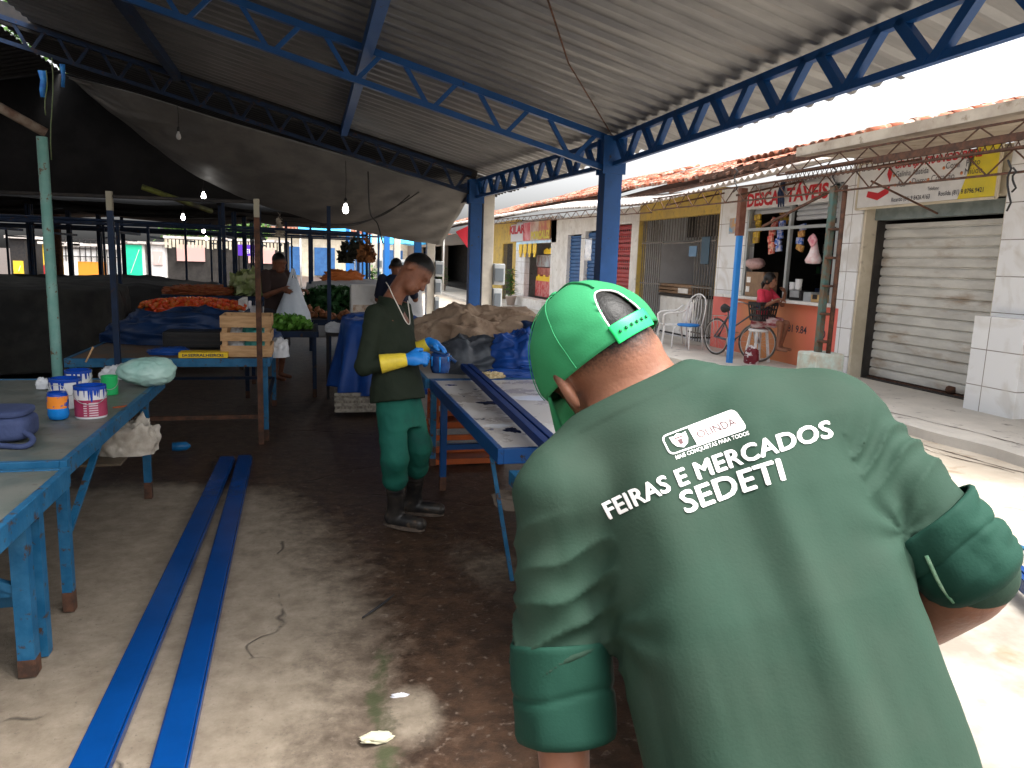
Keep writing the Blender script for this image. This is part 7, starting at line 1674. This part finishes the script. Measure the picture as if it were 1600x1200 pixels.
# ------------------------------------------------ generic figure
def figure(root, J, skin, h, clothes, s=1.0, hair=None, face=True, fing=True):
    """J: dict of joints"""
    L_ = nrm(J['shR']-J['shL']); ax = nrm((J['shL']+J['shR'])/2-J['hip'])
    def sk(P):
        f, _ = head_sdf(P, J['head'], J['hf'], J['hn'], s, face=face)
        f = smin(f, cone(P, J['head']-nrm(J['hn'])*.07*s-nrm(J['hf'])*.02*s, (J['shL']+J['shR'])/2+ax*.03, .052*s, .06*s), .03)
        c = (J['shL']+J['shR'])/2
        st = [(-.12*s, 0, 0, .13*s, .09*s), (0, 0, 0, .15*s, .1*s), (np.linalg.norm(c-J['hip'])*.45, 0, 0, .125*s, .085*s), (np.linalg.norm(c-J['hip'])*.85, 0, 0, .15*s, .1*s), (np.linalg.norm(c-J['hip'])*1.05, 0, 0, .1*s, .06*s)]
        f = smin(f, section(P, J['hip'], ax, nrm(L_-ax*(L_@ax)), st), .03)
        for q in 'LR':
            f = smin(f, cone(P, J['sh'+q], J['el'+q], .046*s, .038*s), .03); f = smin(f, cone(P, J['el'+q], J['wr'+q], .039*s, .026*s), .012)
            f = hand(P, f, J['wr'+q], J['hd'+q], J['hb'+q], J['ht'+q], sc=s*.95, curl=.7)
            f = smin(f, cone(P, J['hp'+q], J['kn'+q], .078*s, .05*s), .03); f = smin(f, cone(P, J['kn'+q], J['an'+q], .048*s, .032*s), .015)
            f = smin(f, cone(P, J['an'+q]-np.array([0, 0, .035]), J['to'+q], .034*s, .025*s), .02)
        return f
    pts = np.array([J[k] for k in J if k[:2] not in ('hf', 'hn', 'hd', 'hb', 'ht')]); lo, hi = pts.min(0)-.2, pts.max(0)+.2; lo[2] = max(lo[2], -.02)
    o, P, F = body('body', sk, lo, hi, h, skin, root, 1)
    q = P-J['head']; n_, f_ = nrm(J['hn']), nrm(J['hf']); v = np.clip((q@n_-.5*(q@f_)+.015)/.055, 0, 1)*(np.linalg.norm(q, axis=1) < .16*s)
    put_attr(o, 'hair', v if hair is None else v*hair)
    for nm, fn, m_, post, hh in clothes:
        body(nm, fn, lo, hi, hh, m_, root, 2, post)
    return o
# ------------------------------------------------ standing worker
D0 = 4.52
def w(px, py, dd=0): return at(px, py, D0+dd)
fwx = nrm(np.array([Rw[0]*.97, Rw[1]*.97, 0])+np.array([Fw[0], Fw[1], 0])*-.12)        # faces right in the picture
sid = np.array([-fwx[1], fwx[0], 0]); sid = sid if sid@Fw > 0 else -sid                      # away from camera
J = dict(head=w(652, 424), hf=nrm(cam_v(.62, -.74, -.22)), hn=nrm(cam_v(.72, .62, .1)), hip=w(622, 618), shR=w(598, 487)-sid*.15, shL=w(618, 484)+sid*.16,
         elR=w(585, 566)-sid*.21, elL=w(628, 560)+sid*.16, wrR=w(648, 556)-sid*.17, wrL=w(668, 538)+sid*.07, hdR=nrm(fwx+np.array([0, 0, .12])+sid*.25), hdL=nrm(fwx-np.array([0, 0, .3])-sid*.2),
         hbR=nrm(-sid+np.array([0, 0, .5])), hbL=nrm(np.array([0, 0, 1])+sid*.3), htR=np.array([0, 0, 1.])-sid*0+fwx*.1, htL=-sid,
         hpR=w(616, 622)-sid*.078, hpL=w(630, 622)+sid*.078, knR=w(624, 708)-sid*.11, knL=w(646, 705)+sid*.12)
# feet on the floor
fR = onz(618, 822); fL = onz(646, 802)
J['anR'] = np.array([fR[0], fR[1], .09]); J['anL'] = np.array([fL[0], fL[1], .09])+fwx*.0; tR = nrm(fwx*1.0-sid*.25); tL = nrm(fwx+sid*.0)
J['toR'] = J['anR']+tR*.17-np.array([0, 0, .05]); J['toL'] = J['anL']+tL*.17-np.array([0, 0, .05])
std = thing('person', 'person in dark long-sleeved shirt, green trousers and rubber boots standing at the table', 'person', ((fR+fL)/2))
mid = (J['shL']+J['shR'])/2; axs = nrm(mid-J['hip']); LL = nrm(J['shR']-J['shL']); LL = nrm(LL-axs*(LL@axs)); HL = np.linalg.norm(mid-J['hip']); DD = np.cross(axs, LL)
sgn = 1 if DD@fwx > 0 else -1
gl = {'R': (J['wrR'], J['elR']), 'L': (J['wrL'], J['elL'])}
def s_shirt(P):
    st = [(-.03, 0, -.004*sgn, .195, .150), (.05, 0, -.002*sgn, .19, .140), (HL*.35, 0, .008*sgn, .17, .114), (HL*.7, 0, .008*sgn, .175, .110), (HL*.93, 0, 0, .155, .085), (HL*1.12, 0, .0, .085, .068), (HL*1.22, 0, .01*sgn, .062, .06)]
    f = section(P, J['hip'], axs, LL, st, 2.2)
    for q in 'RL':
        f = smin(f, cone(P, J['sh'+q], J['el'+q], .058, .05), .04); f = smin(f, cone(P, J['el'+q], J['wr'+q]+(J['el'+q]-J['wr'+q])*.66, .05, .046), .02)
    nk = nrm(axs+fwx*.35); f = smax(f, (P-(mid+axs*.085))@nk, .006); return f
def s_post(P, N):
    t = (P-J['hip'])@axs
    return N*(.009*ridge(np.stack([P@fwx*6, P@sid*6, t*8+(P@fwx)*5], -1), 31, 3)+.003*fbm(P*20, 3)-.004)[:, None]
def s_tr(P):
    f = section(P, J['hip'], axs, LL, [(-.2, 0, 0, .15, .10), (.0, 0, 0, .155, .105), (.04, 0, 0, .15, .10)])
    for q in 'RL':
        f = smin(f, cone(P, J['hp'+q], J['kn'+q], .08, .08), .03); a = J['an'+q]+(J['kn'+q]-J['an'+q])*.60; f = smin(f, cone(P, J['kn'+q], a, .078, .072), .03)
        f = smin(f, elli(P, a+np.array([0, 0, .01]), fwx, sid, np.array([0, 0, 1.]), (.074, .071, .045)), .02)
    return f
def tr_post(P, N): return N*(.0085*ridge(np.stack([P@fwx*7+P[:, 2]*2, P@sid*7, P[:, 2]*6], -1), 37, 3)-.002)[:, None]
SH2 = cloth_mat('very dark olive jersey', (.013, .019, .012), (.016, .022, .014)); TR2 = cloth_mat('bottle green work trousers', (.009, .078, .058), (.012, .095, .068), c3=(.012, .06, .05), s3=6, lo3=.5, hi3=.7)
def glove(q, nm, ):
    wr, el = gl[q]
    def f(P):
        g = np.full(len(P), 9., np.float32); g = hand(P, g, wr, J['hd'+q], J['hb'+q], J['ht'+q], sc=.98, curl=.75, g=.003); g = smin(g, cone(P, wr-nrm(J['hd'+q])*.01, wr+nrm(J['hd'+q])*.03, .034, .034), .02); return g
    def fc(P):
        a = wr+(el-wr)*.62; g = cone(P, wr+(el-wr)*.02, a, .039, .057); d_ = nrm(el-wr); g = np.maximum(g, (P-a)@d_); g = np.maximum(g, -((P-(wr+d_*.004))@d_)); return g
    lo_, hi_ = np.minimum(wr, el)-.25, np.maximum(wr, el)+.25
    o, _, _ = body('glove', f, lo_, hi_, .004, mat('blue rubber glove', (.01, .16, .55), (.02, .2, .6), 9, rough=.3, bump=.1), std, 1)
    mb_, _, _ = body('glove_cuff', fc, lo_, hi_, .005, mat('yellow rubber cuff', (.75, .58, .05), (.6, .45, .05), 12, rough=.4, c3=(.3, .25, .08), s3=60, lo3=.7, hi3=.75), o, 1, lambda P, N: N*(.002*fbm(P*30, 3))[:, None])
figure(std, J, SKIND, .0065, [('shirt', s_shirt, SH2, s_post, .0075), ('trousers', s_tr, TR2, tr_post, .008)])
glove('R', ''); glove('L', '')
for q, tt in (('R', tR), ('L', tL)): boots(J['an'+q], J['kn'+q], tt, .007, std)
mb = MB(); mb.tube(catmull([w(603, 441, -.02), w(607, 447, -.09), w(614, 462, -.13), w(624, 482, -.165), w(634, 502, -.15), w(640, 506, -.1), w(640, 492, -.02), w(637, 470, .02)], 40), .0032, 5); mb.build('necklace', mat('pale cord', (.6, .56, .5), rough=.5), std)
# paint pot held under the gloves, and a brush
pc = w(688, 566, -.02); pot = thing('paint_pot', 'dark blue dripping paint pot held by the standing worker', 'paint pot', pc-np.array([0, 0, .07]))
mb = MB(); mb.lathe(pc-np.array([0, 0, .065]), [(0, 0), (.05, .003), (.06, .03), (.062, .09), (.058, .12), (.05, .12), (.05, .1), (0, .095)], 20); mb.build('pot', mat('paint covered plastic', (.006, .03, .12), (.02, .06, .2), 10, rough=.25), pot)
mb = MB()
for k in range(7): a = k*.9; q_ = pc+np.array([.062*math.cos(a), .062*math.sin(a), .04]); mb.tube([q_, q_-np.array([0, 0, .03+.03*(k % 3)])], [.007, .004], 6)
mb.build('drips', MATS['sky blue liquid'] if 'sky blue liquid' in MATS else PAINTB, pot)
mb = MB(); mb.tube([w(672, 546, -.05), w(700, 556, -.02), w(712, 566, 0)], [.009, .009, .012], 8); tag(mb.build('paint_brush', mat('brush blue', (.01, .04, .12), rough=.4)), 'paint brush gripped in the standing worker glove over the pot', 'brush')
# ------------------------------------------------ woman at the stall counter
def stall_woman():
    b = np.array([7.4, 11.02, .22]); fw_ = nrm(np.array([.45, -.9, 0])); sd_ = np.array([fw_[1], -fw_[0], 0]); Z = np.array([0, 0, 1.])
    P = lambda f, s, z: b+fw_*f+sd_*s+Z*z
    J = dict(head=P(.08, 0, 1.28), hf=nrm(fw_*.95+Z*-.1), hn=nrm(Z+fw_*.1), hip=P(-.05, 0, .62), shL=P(.0, -.16, 1.08), shR=P(.0, .16, 1.08), elL=P(.2, -.22, .88), elR=P(.1, .24, .84), wrL=P(.3, -.1, 1.08), wrR=P(.33, .16, .98),
             hdL=nrm(Z*.8-fw_*.4), hdR=nrm(fw_), hbL=nrm(fw_), hbR=Z, htL=sd_, htR=-sd_, hpL=P(-.03, -.09, .6), hpR=P(-.03, .09, .6), knL=P(.38, -.1, .58), knR=P(.38, .1, .58), anL=P(.3, -.1, .2), anR=P(.36, .1, .2), toL=P(.48, -.1, .15), toR=P(.52, .1, .15))
    t = thing('person', 'person with dark hair in a pink top sitting at the snack stall counter', 'person', b)
    mid = (J['shL']+J['shR'])/2; axs = nrm(mid-J['hip']); LL = nrm(J['shR']-J['shL']); HL = np.linalg.norm(mid-J['hip'])
    def top(P_):
        f = section(P_, J['hip'], axs, LL, [(-.1, 0, 0, .17, .13), (0, 0, 0, .165, .125), (HL*.5, 0, 0, .14, .1), (HL*.9, 0, 0, .155, .1), (HL*1.1, 0, 0, .09, .06)])
        for q in 'LR': f = smin(f, cone(P_, J['sh'+q], J['sh'+q]+(J['el'+q]-J['sh'+q])*.6, .058, .054), .03)
        return f
    def sho(P_):
        f = section(P_, J['hip'], axs, LL, [(-.14, 0, 0, .17, .14), (.04, 0, 0, .16, .125)])
        for q in 'LR': f = smin(f, cone(P_, J['hp'+q], J['hp'+q]+(J['kn'+q]-J['hp'+q])*.7, .095, .085), .03)
        return f
    figure(t, J, SKIN, .011, [('top', top, mat('pink top cloth', (.7, .05, .1), (.6, .04, .08), 6, rough=.7), None, .013), ('shorts', sho, mat('maroon striped cloth', (.22, .02, .03), (.5, .4, .4), 5, rough=.7, stretch=(1, 1, 3)), None, .013)])
    mb = MB(); h_ = J['head']; n_ = nrm(J['hn']); f_ = nrm(J['hf']); mb.ell(h_+n_*.02-f_*.03, (.1, .105, .115), 16, 12, lambda V: 1+.08*vn(V*5, 2)); mb.tube([h_-f_*.08, h_-f_*.14-n_*.08, h_-f_*.12-n_*.2], [.04, .035, .01], 8); mb.build('hair', mat('black hair', (.012, .01, .01), rough=.4), t)
    s_ = thing('stool', 'white plastic stool under the seated person at the stall', 'stool', P(-.06, 0, -.1)); mb = MB(); c_ = P(-.06, 0, 0); mb.lathe(c_, [(0, .41), (.17, .41), (.18, .44), (.16, .46), (0, .46)], 18); mb.build('seat', WHITEPL, s_)
    for a in (.8, 2.4, 3.9, 5.5): mb = MB(); mb.bar(c_+np.array([.13*math.cos(a), .13*math.sin(a), .41]), c_+np.array([.2*math.cos(a), .2*math.sin(a), -.1]), .035); mb.build('leg', WHITEPL, s_)
    sb = P(.05, .36, .0); heap('striped_bag', 'small maroon bag on the ground below the seated person at the stall', 'bag', (sb[0], sb[1], .12), .1, .14, .26, mat('maroon white bag', (.16, .015, .025), (.65, .6, .6), 5, rough=.5, stretch=(1, 1, 2.5), lo=.53, hi=.56), 91, n=50, amp=.15)
stall_woman()
# ------------------------------------------------ shopper deep inside, carrying a white bag
def shopper(b, fw_, lab, shirt, skin, sc, bag=True):
    fw_ = nrm(fw_); sd_ = np.array([fw_[1], -fw_[0], 0]); Z = np.array([0, 0, 1.]); b = np.array(b, float); P = lambda f, s, z: b+(fw_*f+sd_*s+Z*z)*sc
    J = dict(head=P(.06, 0, 1.56), hf=nrm(fw_-Z*.35), hn=nrm(Z+fw_*.3), hip=P(0, 0, .92), shL=P(0, -.18, 1.4), shR=P(0, .18, 1.4), elL=P(.05, -.24, 1.12), elR=P(.08, .26, 1.13), wrL=P(.28, -.16, 1.2), wrR=P(.3, .2, 1.22), hdL=nrm(fw_), hdR=nrm(fw_-Z*.3), hbL=Z, hbR=nrm(sd_), htL=sd_, htR=nrm(Z+fw_*.2),
             hpL=P(0, -.09, .9), hpR=P(0, .09, .9), knL=P(.04, -.1, .48), knR=P(.08, .1, .48), anL=P(-.04, -.1, .09), anR=P(.06, .11, .09), toL=P(.13, -.1, .04), toR=P(.23, .12, .04))
    t = thing('person', lab, 'person', b); mid = (J['shL']+J['shR'])/2; axs = nrm(mid-J['hip']); LL = nrm(J['shR']-J['shL']); HL = np.linalg.norm(mid-J['hip'])
    def top(P_):
        f = section(P_, J['hip'], axs, LL, [(-.1, 0, 0, .17, .13), (HL*.5, 0, 0, .165, .12), (HL*.9, 0, 0, .17, .11), (HL*1.12, 0, 0, .09, .06)])
        for q in 'LR': f = smin(f, cone(P_, J['sh'+q], J['sh'+q]+(J['el'+q]-J['sh'+q])*.8, .062, .058), .03)
        return f
    def sho(P_):
        f = section(P_, J['hip'], axs, LL, [(-.14, 0, 0, .16, .125), (.04, 0, 0, .16, .12)])
        for q in 'LR': f = smin(f, cone(P_, J['hp'+q], J['kn'+q], .095, .075), .03)
        return f
    figure(t, J, skin, .012, [('shirt', top, shirt, None, .014), ('shorts', sho, mat('dark shorts cloth', (.03, .03, .04), rough=.8), None, .014)])
    return J
J2 = shopper((-.42, 10.25, 0), np.array([.75, -.65, 0]), 'person in a dark shirt holding up a big white plastic bag behind the stalls', mat('dark brown shirt', (.035, .02, .018), rough=.8), SKIND, 1.0)
q = ony(458, 432, 10.0); bgx = thing('carrier_bag', 'big white plastic carrier bag held by the person behind the stalls', 'bag', q-np.array([0, 0, .75]))
BAGW = mat('white carrier film', (.62, .68, .76), (.5, .56, .64), 3, rough=.35, bump=.2, bscale=20); mb = MB(); n = 40; rows = []
A = np.linspace(0, 2*math.pi, n)
for z, wx_, wy_ in ((-.02, .03, .02), (-.1, .07, .04), (-.25, .13, .09), (-.45, .2, .13), (-.6, .215, .14), (-.7, .18, .12), (-.75, .08, .05), (-.755, .005, .005)):
    k = 1+.09*np.sin(A*6+z*7)+.05*vn(np.stack([np.cos(A)*3, np.sin(A)*3, A*0+z*3], -1), 4); rows.append(np.stack([q[0]+wx_*k*np.cos(A), q[1]+wy_*k*np.sin(A), np.full(n, q[2]+z)+.01*np.sin(A*5)*(z > -.7)], -1))
mb.grid(np.array(rows)); mb.build('film', BAGW, bgx)
for s_ in (-1, 1): mb = MB(); mb.tube(catmull([q+np.array([s_*.07, 0, -.14]), q+np.array([s_*.035, 0, -.02]), q+np.array([0, 0, .1])], 10), [.02]*10, 6); mb.build('handle', BAGW, bgx)
shopper((1.1, 9.9, 0), np.array([.1, .99, 0]), 'person mostly hidden behind the standing worker, only dark hair showing', mat('dark blue shirt', (.008, .012, .03), rough=.8), SKIND, .99)
